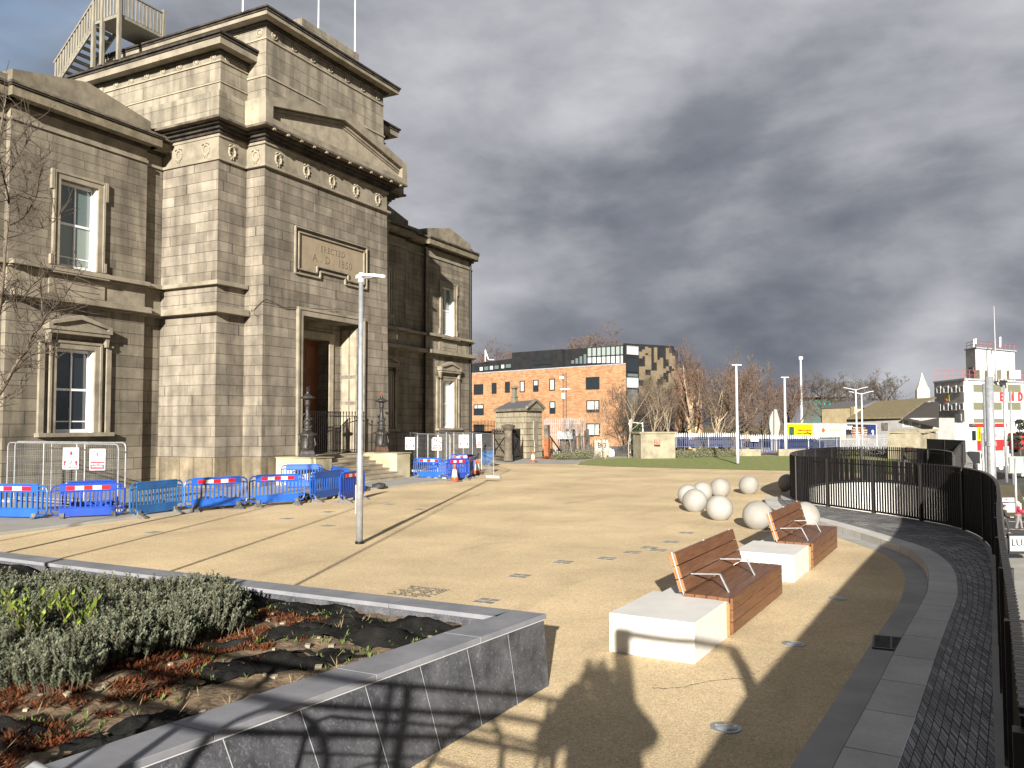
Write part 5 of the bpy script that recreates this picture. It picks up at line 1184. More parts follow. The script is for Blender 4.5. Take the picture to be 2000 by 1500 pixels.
for i, p in enumerate(spots):
    t = protos[i] if i < 5 else copy_tree(protos[i % 5])
    t['label'] = LBL[i][1]; t.location = (p.x, p.y, soil_z(p.x, p.y)-.01); t.rotation_euler[2] = r_.uniform(0, 6.28); k = r_.uniform(.85, 1.15); t.scale = (k, k, k*r_.uniform(.9, 1.1))
def laurel(seed):
    r_ = random.Random(seed); lf = MB(); st_ = MB()
    for k in range(7):
        a = r_.uniform(0, 6.28); lean = Vector((math.cos(a)*.35, math.sin(a)*.35, 1)).normalized(); h = r_.uniform(.34, .50); p0 = Vector((r_.uniform(-.08, .08), r_.uniform(-.08, .08), 0)); top = p0+lean*h; st_.bar(p0, top, .006)
        for j in range(12):
            t = .3+.7*j/11; c = p0.lerp(top, t); b_ = j*2.4+a; d = Vector((math.cos(b_), math.sin(b_), .8+t*.6)).normalized(); s = Vector((-math.sin(b_), math.cos(b_), .1)); l = r_.uniform(.07, .10); w_ = .017
            lf.add([c, c+d*l*.5-s*w_, c+d*l, c+d*l*.5+s*w_], [(0, 1, 2, 3)])
    return lf, st_
for i, (px, py, lb) in enumerate([(30, 1240, 'yellow-green laurel at the left edge among the lavender'), (95, 1228, 'yellow-green laurel between its two neighbours in the lavender'), (145, 1245, 'tallest yellow-green laurel in the lavender'), (65, 1262, 'low yellow-green laurel in front of the others')]):
    p = at(px, py, z=.66); a, b_ = laurel(i+30); t = thing('laurel', lb, 'shrub', (p.x, p.y, .55)); part(a, 'foliage', LAUR, t, fixn=False); part(b_, 'stems', LAVS, t)
# red and green weeds, tufts
REDW = mat('red_weed', (0.060, 0.028, 0.014), (0.19, 0.058, 0.024), 6, .8, spec=.1); GREW = mat('green_weed', (0.07, 0.11, 0.025), (0.15, 0.19, 0.06), 6, .8, spec=.1); DRYW = mat('dry_stalk', (0.25, 0.19, 0.09), (0.36, 0.28, 0.15), 6, .9)
def weeds(n, dens, lmin, lmax, up, m, name, lb, seed, wd=.006):
    r_ = random.Random(seed); mb = MB(); c = 0; tr = 0
    while c < n and tr < n*30:
        tr += 1; x = r_.uniform(-9, -3.8); y = r_.uniform(1.5, 6.8)
        if x > fx(y)-.4: continue
        if not dens(x, y, r_): continue
        c += 1; z = soil_z(x, y)
        for k in range(5):
            a = r_.uniform(0, 6.28); d = Vector((math.cos(a), math.sin(a), r_.uniform(*up))).normalized(); s = Vector((-math.sin(a), math.cos(a), 0)); l = r_.uniform(lmin, lmax); p = Vector((x, y, z-.005))
            mb.add([p-s*wd*.4, p+s*wd*.4, p+d*l*.6+s*wd, p+d*l, p+d*l*.6-s*wd], [(0, 1, 2, 3, 4)])
    o = mb.build(name, m, fixn=False); tag(o, lb, 'weeds', kind='stuff')
def band(x, y, r_):
    # along the front of the lavender: a strip from lower left to upper right
    return abs(x+5.45+.12*(y-4))+.5*noise.noise(Vector((x*2.2, y*2.2, 0))) < .52 and noise.noise(Vector((x*3.2, y*3.2, 5))) > -.10 and y < 6.5 and r_.random() < .7
weeds(4200, band, .04, .085, (.15, 1.0), REDW, 'red_weeds', 'rust red weeds creeping over the soil in front of the lavender', 5, .006)
weeds(900, lambda x, y, r_: noise.noise(Vector((x*1.7, y*1.7, 9))) > .0, .025, .075, (.8, 2.2), GREW, 'green_weeds', 'scattered green weeds and grass blades on the bare soil', 6, .006)
weeds(160, lambda x, y, r_: noise.noise(Vector((x*1.1, y*1.1, 4))) > .0, .08, .20, (.1, .9), DRYW, 'dry_stalks', 'dry straw coloured stalks lying on the soil', 7, .003)
sr = random.Random(5); stn = MB()
for k in range(260):
    x = sr.uniform(-8.5, -3.9); y = sr.uniform(1.6, 6.8)
    if x > fx(y)-.38: continue
    s = sr.uniform(.008, .03); c = Vector((x, y, soil_z(x, y)+s*.4)); stn.obox(c, (1, sr.random(), 0), (-sr.random(), 1, .2), (0, .2, 1), s, s*.7, s*.5)
tag(stn.build('soil_clods', CONCD, bevel=0), 'small pale stones and clods lying on the planter soil', 'stones', kind='stuff')
# ------------------------------------------------------------------ bare trees
BARK = mat('grey_bark', (0.07, 0.055, 0.04), (0.17, 0.135, 0.095), 6, .9, bump=.4); BARKP = mat('pale_bark', (0.26, 0.20, 0.13), (0.36, 0.29, 0.19), 5, .9, bump=.3)
TWIGR = mat('red_brown_twigs', (0.10, 0.064, 0.047), (0.14, 0.093, 0.068), 1, .9); TWIGB = mat('brown_twigs', (0.10, 0.068, 0.045), (0.15, 0.108, 0.075), 1, .9); TWIGD = mat('dark_twigs', (0.055, 0.04, 0.028), (0.09, 0.068, 0.048), 1, .9)
def bare_tree(seed, H_, spread=.55, levels=5, r0=.2, trunk_frac=.28, up=.25, kids=(5, 5, 4, 4, 3), tw=.012, droop=0.0, forks=1):
    r_ = random.Random(seed); tr = MB(); cr_ = MB()
    def branch(p, d, L_, rad, lv):
        pts = [p.copy()]; n = 4 if lv < 3 else 3; dd = d.copy()
        for i in range(n):
            dd = (dd+Vector((r_.uniform(-1, 1), r_.uniform(-1, 1), r_.uniform(-1, 1)))*.17+Vector((0, 0, up*.25 if lv < 4 else up*.15-droop))).normalized(); pts.append(pts[-1]+dd*L_/n)
        rr = [max(tw, rad*(1-.55*i/n)) for i in range(n+1)]
        (tr if lv <= 1 else cr_).tube(pts, rr, 7 if lv < 2 else (4 if lv < 4 else 3), cap=False)
        if lv >= levels: return
        k = kids[min(lv, len(kids)-1)]
        for j in range(k):
            t = (.35+.65*(j+r_.random()*.7)/k) if lv > 0 else (trunk_frac+(1-trunk_frac)*(j+.5)/k)
            t = min(t, .98); i = min(int(t*n), n-1); q = pts[i].lerp(pts[i+1], t*n-i)
            a = r_.uniform(0, 6.28) if lv else j*2.4+r_.uniform(-.5, .5); ax = dd.orthogonal().normalized(); ax.rotate(Matrix.Rotation(a, 3, dd).to_quaternion())
            nd = (pts[min(i+1, n)]-pts[i]).normalized()*(1-spread)+ax*spread*r_.uniform(.8, 1.3)+Vector((0, 0, up*.5)); nd.normalize()
            branch(q, nd, L_*r_.uniform(.50, .72)*(1.15-.35*t), rad*.55*(1.1-.5*t), lv+1)
    for f in range(forks): branch(Vector((r_.uniform(-.3, .3)*(forks > 1), r_.uniform(-.3, .3)*(forks > 1), 0)), Vector((r_.uniform(-.12, .12)*forks, r_.uniform(-.12, .12)*forks, 1)).normalized(), H_*.62, r0, 0)
    return tr, cr_
def tree_thing(label, loc, meshes, barkm, twm, group=None, rz=0, sc=1, name='bare_tree'):
    t = thing(name, label, 'tree', loc, rz, group); part(meshes[0], 'trunk', barkm, t, fixn=False); part(meshes[1], 'crown', twm, t, fixn=False); t.scale = (sc, sc, sc); return t
def gpt(px, py, d): return at(px, py, d=d)
BT = [bare_tree(21, 16, .42, 5, .42, .22, .30, (9, 6, 4, 3, 3), .016), bare_tree(22, 10, .5, 5, .24, .25, .30, (6, 5, 4, 3, 3), .014, forks=2), bare_tree(23, 9.5, .62, 5, .22, .22, .22, (6, 5, 4, 4, 2), .013, forks=2), bare_tree(24, 12, .55, 5, .34, .30, .30, (7, 5, 4, 4, 3), .015)]
tl_ = [(0, 1356, 862, 88, 'tallest bare tree with a pale double trunk and rusty top, behind the blue palisade', BARKP, TWIGR, 16.4, 670),
       (1, 1290, 868, 78, 'dense dark bare tree in front of the tan and black panels', BARK, TWIGD, 0, 735), (2, 1225, 868, 76, 'bare tree spreading over the right end of the brick wall', BARK, TWIGD, 0, 748),
       (1, 1400, 866, 80, 'leaning pale-stemmed bare tree left of the first lawn lamp post', BARKP, TWIGB, 0, 735), (2, 1425, 866, 84, 'bare tree directly behind the first lawn lamp post', BARK, TWIGR, 0, 712),
       (3, 1462, 866, 86, 'wide bare tree between the lawn lamp posts', BARKP, TWIGB, 0, 690), (2, 1500, 866, 92, 'reddish bare tree behind the leaf-shaped sculpture', BARK, TWIGR, 0, 725), (1, 1545, 866, 95, 'bare tree left of the tallest mast', BARK, TWIGR, 0, 735), (2, 1330, 866, 98, 'bare tree at the corner of the tan and black panels', BARK, TWIGB, 0, 735)]
first = {}
TH = [None]*4
for k in range(4):
    TH[k] = max(v.z for v in BT[k][1].v)
for i, (k, px, py, d, lb, bk, tw_, hh, ytop) in enumerate(tl_):
    p = gpt(px, py, d); p.z = -1.4; ztop = at(px, ytop, d=d).z; sc = 1.06*(ztop-p.z)/TH[k]
    if k not in first:
        t = tree_thing(lb, p, BT[k], bk, tw_, 'bare trees behind the palisade', rz=i*1.7, sc=sc); first[k] = t; t.scale = (sc*.80, sc*.80, sc)
    else:
        t = copy_tree(first[k]); t.location = p; t.scale = (sc*.80, sc*.80, sc); t.rotation_euler[2] = i*1.7; t['label'] = lb
        for c in t.children: c.data = c.data.copy(); c.data.materials[0] = bk if c.name.startswith('trunk') else tw_
for i, (px, ytop, d, lb) in enumerate(((1612, 748, 175, 'round-headed bare tree left of the stone house'), (1680, 752, 185, 'round-headed bare tree behind the twin street lamps'), (1735, 748, 190, 'round-headed bare tree above the shed roof'), (960, 702, 190, 'reddish tree top over the flat roof at the left'), (1140, 675, 190, 'reddish tree top behind the glazed upper floor'))):
    t = copy_tree(first[3]); p = gpt(px, 850, d); sc = (at(px, ytop, d=d).z-p.z)/TH[3]; sc *= 1.3; t.location = p; t.scale = (sc*1.05, sc*1.05, sc); t.rotation_euler[2] = i; t['label'] = lb; t['group'] = 'distant bare trees'
    for c in t.children: c.data = c.data.copy(); c.data.materials[0] = TWIGR if i > 2 else TWIGD
# saplings
SP = bare_tree(31, 5.2, .40, 3, .045, .42, .35, (9, 4, 3), .008)
sp0 = None
for i, (px, py, d, top, lb) in enumerate([(1182, 897, 0, 770, 'sapling on the lawn before the carved stone block'), (1228, 894.5, 0, 740, 'pale sapling at the right end of the brick wall'), (1269, 891, 0, 740, 'sapling in front of the left part of the rendered pier'), (1305, 886, 0, 750, 'sapling in front of the right part of the rendered pier'), (1116, 884, 58, 815, 'left of the two saplings behind the hedge by the timber gate'), (1138, 883, 58, 815, 'right of the two saplings behind the hedge by the timber gate')]):
    p = G(px, py) if not d else gpt(px, py, d)
    hh = at(px, top, Y=p.y).z-p.z; th = max(v.z for v in SP[1].v)
    if sp0 is None: t = tree_thing(lb, p, SP, BARKP, TWIGB, 'slender saplings round the lawn', sc=hh/th, name='sapling'); sp0 = t
    else: t = copy_tree(sp0); t.location = p; t['label'] = lb; t.scale = (hh/th,)*3
    t.rotation_euler[2] = i*1.3
# the near tree at the left edge, limbs following the photo
lt = thing('bare_tree', 'near bare tree with pale twisting branches at the left edge of the photo', 'tree', (0, 0, 0), world=True)
LTD = 15.0
tb0 = at(-60, 1050, d=LTD); ORG[lt.name] = Vector((tb0.x, tb0.y, 0)); lt.location = (tb0.x, tb0.y, 0)
r_ = random.Random(4)
def px3(x, y, k=0.0): return at(x, y, d=LTD+k)
limbs = [([(-60, 1160), (-52, 900), (-45, 700), (-35, 560), (-20, 430)], .09, .055), ([(-45, 700), (-5, 620), (5, 560), (12, 470), (18, 400), (8, 350), (-2, 300), (6, 250)], .045, .012), ([(-52, 830), (0, 768), (35, 705), (52, 685), (62, 655), (80, 636), (82, 600), (80, 560)], .05, .014),
         ([(80, 636), (95, 610), (112, 595), (135, 565), (160, 520)], .018, .006), ([(80, 636), (110, 620), (150, 605)], .014, .004), ([(18, 440), (45, 425), (70, 385), (76, 350), (82, 330)], .022, .006), ([(15, 465), (50, 455), (95, 440), (120, 415)], .018, .005), ([(12, 300), (40, 268), (62, 235)], .012, .003),
         ([(-5, 735), (30, 720), (60, 695), (95, 690), (115, 700)], .016, .005), ([(5, 560), (40, 590), (60, 560), (95, 535), (110, 520)], .018, .005), ([(0, 520), (20, 560), (32, 600), (45, 640)], .014, .006), ([(18, 400), (48, 375), (60, 330), (85, 310)], .016, .005), ([(8, 350), (30, 320), (45, 290), (68, 250)], .012, .004),
         ([(0, 768), (-10, 800), (30, 770), (70, 720)], .012, .004), ([(-20, 430), (-5, 380), (-10, 320), (5, 230), (12, 190)], .05, .012)]
tm, cm_ = MB(), MB()
for li, (pts, ra, rb_) in enumerate(limbs):
    k0 = r_.uniform(-.5, .5) if li > 2 else 0
    P3 = smooth_path([px3(x, y, k0+.25*math.sin(i*1.7+li)) for i, (x, y) in enumerate(pts)], 4); n = len(P3)
    (tm if li in (0, 1, 2, 14) else cm_).tube(P3, [(ra+(rb_-ra)*i/(n-1))*.75 for i in range(n)], 7)
    for q in range(3, n, 1 if li else 5):
        for _ in range(2):
            p = P3[q]; d = Vector((r_.uniform(-1, 1), r_.uniform(-1, 1), r_.uniform(-.2, 1.2))).normalized(); L_ = r_.uniform(.25, .75); w1 = [p]
            for s in range(3): d = (d+Vector((r_.uniform(-1, 1), r_.uniform(-1, 1), r_.uniform(-.3, .8)))*.28).normalized(); w1.append(w1[-1]+d*L_/3)
            cm_.tube(w1, [.008, .006, .0045, .003], 4, cap=False)
            for s in (1, 2):
                d2 = (d+Vector((r_.uniform(-1, 1), r_.uniform(-1, 1), r_.uniform(-.3, 1)))*.8).normalized(); cm_.tube([w1[s], w1[s]+d2*L_*.3], [.005, .0025], 3, cap=False)
part(tm, 'trunk', BARK, lt, smooth=True); part(cm_, 'crown', TWIGD, lt, fixn=False)
# ------------------------------------------------------------------ people
def skin_mb(J, E, levels=2):
    me = bpy.data.meshes.new('s'); names = list(J); me.from_pydata([J[n][0] for n in names], [(names.index(a), names.index(b)) for a, b in E], []); me.update()
    ob = bpy.data.objects.new('s', me); COL.objects.link(ob); ob.modifiers.new('skin', 'SKIN'); 
    sv = me.skin_vertices[0].data if me.skin_vertices else me.attributes
    for i, n in enumerate(names): r = J[n][1]; sv[i].radius = r if isinstance(r, tuple) else (r, r); sv[i].use_root = (i == 0)
    sb_ = ob.modifiers.new('sub', 'SUBSURF'); sb_.levels = levels; sb_.render_levels = levels
    dg = bpy.context.evaluated_depsgraph_get(); m2 = bpy.data.meshes.new_from_object(ob.evaluated_get(dg)); mb = MB(); mb.v = [v.co.copy() for v in m2.vertices]; mb.f = [tuple(p.vertices) for p in m2.polygons]
    bpy.data.objects.remove(ob); bpy.data.meshes.remove(me); bpy.data.meshes.remove(m2); return mb
SKIN = mat('skin', (0.55, 0.32, 0.23), rough=.5)
def person(label, loc, rz, pose, coat, legs_m, hair_m, coat_len=.95, group=None, bulk=.022):
    """figure 1.70 m tall facing local +y"""
    t = thing('person', label, 'person', loc, rz, group)
    J = {'pel': ((0, 0, .92), (.15, .11)), 'wai': ((0, .0, 1.08), (.13, .10)), 'che': ((0, -.01, 1.28), (.155, .11)), 'nk0': ((0, 0, 1.42), .065), 'nk1': ((0, .01, 1.50), .052), 'hd0': ((0, .03, 1.56), (.07, .078)), 'hd1': ((0, .02, 1.63), (.074, .09)), 'hd2': ((0, .015, 1.69), (.05, .06)), 'nose': ((0, .115, 1.60), .012)}
    E = [('pel', 'wai'), ('wai', 'che'), ('che', 'nk0'), ('nk0', 'nk1'), ('nk1', 'hd0'), ('hd0', 'hd1'), ('hd1', 'hd2'), ('hd1', 'nose')]
    arms = pose['arms']; feet = pose['feet']
    for s, sn in ((-1, 'l'), (1, 'r')):
        fy = feet[sn]
        J.update({'hip'+sn: ((s*.09, 0, .86), .10), 'kn'+sn: ((s*.095, fy*.5+.03, .49), .062), 'an'+sn: ((s*.10, fy-.02, .09), .040), 'to'+sn: ((s*.11, fy+.14, .035), (.045, .028))})
        E += [('pel', 'hip'+sn), ('hip'+sn, 'kn'+sn), ('kn'+sn, 'an'+sn), ('an'+sn, 'to'+sn)]
        el, wr, pa = [Vector(q) for q in arms[sn]]
        J.update({'sh'+sn: ((s*.18, -.01, 1.38), .062), 'el'+sn: (tuple(el), .045), 'wr'+sn: (tuple(wr), .030), 'pa'+sn: (tuple(pa), (.038, .020))})
        E += [('che', 'sh'+sn), ('sh'+sn, 'el'+sn), ('el'+sn, 'wr'+sn), ('wr'+sn, 'pa'+sn)]
        d = (pa-wr).normalized(); side = d.cross(Vector((0, 1, .2))).normalized()
        for k in range(4):
            off = (k-1.5)*.019; L_ = (.062, .075, .070, .054)[k]; b0_ = pa+d*.025+side*off; J['f%d%s' % (k, sn)] = (tuple(b0_), .0085); J['g%d%s' % (k, sn)] = (tuple(b0_+d*L_*.55+Vector((0, .012, 0))), .008); J['h%d%s' % (k, sn)] = (tuple(b0_+d*L_*.8+Vector((0, .034, 0))), .007)
            E += [('pa'+sn, 'f%d%s' % (k, sn)), ('f%d%s' % (k, sn), 'g%d%s' % (k, sn)), ('g%d%s' % (k, sn), 'h%d%s' % (k, sn))]
        tb_ = wr+d*.02-side*s*.03; J['t0'+sn] = (tuple(tb_), .011); J['t1'+sn] = (tuple(tb_+d*.03-side*s*.02+Vector((0, .02, 0))), .009); E += [('wr'+sn, 't0'+sn), ('t0'+sn, 't1'+sn)]
    body = part(skin_mb(J, E), 'body', SKIN, t, smooth=True)
    # clothes: trousers and coat as slightly fatter skins
    Jt = {k: v for k, v in J.items() if k[:3] in ('pel', 'hip') or k[:2] in ('kn', 'an')}
    def fat(v, a): r = v[1]; r = r if isinstance(r, tuple) else (r, r); return (v[0], (r[0]+a, r[1]+a))
    Jt = {k: fat(v, .018) for k, v in Jt.items()}; Et = [e for e in E if e[0] in Jt and e[1] in Jt]
    part(skin_mb(Jt, Et, 1), 'trousers', legs_m, t, smooth=True)
    Jc = {k: fat(v, bulk) for k, v in J.items() if k in ('pel', 'wai', 'che', 'nk0') or k[:2] in ('sh', 'el', 'wr')}; Jc['pel'] = ((0, 0, .92), (.18, .14)); Ec = [e for e in E if e[0] in Jc and e[1] in Jc]
    zc = coat_len
    Jc['hem'] = ((0, 0, zc), (.20, .16)); Ec.append(('pel', 'hem')) if zc < .9 else Jc.pop('hem')
    part(skin_mb(Jc, Ec, 1), 'coat', coat, t, smooth=True)
    h_ = MB(); bm = bmesh.new(); bmesh.ops.create_uvsphere(bm, u_segments=16, v_segments=10, radius=.098)
    for v in bm.verts: v.co = Vector((v.co.x*.92, v.co.y*1.05-.015 if v.co.z > -.02 else min(v.co.y, -.01)*1.0-.02, v.co.z*1.0)) + Vector((0, .0, 1.645))
    h_.v = [v.co.copy() for v in bm.verts]; bm.verts.index_update(); h_.f = [tuple(v.index for v in f.verts) for f in bm.faces]; bm.free(); part(h_, 'hair', hair_m, t, smooth=True)
    fc = MB()
    for s in (-1, 1): fc.obox((s*.03, .105, 1.62), (1, 0, 0), (0, 1, 0), (0, 0, 1), .012, .006, .006)
    fc.obox((0, .098, 1.555), (1, 0, 0), (0, 1, 0), (0, 0, 1), .022, .006, .004); part(fc, 'face', INK, t)
    sh = MB()
    for s, sn in ((-1, 'l'), (1, 'r')): sh.obox((s*.105, feet[sn]+.06, .045), (1, 0, 0), (0, 1, 0), (0, 0, 1), .048, .14, .045)
    part(sh, 'shoes', INK, t, bevel=.02)
    return t
REDC = mat('crimson_coat', (0.42, 0.012, 0.05), rough=.8); GREYC = mat('grey_skirt', (0.16, 0.15, 0.15), (0.22, 0.2, 0.2), 40, .9); DKC = mat('dark_coat', (0.03, 0.028, 0.028), rough=.85); WHH = mat('white_hair', (0.62, 0.58, 0.52), rough=.8); BRH = mat('brown_hair', (0.05, 0.03, 0.02), rough=.8)
pw = at(1990, 1034, d=50.8); t = person('woman in a crimson coat with white hair crossing the paving below the railing', pw, R(-95), {'arms': {'l': ((-.24, .08, 1.15), (-.14, .30, 1.12), (-.12, .38, 1.12)), 'r': ((.24, .08, 1.15), (.14, .30, 1.10), (.12, .38, 1.10))}, 'feet': {'l': .18, 'r': -.14}}, REDC, GREYC, WHH, .70)
pw2 = at(1964, 1043, d=48.5); person('person in a dark coat walking behind the railing end, left of the crimson coat', pw2, R(-85), {'arms': {'l': ((-.25, -.02, 1.12), (-.24, .12, .92), (-.24, .17, .86)), 'r': ((.25, .02, 1.12), (.22, .24, 1.02), (.2, .32, 1.02))}, 'feet': {'l': -.16, 'r': .18}}, DKC, DKC, BRH, .75)
ph = person('photographer behind the camera holding a phone up with both hands', (.10, -.46, .74), YAW, {'arms': {'l': ((-.27, .08, 1.16), (-.075, .26, 1.52), (-.055, .30, 1.61)), 'r': ((.27, .08, 1.16), (.075, .26, 1.52), (.055, .30, 1.61))}, 'feet': {'l': .05, 'r': -.05}}, DKC, DKC, BRH, .80, None, .065)
ph.scale = (1.45, 1.3, 1.12)
pho = MB().obox(CP-cf*.045, cr, cu2, cf, .078, .038, .004).build('phone', BLACKP); tag(pho, 'black phone held up in the photographer\'s hands', 'phone')
# ------------------------------------------------------------------ background buildings
def wall_box(mb, a, b, z0, z1, depth=6.0, out=0.0):
    """block behind the vertical face a-b (a left, b right as seen); out shifts the face toward the camera"""
    a = Vector((a[0], a[1], 0)); b = Vector((b[0], b[1], 0)); d = (b-a).normalized(); n = Vector((d.y, -d.x, 0))
    if n.dot(CP-a) < 0: n = -n
    A, B = a+n*out, b+n*out; Cc, Dd = B-n*(depth+out), A-n*(depth+out)
    return mb.add([(p.x, p.y, z0) for p in (A, B, Cc, Dd)]+[(p.x, p.y, z1) for p in (A, B, Cc, Dd)], [(3, 2, 1, 0), (4, 5, 6, 7), (0, 1, 5, 4), (1, 2, 6, 5), (2, 3, 7, 6), (3, 0, 4, 7)])
def facewin(parent, f, rect, frame_m, pane_m, out=.06, fr=.10, mull=(), name='window', blind=None):
    """window whose outline is given by pixel columns/rows on the facade plane f"""
    x0, y0, x1, y1 = rect; p00 = f(x0, y1); p10 = f(x1, y1); p01 = f(x0, y0); d = (p10-p00); d.z = 0; w_ = d.length; d.normalize(); n = Vector((d.y, -d.x, 0))
    if n.dot(CP-p00) < 0: n = -n
    h = p01.z-p00.z; c = p00+d*w_/2; zc = p00.z+h/2; up = Vector((0, 0, 1))
    m_ = MB(); m_.obox(Vector((c.x, c.y, p00.z+fr/2))+n*out, d, n, up, w_/2, .05, fr/2); m_.obox(Vector((c.x, c.y, p00.z+h-fr/2))+n*out, d, n, up, w_/2, .05, fr/2)
    for s in (-1, 1): m_.obox(Vector((c.x, c.y, zc))+d*s*(w_/2-fr/2)+n*out, d, n, up, fr/2, .05, h/2-fr)
    for q in mull: m_.obox(Vector((c.x, c.y, zc))+d*(q-.5)*w_+n*out, d, n, up, fr*.4, .05, h/2-fr)
    wn = part(m_, name, frame_m, parent); q = Vector((c.x, c.y, zc)); part(MB().obox(q+n*(out-.03), d, n, up, w_/2-fr*.6, .02, h/2-fr*.6), 'pane', pane_m, wn)
    if blind: part(MB().obox(Vector((c.x, c.y, p00.z+h*(1-blind[0]/2)))+n*(out-.005), d, n, up, w_/2-fr*1.2, .012, h*blind[0]/2-fr*.5), 'blind', blind[1], wn)
    return wn
BLIND = mat('window_blind', (0.42, 0.44, 0.42), rough=.7)
# brick office block
Ba, Bb = at(880, 800, d=138), at(1223, 800, d=113)
BK = thing('brick_office_block', 'orange brick office block with black window frames and black glazed top floor', 'building', (Ba.x, Ba.y, -1.3), world=True)
ORG[BK.name] = Vector((Ba.x, Ba.y, -1.3)); fB = on_seg(Ba, Bb, 0)
ztop = fB(1222, 711).z
wb_ = MB(); wall_box(wb_, Ba, Bb, -1.6, ztop, 20); part(wb_, 'brick_wall', BRICKM, BK)
for (x0, x1, blocks) in (((965, 986, ((745, 765),))), (988, 996, ((745, 765),))): pass
bw_ = [(926, 751, 944, 771, (.45,), None), (926, 790, 945, 811, (.4,), (.4, BLIND)), (961, 748, 970, 769, (), None), (987, 746, 996, 767, (), None), (1016, 744, 1025, 766, (), (1.0, BLIND)), (1042, 742, 1052, 765, (), (.5, BLIND)), (1073.5, 740, 1084, 763, (), (1.0, BLIND)),
       (1145, 737, 1171, 761, (.62,), None), (1146, 782, 1171, 805.5, (.64,), (.80, BLIND)), (1146, 827, 1172, 851, (.64,), (1.0, BLIND)), (1074, 784, 1085, 808, (), (.55, BLIND)), (926, 829, 946, 845, (.4,), None), (1040, 830, 1052, 850, (), None), (1000, 786, 1010, 808, (), None)]
for (x0, y0, x1, y1, mu, bl) in bw_: facewin(BK, fB, (x0, y0, x1, y1), DARKC, GLASSD, mull=mu, blind=bl, fr=.13, out=.05)
cp_ = MB(); wall_box(cp_, Ba, Bb, ztop, ztop+.12, 20, .05); part(cp_, 'coping', LEAD, BK)
# dark top floor pieces
zt1 = fB(1000, 688).z
def top_piece(xa, xb, ya, yb, back, m, name, depth=8):
    a = fB(xa, 720); b = fB(xb, 720); d = (b-a); d.z = 0; d.normalize(); n = Vector((d.y, -d.x, 0)); 
    if n.dot(CP-a) < 0: n = -n
    a2, b2 = fB(xa, ya)-n*back, fB(xb, yb)-n*back; mb = MB()
    mb.add([(a2.x, a2.y, ztop), (b2.x, b2.y, ztop), (b2.x-n.x*depth, b2.y-n.y*depth, ztop), (a2.x-n.x*depth, a2.y-n.y*depth, ztop), (a2.x, a2.y, a2.z), (b2.x, b2.y, b2.z), (b2.x-n.x*depth, b2.y-n.y*depth, b2.z), (a2.x-n.x*depth, a2.y-n.y*depth, a2.z)], [(3, 2, 1, 0), (4, 5, 6, 7), (0, 1, 5, 4), (1, 2, 6, 5), (2, 3, 7, 6), (3, 0, 4, 7)])
    return part(mb, name, m, BK)
top_piece(905, 997, 711, 699.5, .8, DARKC, 'top_floor')
top_piece(996.5, 1094, 688.5, 681.5, .4, DARKC, 'top_floor'); top_piece(1094, 1222, 681.5, 672, 1.2, DARKC, 'top_floor', 12)
for (x0, x1) in ((930, 938), (939, 949), (950, 958), (959, 969), (972, 980), (981, 993)): facewin(BK, fB, (x0, 715.5-(x0-930)*.11, x1, 725-(x0-930)*.11), DARKC, GLASSC if int(x0) % 2 == 0 else GLASSG, fr=.09, out=-.70)
for i in range(9):
    xa = 1138+i*9.2; xb = xa+8.8; ya = 681-(xa-1094)*.062
    facewin(BK, fB, (xa, ya, xb, ya+18), DARKC, GLASSL, fr=.07, out=-1.1); facewin(BK, fB, (xa, ya+18.2, xb, 709.5), DARKC, GLASSC, fr=.07, out=-1.1)
for i in range(4): xa = 1106+i*8; facewin(BK, fB, (xa, 702-i*4, xa+7, 710.5), DARKC, GLASSG, fr=.06, out=-1.1)
facewin(BK, fB, (1037, 703, 1075, 713), DARKC, GLASSD, fr=.10, out=-.3)
# glass corner strip and patterned block
Ca, Cb = Bb, at(1246, 800, d=114.5); Da, Db = Cb, at(1318, 800, d=118)
fC = on_seg(Ca, Cb, 0); fD = on_seg(Da, Db, 0); zr = fC(1235, 671.5).z
gc = MB(); wall_box(gc, Ca, Cb, -1.6, zr, .5); part(gc, 'glass_corner', DARKC, BK)
for (y0, y1, m_) in ((675, 692, GLASSC), (698, 726, GLASSD), (728, 736, GLASSG), (737, 757, GLASSC), (759, 800, GLASSG), (803, 845, GLASSD)): facewin(BK, fC, (1224, y0, 1246, y1), LEAD if m_ is GLASSC else DARKC, m_, fr=.08)
pc = MB(); wall_box(pc, Da, Db, -1.6, zr+.05, 3); part(pc, 'dark_panel_wall', DARKC, BK)
tp = MB(); rp = random.Random(12)
cols = 6; xs_ = [1248+i*11.6 for i in range(cols+1)]
pat = [[(687, 700), (716, 742), (754, 770)], [(675, 690), (694, 722), (733, 800)], [(675, 712), (724, 800)], [(703, 740), (747, 800)], [(677, 706), (720, 728), (742, 800)], [(690, 715), (729, 800)]]
for i in range(cols):
    for half in (0, 1):
        for (y0, y1) in pat[i]:
            sh = rp.choice((-4, 0, 5)) if half else 0; xa = xs_[i]+half*5.8; 
            if rp.random() < .16: continue
            p0 = fD(xa, min(y1+sh, 845)); p1 = fD(xa+5.7, y0+sh); d = Vector((p1.x-p0.x, p1.y-p0.y, 0)); w_ = d.length; d.normalize(); n = Vector((d.y, -d.x, 0)); n = n if n.dot(CP-p0) > 0 else -n
            zt_ = min(p1.z, zr-.3); c = Vector(((p0.x+p1.x)/2, (p0.y+p1.y)/2, (p0.z+zt_)/2)); tp.obox(c+n*.06, d, n, (0, 0, 1), w_/2, .04, (zt_-p0.z)/2)
part(tp, 'tan_panels', TANP, BK)
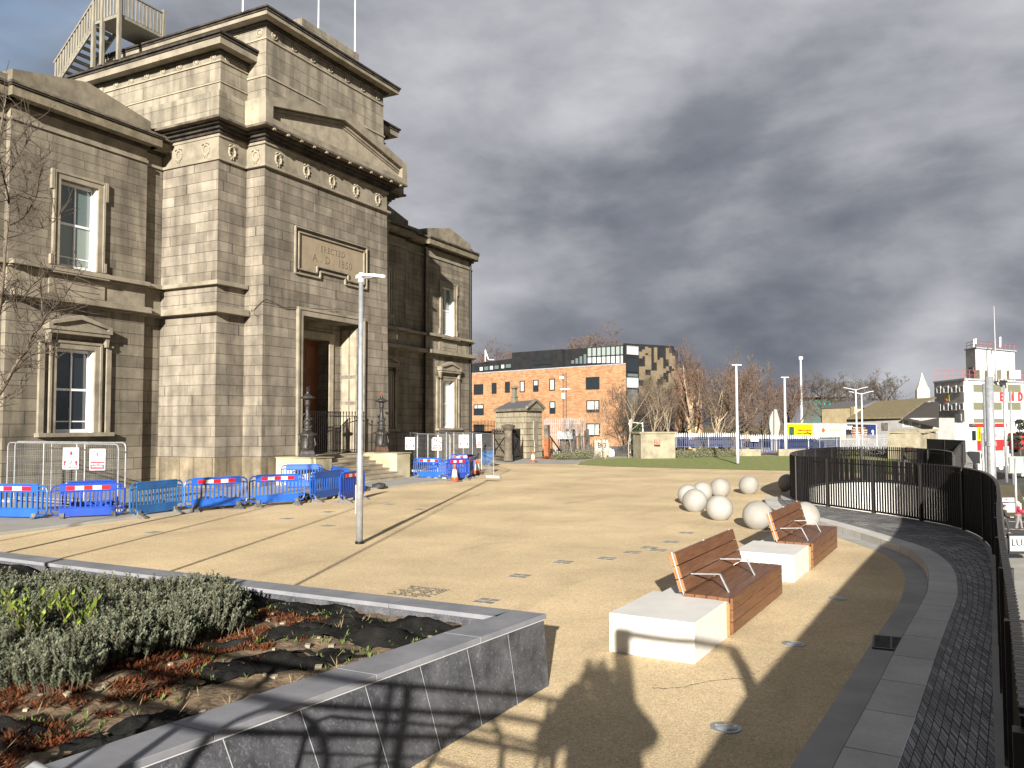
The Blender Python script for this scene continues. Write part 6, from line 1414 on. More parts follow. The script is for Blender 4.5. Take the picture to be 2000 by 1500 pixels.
vq = fB(948, 706); part(MB().bar(vq, vq+Vector((0, 0, 1.9)), .12).bar(vq+Vector((0, 0, 1.8)), vq+cr*.5+Vector((0, 0, .3)), .12).bar(vq+cr*.5+Vector((0, 0, .3)), vq+cr*1.4+Vector((0, 0, .3)), .10), 'roof_aerial', WHITEP, BK)
# stone lodge
La, Lb, Lc_ = at(968, 850, d=64), at(1028, 850, d=57.5), at(1059, 850, d=60.5)
LG = thing('stone_lodge', 'small sandstone lodge with slate roof, chimney and a pedimented end', 'building', (Lb.x, Lb.y, 0), world=True)
d1_ = (Lb-La); d1_.z = 0; d2_ = (Lc_-Lb); d2_.z = 0
Ld = La+d2_; zE = at(1028, 802, d=57.5).z
lm = MB(); pts = [La, Lb, Lc_, Ld]; lm.add([(p.x, p.y, -.1) for p in pts]+[(p.x, p.y, zE) for p in pts], [(3, 2, 1, 0), (4, 5, 6, 7), (0, 1, 5, 4), (1, 2, 6, 5), (2, 3, 7, 6), (3, 0, 4, 7)])
part(lm, 'wall', brickmat('lodge_stone', (0.60, 0.52, 0.37), (0.48, 0.415, 0.29), (0.11, 0.09, 0.06), .9, .42, .02, stain=.3, streak=False), LG)
e1_ = d1_.normalized(); e2_ = d2_.normalized(); O = .22
q = [La-e1_*O-e2_*O, Lb+e1_*O-e2_*O, Lc_+e1_*O+e2_*O, Ld-e1_*O+e2_*O]; rz_ = at(1045, 783, d=58).z
cm2 = MB(); cm2.add([(p.x, p.y, zE) for p in q]+[(p.x, p.y, zE+.18) for p in q], [(3, 2, 1, 0), (4, 5, 6, 7), (0, 1, 5, 4), (1, 2, 6, 5), (2, 3, 7, 6), (3, 0, 4, 7)]); part(cm2, 'eaves', SMOOTH, LG)
m1 = (q[1]+q[2])/2; m0 = (q[0]+q[3])/2; rm = MB()
rm.add([(q[0].x, q[0].y, zE+.18), (q[1].x, q[1].y, zE+.18), (m1.x, m1.y, rz_+.1), (m0.x+e1_.x*1.6, m0.y+e1_.y*1.6, rz_+.1), (q[3].x, q[3].y, zE+.18), (q[2].x, q[2].y, zE+.18)], [(0, 1, 2, 3), (3, 2, 5, 4), (0, 3, 4)]); part(rm, 'roof', SLATE, LG, fixn=False)
gm_ = MB(); k1, k2 = q[1]+e1_*.02, q[2]+e1_*.02
gm_.prism([(k1.x, k1.y, zE+.181), (k2.x, k2.y, zE+.181), (m1.x+e1_.x*.02, m1.y+e1_.y*.02, rz_+.12)], (0, 0, 0), tuple(-e1_*.15)); part(gm_, 'gable', PALE, LG)
gb = MB(); mm1 = Vector((m1.x, m1.y, rz_+.12)); 
for kk in (k1, k2): gb.bar(Vector((kk.x, kk.y, zE+.22))+e1_*.08, mm1+e1_*.08, .16, .14, up=tuple(e1_))
part(gb, 'raking_cornice', SMOOTH, LG)
ch = La.lerp(Ld, .5)+e1_*2.6; chm = MB(); zc_ = rz_-.2
chm.obox((ch.x, ch.y, zc_+.3), e1_, e2_, (0, 0, 1), .45, .32, .4); chm.obox((ch.x, ch.y, zc_+1.0), e1_, e2_, (0, 0, 1), .36, .26, .3); chm.obox((ch.x, ch.y, zc_+1.38), e1_, e2_, (0, 0, 1), .5, .38, .08); chm.obox((ch.x, ch.y, zc_+.66), e1_, e2_, (0, 0, 1), .5, .36, .05); part(chm, 'chimney', PALE, LG)
fL2 = on_seg(Lb, Lc_, 0)
a_, b_ = fL2(1040, 822), fL2(1051, 822); nn_ = Vector((e2_.y, -e2_.x, 0)); nn_ = nn_ if nn_.dot(CP-Lb) > 0 else -nn_
dz0 = fL2(1045, 860).z; part(MB().obox(((a_.x+b_.x)/2+nn_.x*.01, (a_.y+b_.y)/2+nn_.y*.01, (a_.z+dz0)/2), e2_, nn_, (0, 0, 1), .42, .03, (a_.z-dz0)/2), 'blocked_doorway', PALE, LG)
nb = fL2(1046, 871); part(MB().obox(nb+nn_*.02, e2_, nn_, (0, 0, 1), .30, .03, .42), 'carved_number', mat('whitewash', (.45, .42, .34), (.2, .17, .12), 9, .9), LG)
letters('21', .5, nb+nn_*.06, e2_ if e2_.dot(cr) > 0 else -e2_, (0, 0, 1), SOOT, LG, extr=.01)
# iron gates, piers and palisade beside the lodge
def post_box(mb, px, yt, yb, d, w_):
    p = at(px, yb, d=d); z1 = at(px, yt, d=d).z; mb.box(p.x-w_, p.x+w_, p.y-w_, p.y+w_, p.z, z1); return p, z1
p = at(993, 897, d=53); z1 = at(993, 832, d=53).z; t = thing('gate_pier', 'blackened stone gate pier with a flat cap left of the lodge', 'gate pier', p)
part(MB().lathe([(.30, -.1), (.30, .25), (.26, .3), (.25, z1-p.z-.3), (.28, z1-p.z-.25)], 12), 'shaft', SOOT, t); part(MB().lathe([(.30, z1-p.z-.25), (.42, z1-p.z-.1), (.46, z1-p.z), (.40, z1-p.z+.06), (.1, z1-p.z+.12)], 16), 'cap', SOOT, t)
def bars_fence(mb, a, b, z0, z1, sp, w_, rails=(.12, .85), spear=0.0):
    a = Vector(a); b = Vector(b); L_ = (b-a).length; n = max(2, int(L_/sp)); d = (b-a).normalized()
    for i in range(n+1):
        p = a.lerp(b, i/n); zz0 = z0(i/n) if callable(z0) else z0; mb.obox((p.x, p.y, (zz0+z1)/2), d, (-d.y, d.x, 0), (0, 0, 1), w_/2, .012, (z1-zz0)/2)
        if spear: mb.add([(p.x-d.x*w_*.5, p.y-d.y*w_*.5, z1), (p.x+d.x*w_*.5, p.y+d.y*w_*.5, z1), (p.x, p.y, z1+spear)], [(0, 1, 2)])
    for r_ in rails:
        zz = (z0(0) if callable(z0) else z0); z = zz+(z1-zz)*r_; mb.bar((a.x, a.y, z), (b.x, b.y, z), .05)
    return mb
for (x0, x1, d0, d1, lb) in ((962, 988, 55, 53, 'old black iron gate left of the blackened pier'), (998, 1016, 53, 56, 'old black iron gate between the blackened pier and the lodge')):
    a, b = at(x0, 896, d=d0), at(x1, 896, d=d1); a.z = b.z = 0; t = thing('old_gate', lb, 'gate', a, world=True); m_ = bars_fence(MB(), a, b, .05, at(x0, 838, d=d0).z, .14, .035); 
    m_.bar((a.x, a.y, .4), (b.x, b.y, 1.7), .05); m_.bar((a.x, a.y, 1.7), (b.x, b.y, .4), .05)
    for i in range(5): c = a.lerp(b, (i+.5)/5); m_.tube([(c.x+.14*math.cos(k*.7)*(b-a).normalized().x, c.y+.14*math.cos(k*.7)*(b-a).normalized().y, 1.95+.12*math.sin(k*.7)) for k in range(10)], .02, 4)
    part(m_, 'leaf', BLACKP, t)
a, b = at(924, 880, d=66), at(966, 880, d=64); t = thing('iron_fence', 'dark bar fence behind the mesh panels at the station corner', 'fence', (a.x, a.y, 0), world=True); part(bars_fence(MB(), (a.x, a.y, 0), (b.x, b.y, 0), 0, at(940, 822, d=65).z, .17, .03, spear=.1), 'bars', BLACKP, t)
part(MB().obox(at(940, 858, d=66), (b-a).normalized(), (0, 0, 1), (a-b).normalized().cross(Vector((0, 0, 1))), 1.3, .65, .03), 'dark_board', SOOT, t)
PAL = mat('palisade_grey', (.42, .43, .45), (.5, .5, .5), 3, .5, .3); BLUEF = mat('navy_palisade', (0.02, 0.03, 0.085), (.03, .042, .11), 3, .5)
a, b = at(1063, 880, d=62), at(1143, 880, d=64); t = thing('palisade_fence', 'light grey palisade with pointed tops between the lodge and the timber gate', 'fence', (a.x, a.y, 0), world=True); part(bars_fence(MB(), (a.x, a.y, 0), (b.x, b.y, 0), .1, at(1100, 818, d=63).z, .17, .075, rails=(.15, .55, .86), spear=.10), 'pales', PAL, t)
p0, z1 = None, None; m_ = MB(); p0, z1 = post_box(m_, 1068.5, 830, 889, 58.5, .16); t = thing('rusted_post', 'black and rust-orange steel gate post right of the lodge', 'post', p0, world=True); zmid = at(1068, 856, d=58.5).z
part(MB().box(p0.x-.16, p0.x+.16, p0.y-.16, p0.y+.16, zmid, z1), 'upper', SOOT, t); part(MB().box(p0.x-.161, p0.x+.161, p0.y-.161, p0.y+.161, -.1, zmid), 'lower', RUST, t); bq = at(1097, 884, d=59.5); part(MB().bar(Vector((p0.x, p0.y, at(1070, 844, d=58.5).z)), bq, .07), 'brace', BLACKP, t)
a, b = at(1088, 886, d=60), at(1160, 886, d=60); t = thing('timber_gate', 'dark weathered timber and wire gates behind the hedge', 'gate', (a.x, a.y, 0), world=True); m_ = MB(); dd_ = (b-a).normalized()
rg_ = random.Random(8)
for i in range(34):
    p = a.lerp(b, i/33); zt_ = at(1100, 842 if i < 30 else 860, d=60).z+rg_.uniform(-.5, .1); 
    if rg_.random() < .75: m_.obox((p.x, p.y, zt_/2), dd_, (-dd_.y, dd_.x, 0), (0, 0, 1), rg_.uniform(.02, .07), .02, zt_/2)
m_.bar((a.x, a.y, .5), (b.x, b.y, .5), .08); m_.bar((a.x, a.y, 1.5), (b.x, b.y, 1.5), .08); part(m_, 'leaf', mat('charred_timber', (.03, .025, .022), (.10, .085, .07), 5, .9), t)
for i, px in enumerate((1108, 1120, 1147)): m_ = MB(); post_box(m_, px, 838, 886, 60.4, .1); part(m_, 'post', SOOT, t)
sh_ = MB()
for i, px in enumerate((1094, 1104, 1112)): p = at(px, 850, d=59.6); sh_.obox(p, dd_, (-dd_.y, dd_.x, 0), (0, 0, 1), .22, .04, .28)
part(sh_, 'torn_sheet', mat('grey_sheet', (.25, .27, .29), (.4, .42, .44), 6, .7), t)
# CCTV mast
p = at(1103.5, 878, d=66); z1 = at(1103, 726, d=66).z; t = thing('camera_mast', 'brown lattice mast with a floodlight, two cameras and a white box', 'mast', (p.x, p.y, 0), world=True); m_ = MB()
for dx in (-.14, .14): m_.bar((p.x+dx, p.y, 0), (p.x+dx, p.y, z1), .05)
for k in range(int(z1/.3)): m_.bar((p.x-.14, p.y, k*.3), (p.x+.14, p.y, k*.3+.3), .02)
part(m_, 'lattice', mat('mast_brown', (.12, .075, .05), rough=.8), t)
for (px, py, w_, h_) in ((1097, 737.5, .16, .10), (1099, 760, .22, .06), (1108, 760, .22, .06), (1100, 773, .12, .22)): q = at(px, py, d=65.8); part(MB().obox(q, cr, cf, (0, 0, 1), w_, .1, h_), 'camera' if h_ < .2 else 'box', WHITEP, t, bevel=.02)
# carved block with letters, white dog-like bollard, low black gate
p = at(1175, 890, d=60); t = thing('carved_stone_block', 'pale carved stone block with large letters between the hedge and the brick wall', 'stone block', (p.x, p.y, 0), world=True); e = cr.copy(); e.z = 0; e.normalize(); n = -f0
part(MB().obox((p.x, p.y, .72), e, n, (0, 0, 1), .55, .25, .60), 'block', PALE, t, bevel=.04); part(MB().obox((p.x-.1, p.y, .08), e, n, (0, 0, 1), .45, .3, .14), 'foot', PALE, t, bevel=.05)
part(MB().obox(Vector((p.x, p.y, .85))+n*.26, e, n, (0, 0, 1), .45, .02, .38), 'panel', mat('pale_panel', (.48, .43, .33), rough=.9), t); letters('BG', .52, Vector((p.x, p.y, .85))+n*.30, e, (0, 0, 1), SOOT, t, extr=.01, bold=.012)
for i, (px, yt, yb) in enumerate(((1191, 875, 891), (1196, 878, 891), (1254, 877, 888))):
    q = at(px, yb, d=60); o = MB().lathe([(.16 if i < 2 else .09, 0), (.17 if i < 2 else .09, .3), (.10 if i < 2 else .09, at(px, yt, d=60).z-q.z)], 10).build('white_bollard', WHITEP); o.location = q; tag(o, ['squat white painted bollard nearest the carved block', 'squat white painted bollard, second from the carved block', 'slim white bollard at the edge of the rendered pier'][i], 'bollard')
a, b = at(1197, 891, d=61), at(1246, 890, d=61); t = thing('low_gate', 'low black bar gate across the gap right of the brick wall', 'gate', a, world=True); part(bars_fence(MB(), (a.x, a.y, 0), (b.x, b.y, 0), .0, at(1220, 881, d=61).z+.1, .16, .03), 'bars', BLACKP, t); wq = MB(); wall_box(wq, at(1190, 880, d=70), at(1250, 880, d=70), -.5, at(1220, 872, d=70).z, .4); part(wq, 'dark_wall', mat('dark_render', (.05, .05, .055), rough=.8), t)
# white goal-like frame and ivy
p = at(1243, 880, d=66); t = thing('white_goal', 'white tubular goal standing above the rendered pier', 'goal', (p.x, p.y, 0), world=True); m_ = MB()
A_ = at(1230, 820, d=66); B_ = at(1255, 825, d=66); 
for (x0, y0, x1, y1) in ((1230, 820, 1231, 846), (1233, 825, 1255, 827), (1255, 825, 1256, 845), (1233, 818, 1233, 838), (1228, 826, 1234, 846)): m_.bar(at(x0, y0, d=66), at(x1, y1, d=66), .07)
m_.bar(at(1256, 845, d=66), at(1256, 885, d=66), .05); m_.bar(at(1231, 845, d=66), at(1231, 885, d=66), .05); part(m_, 'tubes', WHITEP, t)
IVY = mat('ivy_leaf', (.02, .04, .01), (.055, .08, .02), 8, .8)
def leafblob(c, rx, ry, rz2, n, s, seed):
    r_ = random.Random(seed); mb = MB()
    for k in range(n):
        v = Vector((r_.gauss(0, .45), r_.gauss(0, .45), r_.gauss(0, .45)))
        if v.length > 1.1: v *= 1/v.length
        p = Vector(c)+Vector((v.x*rx, v.y*ry, v.z*rz2)); a = Vector((r_.uniform(-1, 1), r_.uniform(-1, 1), r_.uniform(-.3, 1))).normalized(); b = a.orthogonal().normalized(); q = a.cross(b); mb.add([p-b*s, p+q*s, p+b*s, p-q*s], [(0, 1, 2, 3)])
    return mb
c = at(1245, 862, d=64); t = thing('ivy_column', 'dark ivy climbing beside the rendered pier', 'climber', (c.x, c.y, 0), world=True); part(leafblob(c, .5, .5, 1.5, 900, .07, 3), 'foliage', IVY, t, fixn=False)
# rendered pier with red plaque
a, b = at(1252, 880, d=57), at(1319, 880, d=57.5); zt_ = at(1285, 847, d=57).z; t = thing('rendered_pier', 'broad tan rendered pier with a thin roof slab and a red plaque', 'pier', (a.x, a.y, 0), world=True); m_ = MB(); wall_box(m_, a, b, -.1, zt_, 1.6); part(m_, 'wall', CONCD, t); m_ = MB(); wall_box(m_, a-e*.12, b+e*.12, zt_, zt_+.12, 1.8, .1); part(m_, 'roof_slab', CONCD, t)
q = at(1284, 863.5, d=56.9); part(MB().obox(q, e, n, (0, 0, 1), .20, .03, .20), 'plaque', mat('plaque_red', (.30, .05, .03), (.42, .22, .16), 12, .7), t)
# navy palisade, gate, low wall, grey palisade
HD = 58
def fence_run(x0, x1, yt, yb, d0, d1, m_, label, sp=.17, w_=.07, nm='palisade_fence'):
    a, b = at(x0, yb, d=d0), at(x1, yb, d=d1); zb = min(a.z, b.z); zt = at((x0+x1)/2, yt, d=(d0+d1)/2).z; t = thing(nm, label, 'fence', (a.x, a.y, zb), world=True)
    part(bars_fence(MB(), (a.x, a.y, 0), (b.x, b.y, 0), zb, zt, sp, w_, rails=(.1, .86)), 'pales', m_, t); tp_ = MB(); bars_fence(tp_, (a.x, a.y, 0), (b.x, b.y, 0), zt-.02, zt+.22, sp, w_, rails=(), spear=.12); part(tp_, 'pale_tops', WHITEP if m_ is BLUEF else m_, t)
    for k in range(int((b-a).length/2.6)+1): pp_ = a.lerp(b, min(1, k*2.6/(b-a).length)); tt = MB().box(pp_.x-.05, pp_.x+.05, pp_.y+.03, pp_.y+.12, zb, zt+.15); part(tt, 'post', m_ if m_ is not BLUEF else PAL, t)
    return t
fence_run(1320, 1437, 853, 874, 66, 66, BLUEF, 'navy palisade with white tips left of the lawn lamp post')
fence_run(1447, 1487, 857, 876, 62, 62, BLUEF, 'navy palisade with white tips just left of the navy gate')
fence_run(1487, 1519, 857, 886, 62, 62, BLUEF, 'tall navy palisade gate in the gap of the low wall', nm='palisade_gate')
fence_run(1521, 1600, 857, 876, 62, 63, BLUEF, 'navy palisade with white tips right of the navy gate')
fence_run(1600, 1640, 853, 876, 63, 65, BLUEF, 'navy palisade panel turning back below the yellow billboard')
fence_run(1640, 1737, 855, 876, 66, 70, PAL, 'pale grey palisade ending at the concrete pier')
for i, (x0, x1) in enumerate(((1437, 1486), (1521, 1585))):
    a, b = at(x0, 888, z=0), at(x1, 888.5, z=0); a = at(x0, 886, d=61.2); b = at(x1, 886, d=61.2); m_ = MB(); wall_box(m_, a, b, -.1, at(x0, 877.5, d=61).z, .35); o = m_.build('low_wall', CONCD); tag(o, ['low tan wall left of the navy gate', 'low tan wall right of the navy gate'][i], 'wall')
o = MB().obox(at(1474, 857.5, d=61.6), e, n, (0, 0, 1), .30, .02, .17).build('notice_board', WHITEP); tag(o, 'small white notice fixed to the navy palisade', 'sign')
# leaf-shaped sculpture
p = at(1512, 880, d=72); t = thing('leaf_sculpture', 'tall grey leaf-shaped stone sculpture with a dark slot down the middle', 'sculpture', (p.x, p.y, p.z-.5), world=True)
def side(sg):
    pts = [(0, 799), (5.5, 800), (7, 808), (10, 818), (12, 828), (11, 838), (8, 850), (7.5, 880), (0, 880)] if sg > 0 else [(0, 802), (-1.5, 804), (-7, 815), (-8, 828), (-7, 838), (-4, 850), (-4, 880), (0, 880)]
    return [at(1510.5+q[0]+(.6 if sg > 0 else -1.0), q[1], d=72) for q in pts]
m_ = MB(); m_.prism(side(1), tuple(f0*-.15), tuple(f0*.35)); m_.prism(side(-1), tuple(f0*-.15), tuple(f0*.35)); part(m_, 'blade', mat('sculpture_stone', (.27, .255, .235), (.33, .31, .285), 1, .8), t, bevel=.03); m_ = MB().obox(at(1510.2, 840, d=72.1), e, f0, (0, 0, 1), .045, .1, 1.8); part(m_, 'slot', INK, t)
# hedges of low planting
HEDG = mat('hedge_leaf', (.10, .11, .055), (.19, .19, .11), 6, .9)
for i, (x0, x1, yy, d0, d1, lb) in enumerate(((1080, 1165, 884, 55, 57, 'grey-green low hedge before the timber gate'), (1268, 1440, 884.5, 58, 60, 'low grey-green hedge between the rendered pier and the low wall'), (1600, 1775, 881, 60, 62, 'low dark green hedge under the grey palisade'))):
    a, b = at(x0, yy, d=d0), at(x1, yy, d=d1); mb = MB(); hr_ = random.Random(40+i); nb_ = int((b-a).length/.35)
    for k in range(nb_):
        c = a.lerp(b, (k+.5)/nb_)+Vector((hr_.uniform(-.2, .2), hr_.uniform(-.3, .3), 0)); c.z = .28; l = leafblob(c, .42, .42, .36*hr_.uniform(.8, 1.3), 230, .035, hr_.random()); mb.add(l.v, l.f)
    o = mb.build('hedge', HEDG if i < 2 else mat('dark_hedge', (.05, .055, .02), (.12, .12, .05), 6, .9), fixn=False); tag(o, lb, 'hedge')
mb = MB(); 
for k in range(70): 
    c = at(random.uniform(1065, 1150), random.uniform(893, 896), z=.05); l = leafblob(c, .4, .3, .12, 60, .03, k); mb.add(l.v, l.f)
tag(mb.build('red_ground_cover', REDW, fixn=False), 'rusty red ground cover at the foot of the lodge hedge', 'plants', kind='stuff')
# billboards on a wall
def quad_board(x0, y0, x1, y1, d0, d1):
    a, b = at(x0, y1, d=d0), at(x1, y1, d=d1); c, d = at(x1, y0, d=d1), at(x0, y0, d=d0); return a, b, Vector((b.x, b.y, c.z)), Vector((a.x, a.y, d.z))
def billboard(x0, y0, x1, y1, d0, d1, col, label, deco):
    a, b, c, d = quad_board(x0, y0, x1, y1, d0, d1); t = thing('billboard', label, 'billboard', (a.x, a.y, a.z), world=True); x = (b-a).normalized(); nn = Vector((x.y, -x.x, 0)); nn = nn if nn.dot(CP-a) > 0 else -nn
    part(MB().prism([a, b, c, d], tuple(-nn*.2), tuple(nn*0)), 'board', col, t); W_ = (b-a).length; Hh = d.z-a.z
    def q(u, v, o=.02): return a+x*W_*u+Vector((0, 0, Hh*v))+nn*o
    deco(t, q, x, W_, Hh, nn); fr = MB()
    for (p_, q_) in ((q(0, 0), q(1, 0)), (q(0, 1), q(1, 1)), (q(0, 0), q(0, 1)), (q(1, 0), q(1, 1))): fr.bar(p_, q_, .12)
    part(fr, 'frame', LEAD, t); return t
UP = Vector((0, 0, 1))
def dy_(t, q, x, W_, Hh, nn):
    part(MB().obox(q(.19, .55), x, UP, nn, W_*.09, Hh*.26, .02), 'dark_figure', mat('fig_green', (.02, .12, .03), (.03, .03, .08), 2, .6), t, bevel=.3)
    part(MB().obox(q(.19, .2), x, UP, nn, W_*.012, Hh*.10, .02).obox(q(.22, .2), x, UP, nn, W_*.012, Hh*.10, .02), 'figure_legs', WHITEP, t)
    letters('CHEER ON THE DAY', W_*.055, q(.66, .62, .05), x, UP, mat('poster_brown', (.25, .07, .01)), t, extr=.01, bold=.01); letters('WITH A GREAT VIEW', W_*.055, q(.66, .44, .05), x, UP, MATS['poster_brown'], t, extr=.01, bold=.01)
def dg_(t, q, x, W_, Hh, nn):
    part(MB().obox(q(.30, .62), x*.8+UP*.6, UP*.8-x*.6, nn, W_*.05, Hh*.13, .02), 'red_shape', mat('poster_red', (.65, .10, .03)), t, bevel=.1); m_ = MB(); m_.bar(q(.28, .5), q(.55, .25), .10); m_.bar(q(.28, .5), q(.20, .25), .10); part(m_, 'stick', mat('poster_orange', (.75, .35, .08)), t)
    letters('lime & soda', W_*.085, q(.68, .66, .05), x, UP, mat('poster_grey', (.28, .33, .22)), t, extr=.01); part(MB().obox(q(.62, .22, .012), x, UP, nn, W_*.34, Hh*.2, .006), 'green_field', mat('poster_green', (.50, .62, .25)), t)
def dk_(t, q, x, W_, Hh, nn):
    part(MB().obox(q(.85, .5, .012), x, UP, nn, W_*.14, Hh*.48, .006), 'blue_side', mat('poster_navy', (.01, .02, .10)), t); m_ = MB(); c = q(.44, .50, .03)
    for k, (hh, ww) in enumerate(((.07, .20), (.07, .26), (.09, .25), (.07, .24), (.06, .20))): m_.obox(c+UP*Hh*(.26-k*.14), x, UP, nn, W_*ww, Hh*hh*.6, .02)
    part(m_, 'layered_shape', mat('poster_mixed', (.20, .07, .02), (.65, .45, .35), 1.4, .6, lo=.42, hi=.58), t, bevel=.1); part(MB().obox(q(.4, .07, .02), x, UP, nn, W_*.38, Hh*.07, .01), 'orange_base', MATS['poster_orange'], t)
    letters('bar', W_*.15, q(.12, .80, .05), x, UP, WHITEP, t, extr=.01, bold=.02); letters('9', W_*.16, q(.87, .45, .05), x, UP, WHITEP, t, extr=.01, bold=.02)
billboard(1536, 827, 1589, 862, 92, 94, mat('poster_yellow', (.80, .50, .0), rough=.5), 'yellow billboard behind the tallest mast', dy_)
billboard(1590, 827, 1649, 862, 94, 97, mat('poster_cream', (.74, .76, .50), rough=.5), 'cream and pale green billboard right of the yellow one', dg_)
billboard(1651, 827.5, 1712, 860, 97, 100, mat('poster_black', (.02, .02, .02), rough=.5), 'black and navy billboard on the wall of the pitched shed', dk_)
for i, (x0, x1, yt, d0, d1) in enumerate(((1440, 1590, 851, 90, 93), (1590, 1740, 859, 93, 99))):
    m_ = MB(); wall_box(m_, at(x0, 880, d=d0), at(x1, 880, d=d1), -2.5, at((x0+x1)/2, yt, d=(d0+d1)/2).z, .5); o = m_.build('rubble_wall', brickmat('rubble%d' % i, (.24, .23, .21), (.13, .125, .12), (.32, .31, .28), .45, .28, .03, stain=.4, streak=False)); tag(o, ['grey rubble wall behind the navy gate', 'grey rubble wall under the pale palisade'][i], 'wall')
# car roofs glimpsed behind the navy palisade
for i, (px, py, c_, lb) in enumerate(((1560, 866, (.02, .03, .05), 'dark car glimpsed behind the navy palisade under the yellow billboard'), (1502, 866, (.025, .03, .04), 'dark car glimpsed behind the navy gate'), (1385, 862, (.05, .05, .055), 'grey van seen through the left navy palisade'))):
    p = at(px, py+10, d=76); t = thing('parked_car', lb, 'car', (p.x, p.y, p.z-.2), math.atan2(e.y, e.x), None); cm_ = mat('car_paint%d' % i, c_, rough=.3)
    part(MB().box(-2.1, 2.1, -.85, .85, .3, .85), 'body', cm_, t, bevel=.15); part(MB().add([(-1.3, -.75, .85), (1.2, -.75, .85), (1.2, .75, .85), (-1.3, .75, .85), (-.9, -.65, 1.42), (.7, -.65, 1.42), (.7, .65, 1.42), (-.9, .65, 1.42)], [(3, 2, 1, 0), (4, 5, 6, 7), (0, 1, 5, 4), (1, 2, 6, 5), (2, 3, 7, 6), (3, 0, 4, 7)]), 'cabin', GLASSD, t, bevel=.08)
    for sx in (-1.3, 1.3):
        for sy in (-.85, .85): part(MB().tube([(sx, sy-.1, .32), (sx, sy+.1, .32)], .32, 14), 'wheel', INK, t)
# concrete pier at the end of the railing
a, b = at(1738, 880, d=56), at(1797, 880, d=54.5); zt_ = at(1770, 846, d=55).z; t = thing('concrete_pier', 'broad moss-stained concrete pier with a sloping cap beside the railing end', 'pier', (a.x, a.y, 0), world=True); m_ = MB(); wall_box(m_, a, b, -.1, zt_, 3.0); part(m_, 'wall', CONCD, t)
c2 = at(1823, 880, d=57.5); m_ = MB(); wall_box(m_, b, c2, -.1, zt_-.05, 2.0, .0); part(m_, 'side_wall', CONCD, t); m_ = MB(); wall_box(m_, a-e*.1, b+e*.4, zt_, zt_+.10, 3.0, .15); wall_box(m_, a+e*.3, b-e*.1, zt_+.10, zt_+.26, 2.4, -.1); part(m_, 'cap', CONCD, t)
q = at(1777, 877, d=54.9); part(MB().obox(q-f0*.1, e, n, (0, 0, 1), .25, .06, .16), 'door', mat('brown_door', (.15, .08, .05), rough=.8), t)
# pitched shed
S0, S1 = at(1654, 850, d=108), at(1770, 850, d=100); t = thing('pitched_shed', 'pale walled shed with a long brown corrugated roof', 'building', (S0.x, S0.y, -2), world=True); fS = on_seg(S0, S1, 0); zE = at(1700, 817, d=105).z
m_ = MB(); wall_box(m_, S0, at(1800, 850, d=98), -2.5, zE, 6); part(m_, 'wall', mat('shed_wall', (.30, .295, .275), (.38, .372, .35), 1, .8), t)
zR = at(1790, 777, d=118).z; r1, r2, r3, r4 = at(1656, 819, d=107), at(1832, 817, d=95), at(1829, 778, d=116), at(1712, 786, d=121)
m_ = MB(); m_.prism([r1, at(1762, 817, d=100), at(1800, 790, d=110), r3, r4], (0, 0, 0), (0, 0, .18)); part(m_, 'roof', mat('brown_corrugated', (.17, .135, .065), (.23, .185, .10), 2, .9, stretch=(1, 1, 1)), t)
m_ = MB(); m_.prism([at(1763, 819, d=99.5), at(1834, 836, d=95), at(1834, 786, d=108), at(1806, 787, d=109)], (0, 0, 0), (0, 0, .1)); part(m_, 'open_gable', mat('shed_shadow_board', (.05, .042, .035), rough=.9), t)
for (x0, y0, x1, y1) in ((1723, 826, 1728, 841), (1729.5, 826, 1735, 841), (1764, 817, 1778, 834), (1780, 817, 1799, 834)): facewin(t, fS, (x0, y0, x1, y1), WHITEP if x0 > 1760 else SOOT, GLASSD, fr=.14)
# spire, stone house, green glazed block, gable house
p = at(1802, 780, d=420); t = thing('church_spire', 'slender pale church spire far beyond the shed roof', 'church spire', (p.x, p.y, 0), world=True); zz = lambda y: at(1802, y, d=420).z
part(MB().lathe([(3.6, 0), (3.4, zz(762)), (2.9, zz(757))], 8, c=(p.x, p.y, 0)), 'tower', mat('spire_stone', (.62, .58, .48), (.5, .46, .38), .4, .8), t); part(MB().lathe([(2.7, zz(757)), (.9, zz(738)), (.15, zz(728))], 8, c=(p.x, p.y, 0)), 'spire', MATS['spire_stone'], t)
H0, H1 = at(1640, 850, d=165), at(1672, 850, d=160); t = thing('stone_house', 'tan stone house with a slate roof among the round-headed trees', 'house', (H0.x, H0.y, -1), world=True); fH = on_seg(H0, H1, 0); zE = at(1655, 797, d=163).z; zR = at(1655, 784, d=168).z
hm_ = mat('house_stone', (.42, .34, .20), (.34, .27, .16), .7, .9); m_ = MB(); wall_box(m_, at(1606, 850, d=168), H1, -2, zE, 9); part(m_, 'wall', hm_, t)
e3 = (H1-H0); e3.z = 0; e3.normalize(); n3 = Vector((-e3.y, e3.x, 0)); n3 = n3 if n3.dot(f0) > 0 else -n3; A4 = Vector((at(1604, 850, d=168).x, at(1604, 850, d=168).y, zE)); B4 = Vector((H1.x, H1.y, zE))+e3*.5
rm = MB(); rm.add([A4, B4, B4+n3*9, A4+n3*9, (A4+n3*4.5)+UP*(zR-zE), (B4+n3*4.5)+UP*(zR-zE)], [(0, 1, 5, 4), (2, 3, 4, 5), (0, 4, 3), (1, 2, 5)]); part(rm, 'roof', SLATE, t)
for (x0, y0, x1, y1) in ((1648, 803, 1651, 809), (1658, 802, 1661.5, 808), (1634, 819, 1638, 826), (1648, 819, 1651, 824)): facewin(t, fH, (x0, y0, x1, y1), WHITEP, GLASSD, fr=.12)
m_ = MB(); wall_box(m_, at(1665, 850, d=161), at(1672, 850, d=160), zE-2, at(1668, 794, d=160).z, 1.4, .3); part(m_, 'chimney', hm_, t)
